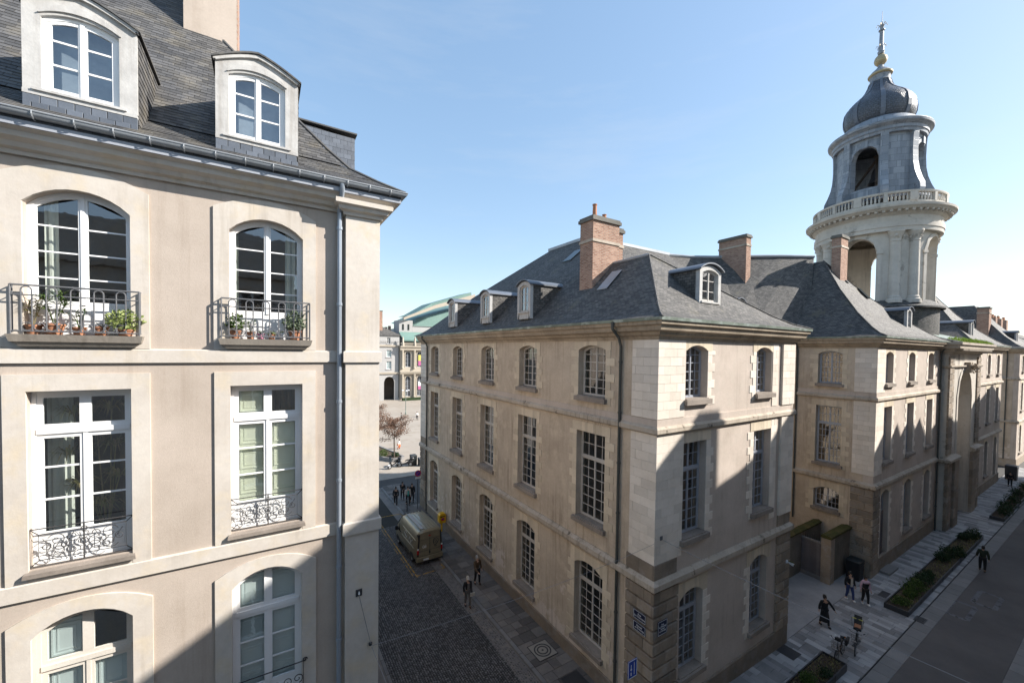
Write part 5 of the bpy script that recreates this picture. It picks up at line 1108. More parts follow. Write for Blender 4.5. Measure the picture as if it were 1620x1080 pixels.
for i, o in enumerate(wn): window(AP, P2, o, .25, 2, 1, [o[2]+(o[3]-o[2])*.5], fw=.1, mat='paint_white', indiv=False); mb = MB(); mb.lbox(P2, o[0]-.2, o[1]+.2, o[2]-.2, o[2], -.15, .05); mb.build('window_sill', 'opera_grey', AP); mb = MB(); mb.lbox(P2, o[0]+.05, o[1]-.05, o[2]+.05, o[3]-.05, .34, .38); mb.build('pane_backing', 'shutter_blue' if i < 2 else 'room', AP)
for z in (7.0, 14.9): mb = MB(); mb.sweep([(0, z), (.3, z), (.35, z+.3), (.35, z+.5), (0, z+.55)], [(-18, 118.6), (33.58, 118.6)]); mb.build('string_course', 'opera_stone', AP)
mb = MB(); mb.tube([(-18, 118.3, 16.4), (33.4, 118.3, 16.4)], .05, 4)
for i in range(94): mb.tube([(-17.8+i*.545, 118.3, 15.45), (-17.8+i*.545, 118.3, 16.4)], .02, 4)
mb.build('roof_railing', 'iron', AP); mb = MB(); mb.tube([(33.4, 118.4, 15), (33.4, 118.4, 0)], .09, 6); mb.build('downpipe', 'pipe_dark', AP)
mb = MB(); mb.poly((-18.5, 118.2, 18.2), (34.2, 118.2, 18.2), (27.5, 126, 22.3), (-18.5, 126, 22.3)); mb.poly((34.2, 118.2, 18.2), (34.2, 134, 18.2), (27.5, 126, 22.3)); mb.poly((34.2, 134, 18.2), (-18.5, 134, 18.2), (-18.5, 126, 22.3), (27.5, 126, 22.3)); mb.build('roof', 'roof_slate', AP)
chimney(AP, 28.2, 29.3, 121.0, 122.2, 19, 25.2)
mb = MB(); mb.box(32.3, 33.0, 130, 131, 17, 21.2); mb.box(33.4, 34.1, 130, 131, 17, 21.6); mb.build('chimney', 'brick', AP)
# banners in the opera arcade
for (x, z0, z1) in ((39.55, 9.4, 12.6), (39.55, 2.2, 4.6)):
    r = root('banner', 'yellow and pink banner hanging in an %s arch of the opera house' % ('upper' if z0 > 5 else 'lower'), 'banner', (x, 118.2, z0))
    mb = MB(); mb.box(x-.4, x+.4, 118.16, 118.2, z0+(z1-z0)*.45, z1); mb.build('upper_field', 'banner_yellow' if z0 > 5 else 'sign_white', r); mb = MB(); mb.box(x-.4, x+.4, 118.155, 118.205, z0, z0+(z1-z0)*.45); mb.build('lower_field', 'banner_pink', r)
    mb = MB(); mb.tube([(x-.6, 118.18, z1), (x+.6, 118.18, z1)], .03, 5); mb.build('rod', 'steel_dark', r)
LS = root('street_lamp', 'slim green lamp post with three white heads standing on the open square', 'lamp', (27.2, 90.7, -.66))
mb = MB(); mb.lathe([(.16, 0), (.16, .5), (.09, .7), (.055, 5.2), (.04, 5.3)], (27.2, 90.7, -.66), 10); mb.build('post', 'zinc_green', LS, True)
for i in range(3):
    a = i*2.1+.4; d = V((math.cos(a), math.sin(a), 0)); p = V((27.2, 90.7, 4.5)); mb = MB(); mb.tube([p, p+d*.35+ZA*.3, p+d*.7+ZA*.35], .03, 5); mb.build('arm', 'zinc_green', LS); mb = MB(); mb.lathe([(0, .18), (.16, .14), (.24, 0), (.2, -.06), (0, -.08)], p+d*.75+ZA*.35, 12); mb.build('lamp_head', 'sign_white', LS, True)
hl = MB(); hl.box(33.8, 56, 115.4, 116.6, -.66, .1); tag(hl.build('clipped_hedge', 'leaf_dark'), 'low dark clipped hedge along the foot of the opera house', 'hedge')

# ================================================================== planted bed, trees, scooters at the end of the lane
PB = root('flower_bed', 'kerbed flower bed with bare soil at the end of the lane', 'flower bed', (12.5, 57, -.66))
path = [(8, 74), (10, 66), (12.2, 59), (13.4, 54.6), (14.2, 53.2), (15.3, 53.0), (16.0, 53.8), (15.6, 57), (14, 64), (12, 74)]
mb = MB(); mb.sweep([(-.3, -.7), (0, -.7), (0, -.2), (-.3, -.2)], path); mb.build('kerb', 'kerb_stone', PB); mb = MB(); mb.poly(*[(x, y, -.30) for x, y in path]); mb.build('soil', 'soil', PB)
def tree(x, y, h, sp, label, seed, zc):
    T = root('young_tree', label, 'tree', (x, y, -.32), group=None); q = random.Random(seed)
    mb = MB(); th = 2.4; mb.tube([(x, y, -.32), (x+.03, y, 1), (x, y, th)], .10, 8, r2=.075); mb.build('trunk', 'bark', T, True)
    mb = MB(); lf = MB()
    for i in range(26):
        a = q.uniform(0, 6.28); z0 = th+q.uniform(-.1, h-th-1.0); L = sp*q.uniform(.5, 1.)*(1-.5*(z0-th)/(h-th)); d = V((math.cos(a), math.sin(a), q.uniform(.05, .5))); p = V((x, y, z0)); pts = [p]
        for k in range(4): d = (d+V((q.gauss(0, .18), q.gauss(0, .18), q.gauss(.06, .12)))).normalized(); pts.append(pts[-1]+d*L/4)
        mb.tube(pts, .035, 5, r2=.008)
        for k in range(1, 5): leaves(lf, pts[k], (.5, .5, .36), 40, .17, seed=seed*1000+i*10+k, shell=0)
    mb.tube([(x, y, th-.2), (x+.05, y, h-.6)], .07, 6, r2=.012); mb.build('limbs', 'bark', T, True); lf.build('crown', 'leaf_brown', T)
tree(14.55, 53.6, 5.7, 3.1, 'young tree with russet leaves standing behind the parked scooters', 5, 0); tree(13.6, 60.0, 6.6, 3.2, 'russet-leaved young tree farther along the flower bed, half hidden by the corner', 9, 0)
for i, (x, y, r_, m_, l) in enumerate(((13.6, 55.6, .75, 'leaf_green', 'rounded green shrub in the flower bed near the young tree'), (12.9, 61, .9, 'leaf_lime', 'pale green shrub deeper in the flower bed behind the building corner'), (15.0, 54.6, .5, 'leaf_dark', 'low dark shrub at the end of the flower bed by the scooters'))):
    S = root('shrub', l, 'shrub', (x, y, -.31)); mb = MB(); leaves(mb, (x, y, r_*.55-.3), (r_, r_, r_*.75), 420, .17, seed=30+i, shell=.2); mb.build('foliage', m_, S); mb = MB()
    for k in range(6): a = k*1.05; mb.tube([(x, y, -.31), (x+.35*r_*math.cos(a), y+.35*r_*math.sin(a), .1)], .02, 4)
    mb.build('stems', 'bark', S)
def scooter(x, y, rz, label):
    S = root('motor_scooter', label, 'scooter', (x, y, -.66), rz, group='scooters parked at the bed', local=True)
    for yy in (-.68, .68):
        mb = MB(); mb.tube([(0, yy+.25*math.cos(a), .27+.25*math.sin(a)) for a in [6.2832*i/18 for i in range(18)]], .065, 8, True); wv = mb.build('wheel', 'rubber', S, True)
        mb = MB(); mb.tube([(-.05, yy, .27), (.05, yy, .27)], .14, 14); mb.build('rim', 'rim_grey', wv)
    def loft(secs, name, mat):
        mb = MB(); n = 10; vs = []
        for (yy, zc, wx, hz) in secs: vs += [(wx*math.cos(6.2832*i/n), yy, zc+hz*math.sin(6.2832*i/n)) for i in range(n)]
        fs = [(k*n+i, k*n+(i+1) % n, (k+1)*n+(i+1) % n, (k+1)*n+i) for k in range(len(secs)-1) for i in range(n)]+[tuple(range(n)), tuple(range(len(vs)-n, len(vs)))]
        mb.add(vs, fs); mb.build(name, mat, S, True)
    loft([(-.95, .72, .08, .05), (-.8, .68, .17, .13), (-.45, .6, .19, .19), (-.1, .42, .17, .12), (.3, .36, .16, .09), (.5, .5, .17, .2), (.62, .75, .2, .26), (.75, .85, .12, .12), (.82, .88, .04, .05)], 'body', 'black_plastic')
    loft([(-.75, .84, .1, .03), (-.6, .88, .15, .07), (-.2, .84, .15, .07), (.05, .72, .1, .05)], 'seat', 'rubber')
    loft([(-1.05, 1.0, .14, .1), (-.95, 1.02, .2, .18), (-.75, 1.02, .2, .18), (-.65, 1.0, .14, .1)], 'top_box', 'steel_dark')
    loft([(.45, .45, .09, .04), (.68, .56, .1, .05), (.95, .45, .09, .04)], 'front_mudguard', 'sign_white')
    mb = MB(); mb.tube([(-.34, .42, 1.08), (-.2, .52, 1.05), (0, .56, 1.02), (.2, .52, 1.05), (.34, .42, 1.08)], .018, 6); mb.build('handlebar', 'steel_dark', S); mb = MB(); mb.prism([(-.2, .66, 1.0), (.2, .66, 1.0), (.16, .52, 1.45), (-.16, .52, 1.45)], (0, .01, 0)); mb.build('windscreen', 'dark_glass', S)
    mb = MB(); mb.lathe([(0, .02), (.07, .01), (.08, -.02)], (0, 0, 0), 10); o = mb.build('headlight', 'lamp_white', S); o.location = (0, .80, .86); o.rotation_euler = (R(-80), 0, 0)
    for s in (-1, 1): mb = MB(); mb.tube([(s*.2, .52, 1.05), (s*.3, .5, 1.25)], .01, 4); mb.box(s*.3-.07, s*.3+.07, .49, .51, 1.22, 1.32); mb.build('mirror', 'black_plastic', S)
    mb = MB(); mb.tube([(.16, -.2, .3), (.2, -.7, .34), (.2, -.95, .42)], .05, 8); mb.build('exhaust', 'rim_grey', S)
scooter(13.75, 50.6, R(115), 'black scooter with white mudguard parked at the kerb of the flower bed'); scooter(15.1, 50.4, R(75), 'black scooter with top box parked nearest the litter bins')
def bin_(x, y, z, w_, h, label, mat='bin_dark', lid='bin_dark'):
    B = root('litter_bin', label, 'bin', (x, y, z)); mb = MB()
    mb.hexa([(x-w_*.46, y-w_*.46, z), (x+w_*.46, y-w_*.46, z), (x+w_*.46, y+w_*.46, z), (x-w_*.46, y+w_*.46, z), (x-w_*.5, y-w_*.5, z+h), (x+w_*.5, y-w_*.5, z+h), (x+w_*.5, y+w_*.5, z+h), (x-w_*.5, y+w_*.5, z+h)]); mb.build('body', mat, B)
    mb = MB(); mb.hexa([(x-w_*.54, y-w_*.54, z+h+.002), (x+w_*.54, y-w_*.54, z+h+.002), (x+w_*.54, y+w_*.54, z+h+.002), (x-w_*.54, y+w_*.54, z+h+.002), (x-w_*.44, y-w_*.44, z+h+.1), (x+w_*.44, y-w_*.44, z+h+.1), (x+w_*.44, y+w_*.44, z+h+.1), (x-w_*.44, y+w_*.44, z+h+.1)]); mb.build('lid', lid, B)
    mb = MB(); mb.tube([(x-w_*.4, y-w_*.56, z+h*.9), (x+w_*.4, y-w_*.56, z+h*.9)], .02, 6); mb.build('handle', lid, B)
bin_(16.2, 50.6, -.66, .75, 1.25, 'dark green litter bin standing past the scooters'); bin_(17.0, 49.9, -.66, .7, .95, 'dark bin with pale lid beside the taller green bin', 'bin_dark', 'kerb_stone')
bin_(34.0, 10.55, -.965, .78, 1.25, 'black wheeled bin in the corner between yard wall and rusticated corner', 'black_plastic', 'bin_dark')
bin_(78.5, 9.2, -.95, 1.0, 1.7, 'grey utility cabinet far along the pavement', 'steel_dark', 'steel_dark')

# ================================================================== houses across the street (their gables throw the shadows seen on the facades)
def house(X0, X1, prof, label, wallmat):
    H = root('townhouse', label, 'house', ((X0+X1)/2, -5, -1)); ze = min(z for _, z in prof)-1.5
    zs = [z for z in (1.2, 4.6, 8.0, 11.3, 14.6) if z+2.1 < ze]; n = max(1, int((X1-X0)/2.9)); ops = [(X0+(X1-X0)*(i+.5)/n-.55, X0+(X1-X0)*(i+.5)/n+.55, z, z+2.1, 0) for i in range(n) for z in zs]
    PH = plane((0, -.8, 0), (1, 0, 0), (0, 1, 0)); mb = MB(); wall(mb, PH, X0, X1-.02, -1.2, ze, ops, .4)
    mb.prism([(X0, -.8, ze), (X1-.02, -.8, ze)]+[(x, -.8, z) for x, z in reversed(prof)], (0, -.4, 0)); mb.box(X0, X0+.3, -10, -1.21, -1.2, ze); mb.box(X1-.32, X1-.02, -10, -1.21, -1.2, ze); mb.box(X0+.31, X1-.33, -10, -9.7, -1.2, ze); mb.build('wall', wallmat, H)
    mb = MB()
    for (a, za), (b, zb) in zip(prof, prof[1:]):
        if b-a > .02: mb.poly((a, -1.19, za), (b, -1.19, zb), (b, -10, zb), (a, -10, za))
    mb.build('roof', 'roof_slate', H)
    for o in ops: window(H, PH, o, .15, 2, 1, [o[2]+.75, o[2]+1.4], mat='paint_white', indiv=False)
    mb = MB(); mb.box(X0+.4, X1-.4, -4.2, -4.1, -1, ze); mb.build('interior', 'room', H)
    mb = MB(); mb.sweep([(0, ze-.3), (.2, ze-.25), (.25, ze-.05), (0, ze)], [(X1-.05, -.8), (X0+.05, -.8)]); mb.build('cornice', 'trim', H)
for a in ((-16, 1.3, [(-16, 19), (1.3, 19)], 'tall plain townhouse facing the beige apartment building', 'trim'), (1.3, 11, [(1.3, 16.9), (11, 16.9)], 'lower townhouse facing the mouth of the lane', 'grey_render'),
          (11, 27, [(11, 17.9), (14.7, 20.55), (19.1, 23.1), (21, 24.2), (27, 19.6)], 'wide gabled townhouse across the street from the lane', 'trim'), (27, 33.4, [(27, 20.3), (29.3, 22.2), (31.9, 24.4), (33.35, 24.4)], 'townhouse with a tall flue wall facing the city hall pavilion', 'stucco'),
          (33.4, 52, [(33.4, 21.1), (35.1, 21.5), (37.9, 22.6), (39.4, 23.8), (41, 24.6), (46, 21.6), (52, 20.2)], 'broad townhouse facing the courtyard gate', 'grey_render'),
          (52, 63, [(52, 20.4), (53.3, 21.5), (54.9, 20.7), (56.1, 21.9), (56.9, 20.9), (58.9, 22.3), (60.2, 21.1), (61.3, 21.9), (63, 20.3)], 'townhouse with a row of pointed gables facing the city hall wing', 'trim'),
          (63, 96, [(63, 20.3), (65.7, 21), (70.9, 20), (74.1, 21.2), (78.9, 23.2), (80.5, 21.8), (87.8, 23.7), (96, 20)], 'long uneven townhouse row facing the portal', 'stucco')): house(*a)

# ================================================================== potted plants on the balconies
def pot(x, y, r, h, mat, fol, label, kind, fr, fh, n, sz, seed):
    z = 14.372; T = root('potted_plant', label, 'potted plant', (x, y, z)); mb = MB()
    mb.lathe([(0, 0), (r*.68, 0), (r*.95, h*.8), (r*1.06, h*.8), (r*1.08, h), (r*.95, h), (r*.9, h*.88), (0, h*.88)], (x, y, z), 16); mb.build('pot', mat, T, True); mb = MB()
    if kind == 'bush': leaves(mb, (x, y, z+h+fh*.45), (fr, fr*.9, fh*.55), n, sz, seed=seed, shell=.15)
    elif kind == 'tall':
        q = random.Random(seed)
        for i in range(5):
            a = q.uniform(0, 6.28); t = V((x+fr*.6*math.cos(a), y+fr*.5*math.sin(a), z+h+fh*q.uniform(.55, 1))); mb.tube([(x, y, z+h*.8), ((x+t.x)/2, (y+t.y)/2, z+h+fh*.35), t], .006, 4); blades(mb, t, n//5, sz, .022, seed+i, .9, .5); blades(mb, t-V((0, 0, fh*.25)), n//6, sz*.8, .02, seed+i+50, .6, .4)
    else: blades(mb, (x, y, z+h), n, sz, .03, seed, .9, .3)
    mb.build('foliage', fol, T)
pot(-3.26, 10.01, .10, .16, 'terracotta', 'leaf_straw', 'tall thin-leaved plant in terracotta pot at the wide balcony end', 'tall', .10, .42, 40, .16, 1)
pot(-3.02, 9.99, .135, .19, 'terracotta', 'leaf_green', 'bamboo-like plant in the largest round terracotta pot, left-hand balcony', 'tall', .20, .50, 60, .20, 2)
pot(-2.72, 9.97, .095, .14, 'terracotta', 'leaf_green', 'sparse small plant in terracotta pot between bamboo and lime bush', 'tall', .12, .30, 26, .12, 3)
pot(-2.45, 9.97, .105, .16, 'terracotta', 'leaf_dark', 'short dark plant in terracotta pot next to the lime bush', 'blade', .1, .1, 16, .14, 4)
pot(-2.13, 9.98, .13, .12, 'terracotta', 'leaf_lime', 'wide lime-green variegated bush spilling over its pot, left-hand balcony', 'bush', .28, .36, 420, .075, 5)
pot(-.50, 9.98, .095, .17, 'terracotta', 'leaf_green', 'leafy green plant in dark terracotta pot, right-hand balcony beside the corner post', 'bush', .17, .36, 150, .085, 6)
pot(-.24, 9.97, .085, .15, 'terracotta', 'leaf_grey', 'thin grey-green plant in small terracotta pot, second along the right-hand balcony', 'tall', .12, .28, 30, .11, 7)
pot(-.06, 9.95, .07, .12, 'ceramic_pink', 'leaf_green', 'small bright plant in pink glazed pot', 'blade', .1, .1, 22, .13, 8)
pot(.13, 9.95, .07, .11, 'terracotta', 'leaf_lime', 'small lime rosette in low terracotta pot between pink and white pots', 'blade', .1, .1, 30, .14, 9)
pot(.33, 9.96, .075, .14, 'ceramic_white', 'leaf_grey', 'small plant in white glazed pot', 'blade', .1, .1, 10, .1, 10)
pot(.56, 9.98, .12, .2, 'terracotta', 'leaf_grey', 'grey-green bush in large terracotta pot, right-hand balcony', 'bush', .24, .42, 260, .095, 11)
IP = root('indoor_plant', 'tall dry palm-like houseplant behind the first-floor window', 'houseplant', (-2.6, 10.75, 9.9))
mb = MB(); mb.lathe([(0, 9.9), (.2, 9.9), (.26, 10.5), (0, 10.5)], (-2.6, 10.8, 0), 14); mb.build('pot', 'terracotta', IP, True); mb = MB()
for i, (x, z) in enumerate(((-2.95, 12.95), (-2.45, 13.0), (-3.0, 12.2), (-2.4, 12.3), (-2.85, 11.6), (-2.35, 11.7), (-2.65, 12.6), (-2.6, 11.2))):
    mb.tube([(-2.6, 10.8, 10.5), ((x-2.6)/2, 10.7, 11.3), (x, 10.50, z)], .012, 4); blades(mb, (x, 10.46, z), 46, .46, .026, 70+i, .8, .9, .38)
mb.build('fronds', 'leaf_straw', IP)

# ================================================================== signs, letterbox, bollard, camera, cables
def text(parent, s, size, loc, rot, mat, name='lettering'):
    cu = bpy.data.curves.new('t', 'FONT'); cu.body = s; cu.size = size; cu.align_x = 'CENTER'; cu.align_y = 'CENTER'; cu.extrude = .002; cu.space_line = .95
    to = bpy.data.objects.new('t', cu); col.objects.link(to); bpy.context.view_layer.update()
    me = bpy.data.meshes.new_from_object(to.evaluated_get(bpy.context.evaluated_depsgraph_get())); bpy.data.objects.remove(to, do_unlink=True)
    me.materials.clear(); me.materials.append(M[mat]); o = bpy.data.objects.new(name, me); o.location = loc; o.rotation_euler = rot; attach(o, parent); return o
def nameplate(N, u, z, wd, h, s, size, label):
    if N == '-x': loc = (12.442, u, z); r = root('street_name_plate', label, 'sign', loc); rot = (R(90), 0, R(-90)); bx = lambda a, b, c, d, e, f: (12.442-f, 12.442-e, u+a, u+b, z+c, z+d)
    else: loc = (u, 9.872, z); r = root('street_name_plate', label, 'sign', loc); rot = (R(90), 0, 0); bx = lambda a, b, c, d, e, f: (u+a, u+b, 9.872-f, 9.872-e, z+c, z+d)
    mb = MB(); mb.box(*bx(-wd/2, wd/2, -h/2, h/2, 0, .015)); mb.build('plate', 'sign_navy', r)
    mb = MB(); e = .018
    for q in ((-wd/2+e, wd/2-e, h/2-e-.012, h/2-e), (-wd/2+e, wd/2-e, -h/2+e, -h/2+e+.012), (-wd/2+e, -wd/2+e+.012, -h/2+e, h/2-e), (wd/2-e-.012, wd/2-e, -h/2+e, h/2-e)): mb.box(*bx(*q, .0151, .019))
    mb.build('border', 'sign_white', r); d = V((-.0165, 0, 0)) if N == '-x' else V((0, -.0165, 0)); text(r, s, size, V(loc)+d, rot, 'sign_white')
nameplate('-x', 10.52, 3.86, .62, .37, "Rue\nde l'Hermine", .105, 'upper small navy street name plate on the lane side of the rusticated corner')
nameplate('-x', 10.52, 3.40, .62, .37, "Straed\nan Erminig", .105, 'lower small navy street name plate on the lane side of the rusticated corner')
nameplate('-y', 12.98, 3.62, .56, .56, "Rue\nde l'Horloge\nStraed\nan Horolaj", .088, 'larger navy street name plate with four lines on the street side of the rusticated corner')
SG = root('road_sign', 'blue rectangular road sign with white line and arrow on a dark post by the corner', 'sign', (-18.5, 10.05, -.55))
mb = MB(); mb.tube([(-18.5, 10.05, -.55), (-18.5, 10.05, 3.0)], .035, 10); mb.build('post', 'steel_dark', SG, True); mb = MB(); mb.box(11.25, 11.72, 9.985, 10.005, 2.20, 2.86); mb.build('panel', 'sign_blue', SG)
mb = MB()
for q in ((11.25, 11.72, 2.835, 2.86), (11.25, 11.72, 2.20, 2.225), (11.25, 11.275, 2.2, 2.86), (11.695, 11.72, 2.2, 2.86), (11.555, 11.585, 2.30, 2.76)): mb.box(q[0], q[1], 9.980, 9.9849, q[2], q[3])
mb.box(11.395, 11.425, 9.980, 9.9849, 2.55, 2.70); mb.prism([(11.36, 9.98, 2.55), (11.46, 9.98, 2.55), (11.41, 9.98, 2.46)], (0, .0049, 0)); mb.box(11.385, 11.435, 9.98, 9.9849, 2.30, 2.42); mb.build('symbol', 'sign_white', SG)
NS = root('no_parking_sign', 'round blue and red no-parking sign on a dark post at the end of the wall', 'sign', (12.02, 36.2, -.55))
mb = MB(); mb.tube([(12.02, 36.2, -.55), (12.02, 36.2, 3.0)], .035, 8); mb.build('post', 'steel_dark', NS, True)
def disc(r0, r1, y, c, n=28):
    mb = MB(); mb.add([(c[0]+rr*math.cos(6.2832*i/n), yy, c[1]+rr*math.sin(6.2832*i/n)) for rr in (r0, r1) for yy in (y, y-.012) for i in range(n)], [(i, (i+1) % n, 2*n+(i+1) % n, 2*n+i) for i in range(n)]+[(n+i, n+(i+1) % n, 3*n+(i+1) % n, 3*n+i) for i in range(n)]+[(2*n+i, 2*n+(i+1) % n, 3*n+(i+1) % n, 3*n+i) for i in range(n)]); return mb
disc(.0, .22, 36.15, (12.02, 2.76)).build('panel', 'sign_blue', NS); disc(.215, .29, 36.149, (12.02, 2.76)).build('ring', 'sign_red', NS)
mb = MB(); mb.prism([(12.02+a*.7071-b*.7071, 36.13, 2.76+a*.7071+b*.7071) for a, b in ((-.22, -.03), (.22, -.03), (.22, .03), (-.22, .03))], (0, .007, 0)); mb.build('slash', 'sign_red', NS); mb = MB(); mb.box(11.77, 12.27, 36.14, 36.152, 2.25, 2.42); mb.build('sub_plate', 'plate_white', NS)
BO = root('bollard', 'slim dark metal bollard at the kerb near the four walkers', 'bollard', (11.0, 36.1, -.55)); mb = MB(); mb.lathe([(.06, 0), (.06, .05), (.045, .08), (.045, .95)], (11, 36.1, -.55), 12); mb.build('post', 'steel_dark', BO, True); mb = MB(); mb.lathe([(.045, .95), (.055, .96), (.06, 1.02), (.04, 1.08), (0, 1.1)], (11, 36.1, -.55), 12); mb.build('cap', 'iron_grey', BO, True)
LB = root('letterbox', 'yellow post-mounted letterbox beside the city hall wall', 'letterbox', (12.2, 30.65, -.55))
mb = MB(); mb.tube([(12.2, 30.65, -.55), (12.2, 30.65, .3)], .07, 10); mb.build('post', 'post_yellow', LB, True); mb = MB(); o2 = [(12.2+.27*math.cos(6.2832*i/20)*abs(math.cos(6.2832*i/20))**-.45 if abs(math.cos(6.2832*i/20)) > .01 else 12.2, 0) for i in range(20)]
mb.prism([(11.92, 30.45, .25), (12.0, 30.45, .18), (12.4, 30.45, .18), (12.48, 30.45, .25), (12.48, 30.45, .82), (12.38, 30.45, .95), (12.02, 30.45, .95), (11.92, 30.45, .82)], (0, .42, 0)); mb.build('box', 'post_yellow', LB)
mb = MB(); mb.box(12.0, 12.4, 30.43, 30.449, .68, .74); mb.build('slot', 'black_plastic', LB); mb = MB(); mb.box(12.08, 12.34, 30.435, 30.449, .38, .6); mb.build('notice', 'sign_red', LB); mb = MB(); mb.box(12.12, 12.3, 30.43, 30.434, .48, .56); mb.build('notice_label', 'sign_blue', LB)
CC = root('security_camera', 'white bracketed security camera on the rusticated pilaster by the courtyard', 'camera', (22.8, 9.75, 3.5))
mb = MB(); mb.box(22.74, 22.84, 9.83, 9.888, 3.46, 3.60); mb.build('mount', 'cctv_white', CC); mb = MB(); mb.tube([(22.79, 9.84, 3.53), (22.79, 9.72, 3.53)], .02, 8); mb.build('arm', 'cctv_white', CC)
mb = MB(); mb.hexa([(22.74, 9.55, 3.43), (22.86, 9.55, 3.43), (22.86, 9.76, 3.5), (22.74, 9.76, 3.5), (22.74, 9.54, 3.52), (22.86, 9.54, 3.52), (22.86, 9.77, 3.59), (22.74, 9.77, 3.59)]); mb.build('housing', 'cctv_white', CC); mb = MB(); mb.lathe([(0, 0), (.04, 0), (.04, .01), (0, .012)], (0, 0, 0), 12); o = mb.build('lens', 'dark_glass', CC); o.location = (22.80, 9.54, 3.475); o.rotation_euler = (R(90), 0, 0)
mb = MB(); mb.box(22.73, 22.87, 9.52, 9.78, 3.595, 3.605); mb.build('hood', 'moss', CC)
def cable(a, b, sag, label, r=.006):
    a, b = V(a), V(b); mb = MB(); mb.tube([a.lerp(b, i/24)-ZA*sag*4*(i/24)*(1-i/24) for i in range(25)], r, 5); tag(mb.build('cable', 'cable_grey', None, True), label, 'cable')
cable((2.12, 9.72, 7.18), (12.47, 9.92, 6.98), .18, 'thin cable strung across the lane between the two building corners'); cable((13.0, 9.94, 6.98), (13.4, -.79, 7.05), .12, 'pale cable strung across the street from the city hall corner', .009); cable((2.14, 9.72, 7.15), (2.55, -.79, 7.1), .15, 'cable running from the apartment corner hook across the street'); cable((1.86, 9.765, 8.44), (2.12, 9.74, 7.22), .0, 'thin wire dropping from the wall plate to the hook on the apartment corner', .007)
mb = MB(); mb.box(12.85, 12.98, 9.94, 9.972, 7.0, 7.14); mb.build('anchor_plate', 'iron_grey', CP)

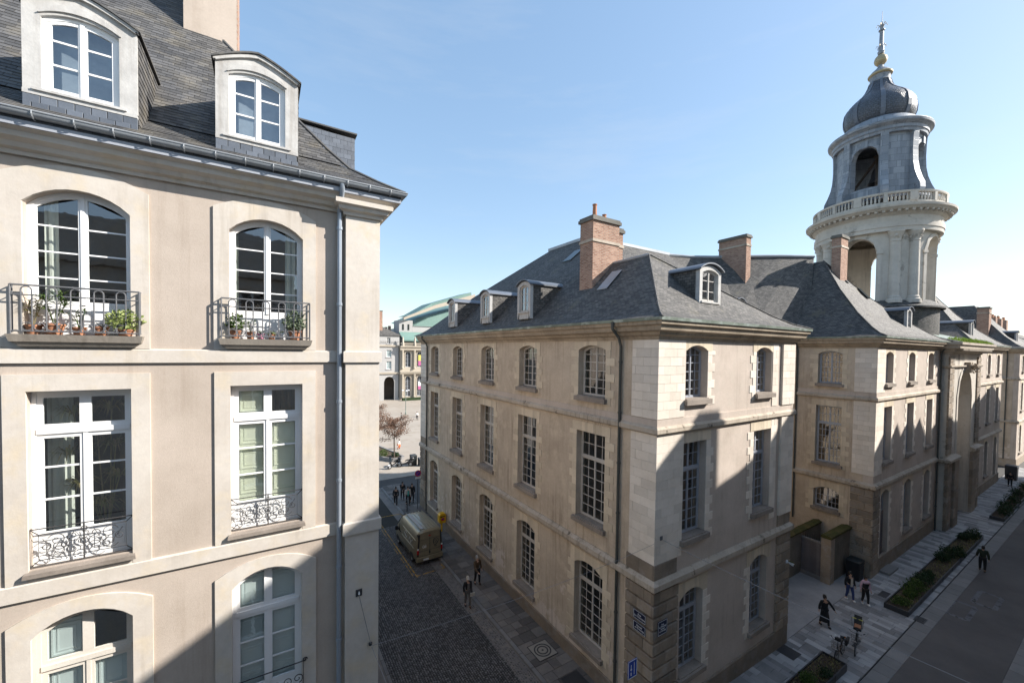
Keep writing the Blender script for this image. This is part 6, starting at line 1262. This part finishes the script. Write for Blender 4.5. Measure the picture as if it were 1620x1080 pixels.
# ================================================================== van
def van(x, y, z, rz):
    T = root('delivery_van', 'bronze high-roofed delivery van with graffiti, parked in the yellow bay', 'van', (x, y, z), rz, local=True)
    # stations along the length: y, floor, belt, roof, half-width at sill, belt, roof
    ST = [(-2.45, .42, 1.15, 2.30, .88, .93, .74), (-2.36, .36, 1.15, 2.42, .93, .97, .80), (-1.2, .33, 1.15, 2.46, .95, .99, .82), (.6, .33, 1.15, 2.44, .95, .99, .82), (1.15, .33, 1.14, 2.34, .95, .99, .78), (1.55, .34, 1.12, 2.02, .95, .98, .76), (1.95, .35, 1.08, 1.52, .94, .96, .80), (2.2, .36, .98, 1.20, .92, .92, .82), (2.42, .38, .82, 1.0, .84, .82, .74), (2.5, .45, .7, .82, .7, .7, .62)]
    mb = MB(); vs = []; n = 0
    for (yy, f, b, t, ws_, wb, wt) in ST:
        rib = [(0, f), (ws_*.9, f), (ws_, f+.08), (wb, b*.75+f*.25), (wb, b), (wb*.5+wt*.5+.02, (b+t)/2), (wt+.03, t-.16), (wt-.06, t-.04), (wt*.6, t), (0, t+.015)]
        ring_ = [(X_, yy, Z_) for X_, Z_ in rib]+[(-X_, yy, Z_) for X_, Z_ in reversed(rib[1:-1])]; n = len(ring_); vs += ring_
    fs = [(k*n+i, k*n+(i+1) % n, (k+1)*n+(i+1) % n, (k+1)*n+i) for k in range(len(ST)-1) for i in range(n)]+[tuple(range(n-1, -1, -1)), tuple(range(len(vs)-n, len(vs)))]
    mb.add(vs, fs); mb.build('body', 'van_paint', T, True)
    for i in range(6): mb = MB(); xx = -.6+i*.24; mb.box(xx, xx+.05, -2.25, .9, 2.455, 2.485); mb.build('roof_rib', 'van_paint', T)
    mb = MB(); mb.box(-.60, -.28, -2.2, .8, 2.462, 2.474); mb.build('roof_sheet', 'tarp_grey', T)
    for s in (-1, 1):
        for yy in (-1.5, 1.55):
            mb = MB(); mb.tube([(s*.88, yy+.24*math.cos(a), .33+.24*math.sin(a)) for a in [6.2832*i/22 for i in range(22)]], .095, 8, True); wv = mb.build('wheel', 'rubber', T, True); mb = MB(); mb.tube([(s*.80, yy, .33), (s*.955, yy, .33)], .19, 16); mb.build('rim', 'rim_grey', wv)
            mb = MB(); mb.prism([(s*.955, yy+.44*math.cos(a), .33+.44*math.sin(a)) for a in [math.pi*i/12 for i in range(13)]], (s*.012, 0, 0)); mb.build('wheel_arch', 'black_plastic', T)
        mb = MB(); mb.prism([(s*.985, .72, 1.18), (s*.975, 1.52, 1.2), (s*.83, 1.42, 1.85), (s*.83, 1.12, 2.0), (s*.84, .74, 2.02)], (s*.012, 0, 0)); mb.build('door_window', 'dark_glass', T)
        mb = MB(); mb.box(s*1.13-.1, s*1.13+.1, 1.38, 1.5, 1.18, 1.5); mb.tube([(s*.96, 1.42, 1.25), (s*1.06, 1.44, 1.28)], .03, 5); mb.build('mirror', 'black_plastic', T)
        mb = MB(); mb.hexa([(s*.86-.05, -2.475, .72), (s*.86+.06, -2.475, .72), (s*.9+.06, -2.3, .72), (s*.9-.05, -2.3, .72), (s*.76-.04, -2.475, 2.2), (s*.76+.05, -2.475, 2.2), (s*.83+.05, -2.3, 2.2), (s*.83-.04, -2.3, 2.2)]); mb.build('rear_pillar_trim', 'black_plastic', T)
        for z0, z1, m_ in ((1.0, 1.16, 'lamp_red'), (1.17, 1.27, 'lamp_white'), (.88, .98, 'lamp_red')): mb = MB(); mb.box(s*.86-.055, s*.86+.055, -2.50, -2.476, z0, z1); mb.build('tail_lamp', m_, T)
        mb = MB(); mb.hexa([(s*.7-.14, 2.32, .78), (s*.7+.12, 2.3, .78), (s*.7+.12, 2.2, .8), (s*.7-.14, 2.25, .8), (s*.7-.14, 2.42, .95), (s*.7+.1, 2.36, .95), (s*.7+.12, 2.15, 1.1), (s*.7-.12, 2.2, 1.1)]); mb.build('headlight', 'lamp_white', T)
        mb = MB(); mb.box(s*.985-.012, s*.985+.012, -1.0, 1.3, .52, .60); mb.build('side_rub_strip', 'black_plastic', T)
        mb = MB(); mb.tube([(s*.93, -2.2, 1.78), (s*.93, .5, 1.80)], .022, 5); mb.build('side_rail', 'van_paint', T); mb = MB(); mb.tube([(s*.997, -2.1, 1.18), (s*.997, .55, 1.18)], .016, 5); mb.build('belt_crease', 'van_paint', T)
    mb = MB(); mb.prism([(-.82, 1.98, 1.5), (.82, 1.98, 1.5), (.66, 1.22, 2.3), (-.66, 1.22, 2.3)], (0, .03, .03)); mb.build('windscreen', 'dark_glass', T)
    mb = MB(); mb.hexa([(-.93, -2.56, .36), (.93, -2.56, .36), (.95, -2.3, .36), (-.95, -2.3, .36), (-.93, -2.56, .62), (.93, -2.56, .62), (.95, -2.3, .66), (-.95, -2.3, .66)]); mb.build('rear_bumper', 'van_paint', T)
    mb = MB(); mb.box(-.9, .9, -2.54, -2.3, .28, .358); mb.build('bumper_skirt', 'black_plastic', T); mb = MB(); mb.hexa([(-.9, 2.45, .36), (.9, 2.45, .36), (.9, 2.3, .36), (-.9, 2.3, .36), (-.82, 2.56, .62), (.82, 2.56, .62), (.9, 2.3, .7), (-.9, 2.3, .7)]); mb.build('front_bumper', 'black_plastic', T)
    mb = MB(); mb.box(-.012, .012, -2.462, -2.452, .68, 2.2); mb.box(-.78, .78, -2.462, -2.452, 1.02, 1.04); mb.box(-.72, .72, -2.464, -2.452, 1.80, 1.815); mb.box(-.80, .80, -2.462, -2.452, .67, .685); mb.build('door_gap', 'black_plastic', T)
    mb = MB(); mb.box(-.05, .03, -2.49, -2.455, .80, .98); mb.build('door_handle', 'black_plastic', T); mb = MB(); mb.box(-.5, -.12, -2.585, -2.561, .42, .52); mb.build('number_plate', 'plate_white', T); mb = MB(); mb.box(-.1, .06, -2.47, -2.451, 1.98, 2.04); mb.build('brake_lamp', 'lamp_red', T)
    # graffiti on the rear door and the flank
    def scrib(pts, mat, r=.022): mb = MB(); mb.tube(pts, r, 5); mb.build('graffiti', mat, T)
    y0 = -2.462
    scrib([(.25, y0, 1.60), (.33, y0, 1.72), (.48, y0, 1.74), (.60, y0, 1.66), (.62, y0, 1.52), (.52, y0, 1.36), (.38, y0, 1.24), (.30, y0, 1.36), (.27, y0, 1.5), (.25, y0, 1.6)], 'black_plastic'); scrib([(.34, y0, 1.55), (.42, y0, 1.63), (.52, y0, 1.58), (.45, y0, 1.48), (.38, y0, 1.42)], 'black_plastic', .016); scrib([(.32, y0, 1.22), (.42, y0, 1.16), (.5, y0, 1.2)], 'black_plastic')
    scrib([(-.55, y0, 1.3), (-.45, y0, 1.42), (-.38, y0, 1.32), (-.3, y0, 1.44), (-.24, y0, 1.34), (-.5, y0, 1.24), (-.25, y0, 1.24)], 'sign_white', .012)
    for k, pts in enumerate(([(-.4, 1.62), (-.1, 1.72), (.1, 1.5), (-.2, 1.4), (-.5, 1.35), (-.2, 1.25)], [(-1.6, 1.6), (-1.3, 1.3), (-1.1, 1.65), (-.9, 1.3)], [(-1.7, 1.4), (-1.2, 1.5), (-1.0, 1.25), (-1.6, 1.22)])): scrib([(-.985+(zz-1.15)*.11, yy, zz) for yy, zz in pts], 'sign_white' if k != 2 else 'black_plastic', .018)
van(9.62, 28.95, -.655, R(1.5))

# ================================================================== people
def skinobj(name, pts, edges, mat, parent, lev=2):
    me = bpy.data.meshes.new(name); ks = list(pts); ix = {k: i for i, k in enumerate(ks)}
    me.from_pydata([pts[k][0] for k in ks], [(ix[a], ix[b]) for a, b in edges], []); me.materials.append(M[mat])
    o = bpy.data.objects.new(name, me); attach(o, parent); sm = o.modifiers.new('skin', 'SKIN'); sm.use_smooth_shade = True
    for i, k in enumerate(ks):
        r_ = pts[k][1]; d = me.skin_vertices[0].data[i]; d.radius = r_ if isinstance(r_, tuple) else (r_, r_); d.use_root = (i == 0)
    ss = o.modifiers.new('sub', 'SUBSURF'); ss.levels = lev; ss.render_levels = lev; return o
def person(x, y, z, face, h, label, top='black_cloth', legs='black_cloth', shoes='shoe_dark', hair='hair_dark', stride=.22, arms=((0, .05), (0, -.05)), sleeves=None, coat=0., inner=None, cap=None, hold=None, bulk=1., lean=0., crouch=0.):
    """one figure facing local +Y: a continuous body, clothing and hair over it"""
    T = root('person', label, 'person', (x, y, z), face-math.pi/2, local=True); s = h/1.74; S = lambda p: (p[0]*s, p[1]*s, p[2]*s); c = crouch
    hip = .93-c*.45; fl, fb = stride*1.0, -stride*.95; kn = .5
    def leg(sd, fy): return {('hip', sd): ((sd*.095, 0, hip-.02), .095), ('knee', sd): ((sd*.105, fy*.5+.05+c*.35, kn-.04*abs(fy)), .062), ('ankle', sd): ((sd*.105, fy, .09+(.05 if fy < -.1 else 0)), .042), ('toe', sd): ((sd*.12, fy+.15, .045), .034)}
    ty = lean; chz = hip+.43
    B = {'pelvis': ((0, 0, hip), (.125, .10)), 'waist': ((0, ty*.3, hip+.2), (.12, .095)), 'chest': ((0, ty*.7, chz), (.15, .11)), 'neck': ((0, ty, hip+.57), .052), 'jaw': ((0, ty+.025, hip+.645), (.06, .072)), 'skull': ((0, ty+.01, hip+.735), (.075, .09)), 'crown': ((0, ty+.0, hip+.785), (.05, .06)), 'nose': ((0, ty+.105, hip+.68), .012)}
    E = [('pelvis', 'waist'), ('waist', 'chest'), ('chest', 'neck'), ('neck', 'jaw'), ('jaw', 'skull'), ('skull', 'crown'), ('jaw', 'nose')]
    for sd, fy in ((-1, fl), (1, fb)):
        B.update(leg(sd, fy)); E += [('pelvis', ('hip', sd)), (('hip', sd), ('knee', sd)), (('knee', sd), ('ankle', sd)), (('ankle', sd), ('toe', sd))]
    for sd, (out, fw_) in zip((-1, 1), arms):
        sh = V((sd*.185, ty*.8, hip+.50)); el = sh+V((sd*(.05+out*.5), -.02+fw_*.5, -.29+abs(fw_)*.05)); wr = el+V((sd*out*.3-sd*.0, .06+fw_*.9, -.24+max(0, fw_)*.42)); hd = wr+(wr-el).normalized()*.075
        B[('sh', sd)] = (tuple(sh), .058); B[('el', sd)] = (tuple(el), .043); B[('wr', sd)] = (tuple(wr), .028); B[('hd', sd)] = (tuple(hd), (.036, .022))
        E += [('chest', ('sh', sd)), (('sh', sd), ('el', sd)), (('el', sd), ('wr', sd)), (('wr', sd), ('hd', sd))]
        dv = (wr-el).normalized(); sv = V((0, 1, 0)) if abs(dv.y) < .7 else V((1, 0, 0))
        for k in range(4): B[('f', sd, k)] = (tuple(hd+dv*(.085-.012*abs(k-1.2))+sv*(.027-.018*k)), .008); E.append((('hd', sd), ('f', sd, k)))
        B[('f', sd, 4)] = (tuple(hd+dv*.03+sv*.055), .009); E.append((('hd', sd), ('f', sd, 4)))
    body = skinobj('body', {k: (S(v[0]), (v[1][0]*s, v[1][1]*s) if isinstance(v[1], tuple) else v[1]*s) for k, v in B.items()}, E, 'skin', T)
    def sub(keys, grow, name, mat, ed=None):
        pts = {k: (S(B[k][0]), tuple((r_+grow)*s*bulk for r_ in (B[k][1] if isinstance(B[k][1], tuple) else (B[k][1], B[k][1])))) for k in keys}; return skinobj(name, pts, [e for e in (ed or E) if e[0] in keys and e[1] in keys], mat, T)
    tk = ['pelvis', 'waist', 'chest']; ak = [(p, sd) for sd in (-1, 1) for p in ('sh', 'el', 'wr')]
    if sleeves: sub(['chest']+ak, .018, 'sleeves', sleeves); B2 = tk+[('sh', -1), ('sh', 1)]; sub(B2, .03, 'waistcoat', top)
    else: sub(tk+ak, .024, 'jacket', top)
    sub(['pelvis']+[(p, sd) for sd in (-1, 1) for p in ('hip', 'knee', 'ankle')], .014, 'trousers', legs)
    for sd, fy in ((-1, fl), (1, fb)):
        skinobj('shoe', {'h': (S((sd*.105, fy-.04, .06+(.03 if fy < -.1 else 0))), .062*s), 'm': (S((sd*.11, fy+.06, .055)), .060*s), 't': (S((sd*.12, fy+.17, .05)), .054*s)}, [('h', 'm'), ('m', 't')], shoes, T)
    if coat:
        mb = MB(); n = 14; vs = []
        rr = [(hip+.42, .185, .125), (hip+.2, .17, .13), (hip, .185, .15), (hip-coat*.5, .20, .19), (hip-coat, .215, .23)]
        for zz_, a, b in rr: vs += [S((a*math.cos(6.2832*i/n), b*math.sin(6.2832*i/n)+ty*.4, zz_)) for i in range(n)]
        mb.add(vs, [(k*n+i, k*n+(i+1) % n, (k+1)*n+(i+1) % n, (k+1)*n+i) for k in range(len(rr)-1) for i in range(n)]); mb.build('coat_skirt', top, T, 'full')
    if inner: mb = MB(); mb.prism([S((-.06, .155+ty*.7, chz+.06)), S((.06, .155+ty*.7, chz+.06)), S((.075, .15+ty*.3, hip-.02)), S((-.075, .15+ty*.3, hip-.02))], (0, .012*s, 0)); mb.build('shirt_front', inner, T)
    mb = MB(); mb.lathe([(.0, .155), (.05, .15), (.082, .11), (.094, .04), (.092, -.03), (.07, -.075)], (0, 0, 0), 14); ho = mb.build('hair' if not cap else 'cap', hair if not cap else cap, T, 'full'); ho.location = S((0, ty-.012, hip+.715)); ho.scale = (s*.95, s*1.1, s); ho.rotation_euler = (R(14), 0, 0)
    if cap: mb = MB(); mb.prism([S((-.07, ty+.08, hip+.765)), S((.07, ty+.08, hip+.765)), S((.05, ty+.18, hip+.75)), S((-.05, ty+.18, hip+.75))], (0, 0, .012)); mb.build('peak', cap, T)
    if hold: mb = MB(); hd = V(B[('hd', hold[0])][0]); mb.hexa([tuple(v*s for v in (hd+V(d))) for d in ((-.13, .0, -.1), (.13, .0, -.1), (.13, .04, -.1), (-.13, .04, -.1), (-.13, .03, .12), (.13, .03, .12), (.13, .07, .12), (-.13, .07, .12))]); mb.build(hold[2], hold[1], T)
    return T
A_ = lambda d: R(d)
G = lambda x: gt(x)+.001
person(26.5, 9.5, G(26.5), A_(-120), 1.70, 'person in long black coat walking alone across the pale slabs', coat=.62, stride=.2, arms=((.35, .05), (0, -.1)), shoes='shoe_dark')
person(30.65, 9.72, G(30.6), A_(-125), 1.74, 'person in black jacket over pale shirt with blue jeans and white trainers', legs='denim', shoes='white_cloth', inner='cream_cloth', stride=.17)
person(30.95, 9.05, G(30.9), A_(-130), 1.70, 'person in black waistcoat with pink sleeves and white trainers', sleeves='pink_cloth', shoes='white_cloth', stride=.12)
person(43.0, 6.15, G(43), A_(10), 1.78, 'person in dark green jacket walking away along the asphalt edge', top='green_cloth', arms=((.04, .1), (.04, -.1)), bulk=1.12, stride=.18)
person(74.0, 8.75, G(74), A_(-170), 1.75, 'person in dark clothes far down the pavement near the grey cabinet', stride=.12)
person(11.35, 22.5, -.549, A_(-85), 1.76, 'person in brown jacket and black trousers with raised hand near the lane wall', top='brown_cloth', shoes='shoe_brown', hair='hair_grey', arms=((.05, .02), (.15, .5)), stride=.12)
person(9.95, 20.9, -.651, A_(-100), 1.72, 'person in pale cap and dark jacket holding papers at the lane kerb', legs='grey_cloth', shoes='shoe_brown', cap='cream_cloth', inner='grey_cloth', arms=((-.15, .35), (0, .0)), hold=(-1, 'cream_cloth', 'papers'), stride=.15)
person(10.55, 38.2, -.655, A_(-110), 1.76, 'person in black striding a little apart from the other three walkers', stride=.28)
person(11.45, 39.1, -.549, A_(-95), 1.74, 'person in dark jacket with hand at mouth behind the turquoise top', arms=((0, .0), (-.1, .5)), stride=.1)
person(11.5, 37.5, -.549, A_(-95), 1.74, 'person in turquoise top under a pale open jacket among the four walkers', top='cream_cloth', inner='turquoise_cloth', stride=.22)
person(12.05, 38.0, -.549, A_(-100), 1.80, 'person in bulky black jacket beside the no-parking sign', bulk=1.1, stride=.12)
person(24.0, 83.0, -.662, A_(-20), 1.74, 'person in grey top mid-stride on the square left of the lamp post', top='grey_cloth', stride=.32); person(27.3, 83.0, -.662, A_(-90), 1.72, 'person in white top and dark trousers walking on the square', top='white_cloth', stride=.18); person(29.5, 86.0, -.662, A_(-60), 1.74, 'person in black half hidden by the city hall corner on the square', stride=.3)
person(16.9, 60.0, -.662, A_(-30), 1.7, 'person in white top and bright orange trousers bending on the square', top='white_cloth', legs='orange_cloth', crouch=.6, lean=.18, stride=.1)

# ================================================================== bicycles
def bicycle(x, y, z, rz, label, seat_kid=False, mat='black_plastic'):
    T = root('bicycle', label, 'bicycle', (x, y, z), rz, local=True)
    for yy in (-.53, .55):
        mb = MB(); mb.tube([(0, yy+.335*math.cos(a), .36+.335*math.sin(a)) for a in [6.2832*i/26 for i in range(26)]], .022, 7, True); wv = mb.build('wheel', 'rubber', T, True)
        mb = MB(); mb.tube([(0, yy+.308*math.cos(a), .36+.308*math.sin(a)) for a in [6.2832*i/24 for i in range(24)]], .012, 5, True)
        for i in range(14): a = 6.2832*i/14; mb.tube([(.02*(-1)**i, yy, .36), (0, yy+.3*math.cos(a), .36+.3*math.sin(a))], .003, 3)
        mb.tube([(-.05, yy, .36), (.05, yy, .36)], .025, 8); mb.build('rim', 'rim_grey', wv)
        mb = MB(); mb.tube([(0, yy+.375*math.cos(a), .36+.375*math.sin(a)) for a in [(.35+2.1*i/8) if yy < 0 else (.5+1.7*i/8) for i in range(9)]], .028, 5); mb.build('mudguard', mat, T)
    bb = (0, -.08, .31); st = (0, -.22, .80); hdt = (0, .40, .86); hb = (0, .43, .70); rw = (0, -.53, .36); fw_ = (0, .55, .36)
    mb = MB(); [mb.tube(p, r_, 7) for p, r_ in (([bb, st], .018), ([bb, hb], .02), ([(0, -.17, .62), hb], .018), ([hb, hdt], .022), ([bb, rw], .012), ([st, rw], .011), ([hb, (0, .47, .6), fw_], .016))]; mb.build('frame', mat, T, True)
    mb = MB(); mb.tube([st, (0, -.25, .92)], .014, 6); mb.hexa([(-.09, -.40, .92), (.09, -.40, .92), (.025, -.12, .93), (-.025, -.12, .93), (-.08, -.39, .98), (.08, -.39, .98), (.02, -.13, .97), (-.02, -.13, .97)]); mb.build('saddle', 'rubber', T)
    mb = MB(); mb.tube([hdt, (0, .37, 1.04)], .014, 6); mb.tube([(-.30, .22, 1.07), (-.2, .36, 1.06), (0, .38, 1.05), (.2, .36, 1.06), (.30, .22, 1.07)], .013, 6); mb.build('handlebar', mat, T)
    for s in (-1, 1): mb = MB(); mb.tube([(s*.28, .25, 1.07), (s*.33, .17, 1.075)], .019, 6); mb.build('grip', 'rubber', T); mb = MB(); mb.tube([(0, -.08, .31), (s*.07, -.08, .31), (s*.07, -.08+s*.1, .31-s*.13)], .012, 5); mb.box(s*.12-.05, s*.12+.05, -.12+s*.1, -.02+s*.1, .17-s*.13+.12, .19-s*.13+.12); mb.build('crank', 'steel_dark', T)
    mb = MB(); mb.tube([(-.07, -.28, .74), (-.07, -.85, .74), (.07, -.85, .74), (.07, -.28, .74)], .008, 5); mb.tube([(-.07, -.8, .74), (-.03, -.53, .36)], .007, 4); mb.tube([(.07, -.8, .74), (.03, -.53, .36)], .007, 4); mb.build('rack', 'steel_dark', T)
    mb = MB()
    for zz_ in (.76, .88, .98): e = .14+.04*(zz_-.76)/.22; mb.tube([(-e, .48, zz_), (-e, .76, zz_), (e, .76, zz_), (e, .48, zz_)], .007, 4, True)
    for i in range(6): a = -.14+.28*i/5; mb.tube([(a, .48, .76), (a*1.25, .47, .98)], .005, 3); mb.tube([(a, .76, .76), (a*1.25, .77, .98)], .005, 3)
    mb.build('basket', 'wicker' if not seat_kid else 'steel_dark', T)
    mb = MB(); mb.lathe([(0, .04), (.035, .03), (.04, 0)], (0, 0, 0), 8); o = mb.build('lamp', 'lamp_white', T); o.location = (0, .60, .72); o.rotation_euler = (R(-90), 0, 0); mb = MB(); mb.box(-.03, .03, -.9, -.86, .66, .73); mb.build('reflector', 'lamp_orange', T)
    if seat_kid:
        mb = MB(); mb.prism([(-.16, -.42, .80), (-.16, -.80, .80), (-.16, -.90, 1.38), (-.16, -.84, 1.40), (-.16, -.72, .92), (-.16, -.42, .90)], (.32, 0, 0)); mb.build('child_seat', 'black_plastic', T); mb = MB(); mb.hexa([(-.13, -.48, .905), (.13, -.48, .905), (.13, -.74, .925), (-.13, -.74, .925), (-.13, -.5, .95), (.13, -.5, .95), (.13, -.78, 1.0), (-.13, -.78, 1.0)]); mb.build('seat_cushion', 'terracotta', T)
        mb = MB(); mb.tube([(-.2, -.35, 1.0), (-.24, -.35, 1.45), (.24, -.35, 1.45), (.2, -.35, 1.0)], .015, 6); mb.build('safety_bar', 'iron_grey', T)
        for s in (-1, 1): mb = MB(); mb.tube([(s*.05, -.35, 1.45), (s*.22, -.35, 1.45)], .024, 6); mb.build('bar_sleeve', 'banner_yellow', T)
    else:
        mb = MB(); mb.hexa([(-.17, -.85, .5), (-.1, -.85, .5), (-.1, -.5, .5), (-.17, -.5, .5), (-.2, -.88, .82), (-.1, -.88, .82), (-.1, -.47, .82), (-.2, -.47, .82)]); mb.build('pannier', 'black_plastic', T); mb = MB(); mb.box(-.12, .12, .3, .42, 1.08, 1.22); mb.build('handlebar_bag', 'black_plastic', T); mb = MB(); mb.tube([(.1, .36, 1.1), (.1, .36, 1.3)], .035, 8); mb.build('bottle', 'sign_white', T)
    mb = MB(); mb.tube([(.06, -.12, .3), (.16, -.2, .012)], .01, 5); mb.build('kickstand', 'steel_dark', T)
bicycle(24.3, 8.02, G(24.3), R(96), 'black bicycle with pannier parked beside the short planter'); bicycle(25.75, 7.82, G(25.7), R(104), 'black cargo bicycle with child seat and yellow-ended safety bar', True)

# ================================================================== planters
def planter(x0, x1, y0, y1, label):
    z = gt((x0+x1)/2); T = root('planter', label, 'planter', ((x0+x1)/2, (y0+y1)/2, z)); pth = [(x0, y0), (x1, y0), (x1, y1), (x0, y1)]
    mb = MB(); mb.sweep([(-.05, z-.05), (0, z-.05), (0, z+.30), (-.05, z+.30)], pth, True); mb.build('steel_edge', 'steel_dark', T); mb = MB(); n = 40; q = random.Random(int(x0)); hs = [[z+.2+q.uniform(-.03, .05) for _ in range(5)] for _ in range(n+1)]
    for i in range(n):
        for j in range(4): xa, xb, ya, yb = x0+.05+(x1-x0-.1)*i/n, x0+.05+(x1-x0-.1)*(i+1)/n, y0+.05+(y1-y0-.1)*j/4, y0+.05+(y1-y0-.1)*(j+1)/4; mb.poly((xa, ya, hs[i][j]), (xb, ya, hs[i+1][j]), (xb, yb, hs[i+1][j+1]), (xa, yb, hs[i][j+1]))
    mb.build('soil', 'soil', T)
    L = 2.35; k = x0+L
    while k < x1-.5: mb = MB(); mb.box(k-.02, k+.02, y0-.012, y0-.001, z-.02, z+.30); mb.build('edge_joint', 'iron', T); k += L
planter(19.9, 23.6, 7.48, 8.5, 'short black-edged planter beside the parked bicycles'); planter(31.6, 50.6, 7.25, 8.35, 'very long black-edged planter on the pavement opposite the wing'); planter(57.6, 78, 7.05, 7.95, 'far black-edged planter opposite the portal')
def shrub(x, y, r_, hh, mat, label, group, seed, n=420, sz=.14):
    z = gt(x)+.2; T = root('planter_shrub', label, 'shrub', (x, y, z), group=group); mb = MB(); q = random.Random(seed)
    for k in range(5): leaves(mb, (x+q.uniform(-.45, .45)*r_, y+q.uniform(-.35, .35)*r_, z+hh*q.uniform(.35, .6)), (r_*.62, r_*.5, hh*.5), n//5, sz, seed=seed*10+k, shell=.1)
    mb.build('foliage', mat, T); mb = MB()
    for k in range(6): a = k*1.05; mb.tube([(x, y, z-.05), (x+.4*r_*math.cos(a), y+.3*r_*math.sin(a), z+hh*.5)], .012, 4)
    mb.build('stems', 'bark', T)
for i, (x, y, r_, hh) in enumerate(((36.2, 7.8, .85, .85), (37.6, 7.85, .6, .6), (42.9, 7.8, .95, .95), (43.9, 7.6, .75, .7), (41.9, 8.0, .6, .6), (49.4, 7.8, .9, .75), (48.3, 7.9, .7, .6))): shrub(x, y, r_, hh, 'leaf_dark', 'dark leafy shrub growing in the very long planter', 'dark shrubs in the long planter', 100+i)
for i, (x, y, r_, hh) in enumerate(((35.0, 7.8, .9, .75), (34.0, 7.7, .6, .45))): shrub(x, y, r_, hh, 'leaf_green', 'yellow-green shrub near the grate end of the very long planter', 'yellow-green shrubs in the long planter', 120+i)
shrub(32.6, 7.8, .75, .32, 'leaf_green', 'low grassy tuft at the grate end of the very long planter', None, 130, 500, .11)
shrub(20.9, 8.0, .6, .45, 'leaf_green', 'fresh green clump in the short planter', None, 131, 500, .1); shrub(21.9, 7.8, .45, .35, 'leaf_dark', 'small dark clump in the short planter near the bicycles', None, 132, 300, .1)
for i, x in enumerate((59.5, 62, 65.5, 69, 73)): shrub(x, 7.5, 1.0, .8, 'leaf_dark', 'dark shrub growing in the far planter opposite the portal', 'shrubs in the far planter', 140+i, 300, .18)
for i, (a, b, y0, y1, z) in enumerate(((32.2, 50.2, 7.35, 8.25, 0), (20.1, 23.4, 7.6, 8.4, 0))):
    mb = MB(); q = random.Random(77+i)
    for k in range(int((b-a)*90)):
        p = V((q.uniform(a, b), q.uniform(y0, y1), gt(a)+.2)); aa = q.uniform(0, 6.28); l = V((math.cos(aa), math.sin(aa), 0))*.02; mb.poly(p-l, p+l, p+V((q.gauss(0, .06), q.gauss(0, .06), q.uniform(.05, .16))))
    tag(mb.build('ground_cover', 'leaf_straw'), 'dry straw-coloured ground cover in the %s planter' % ('very long', 'short')[i], 'ground cover', kind='stuff')
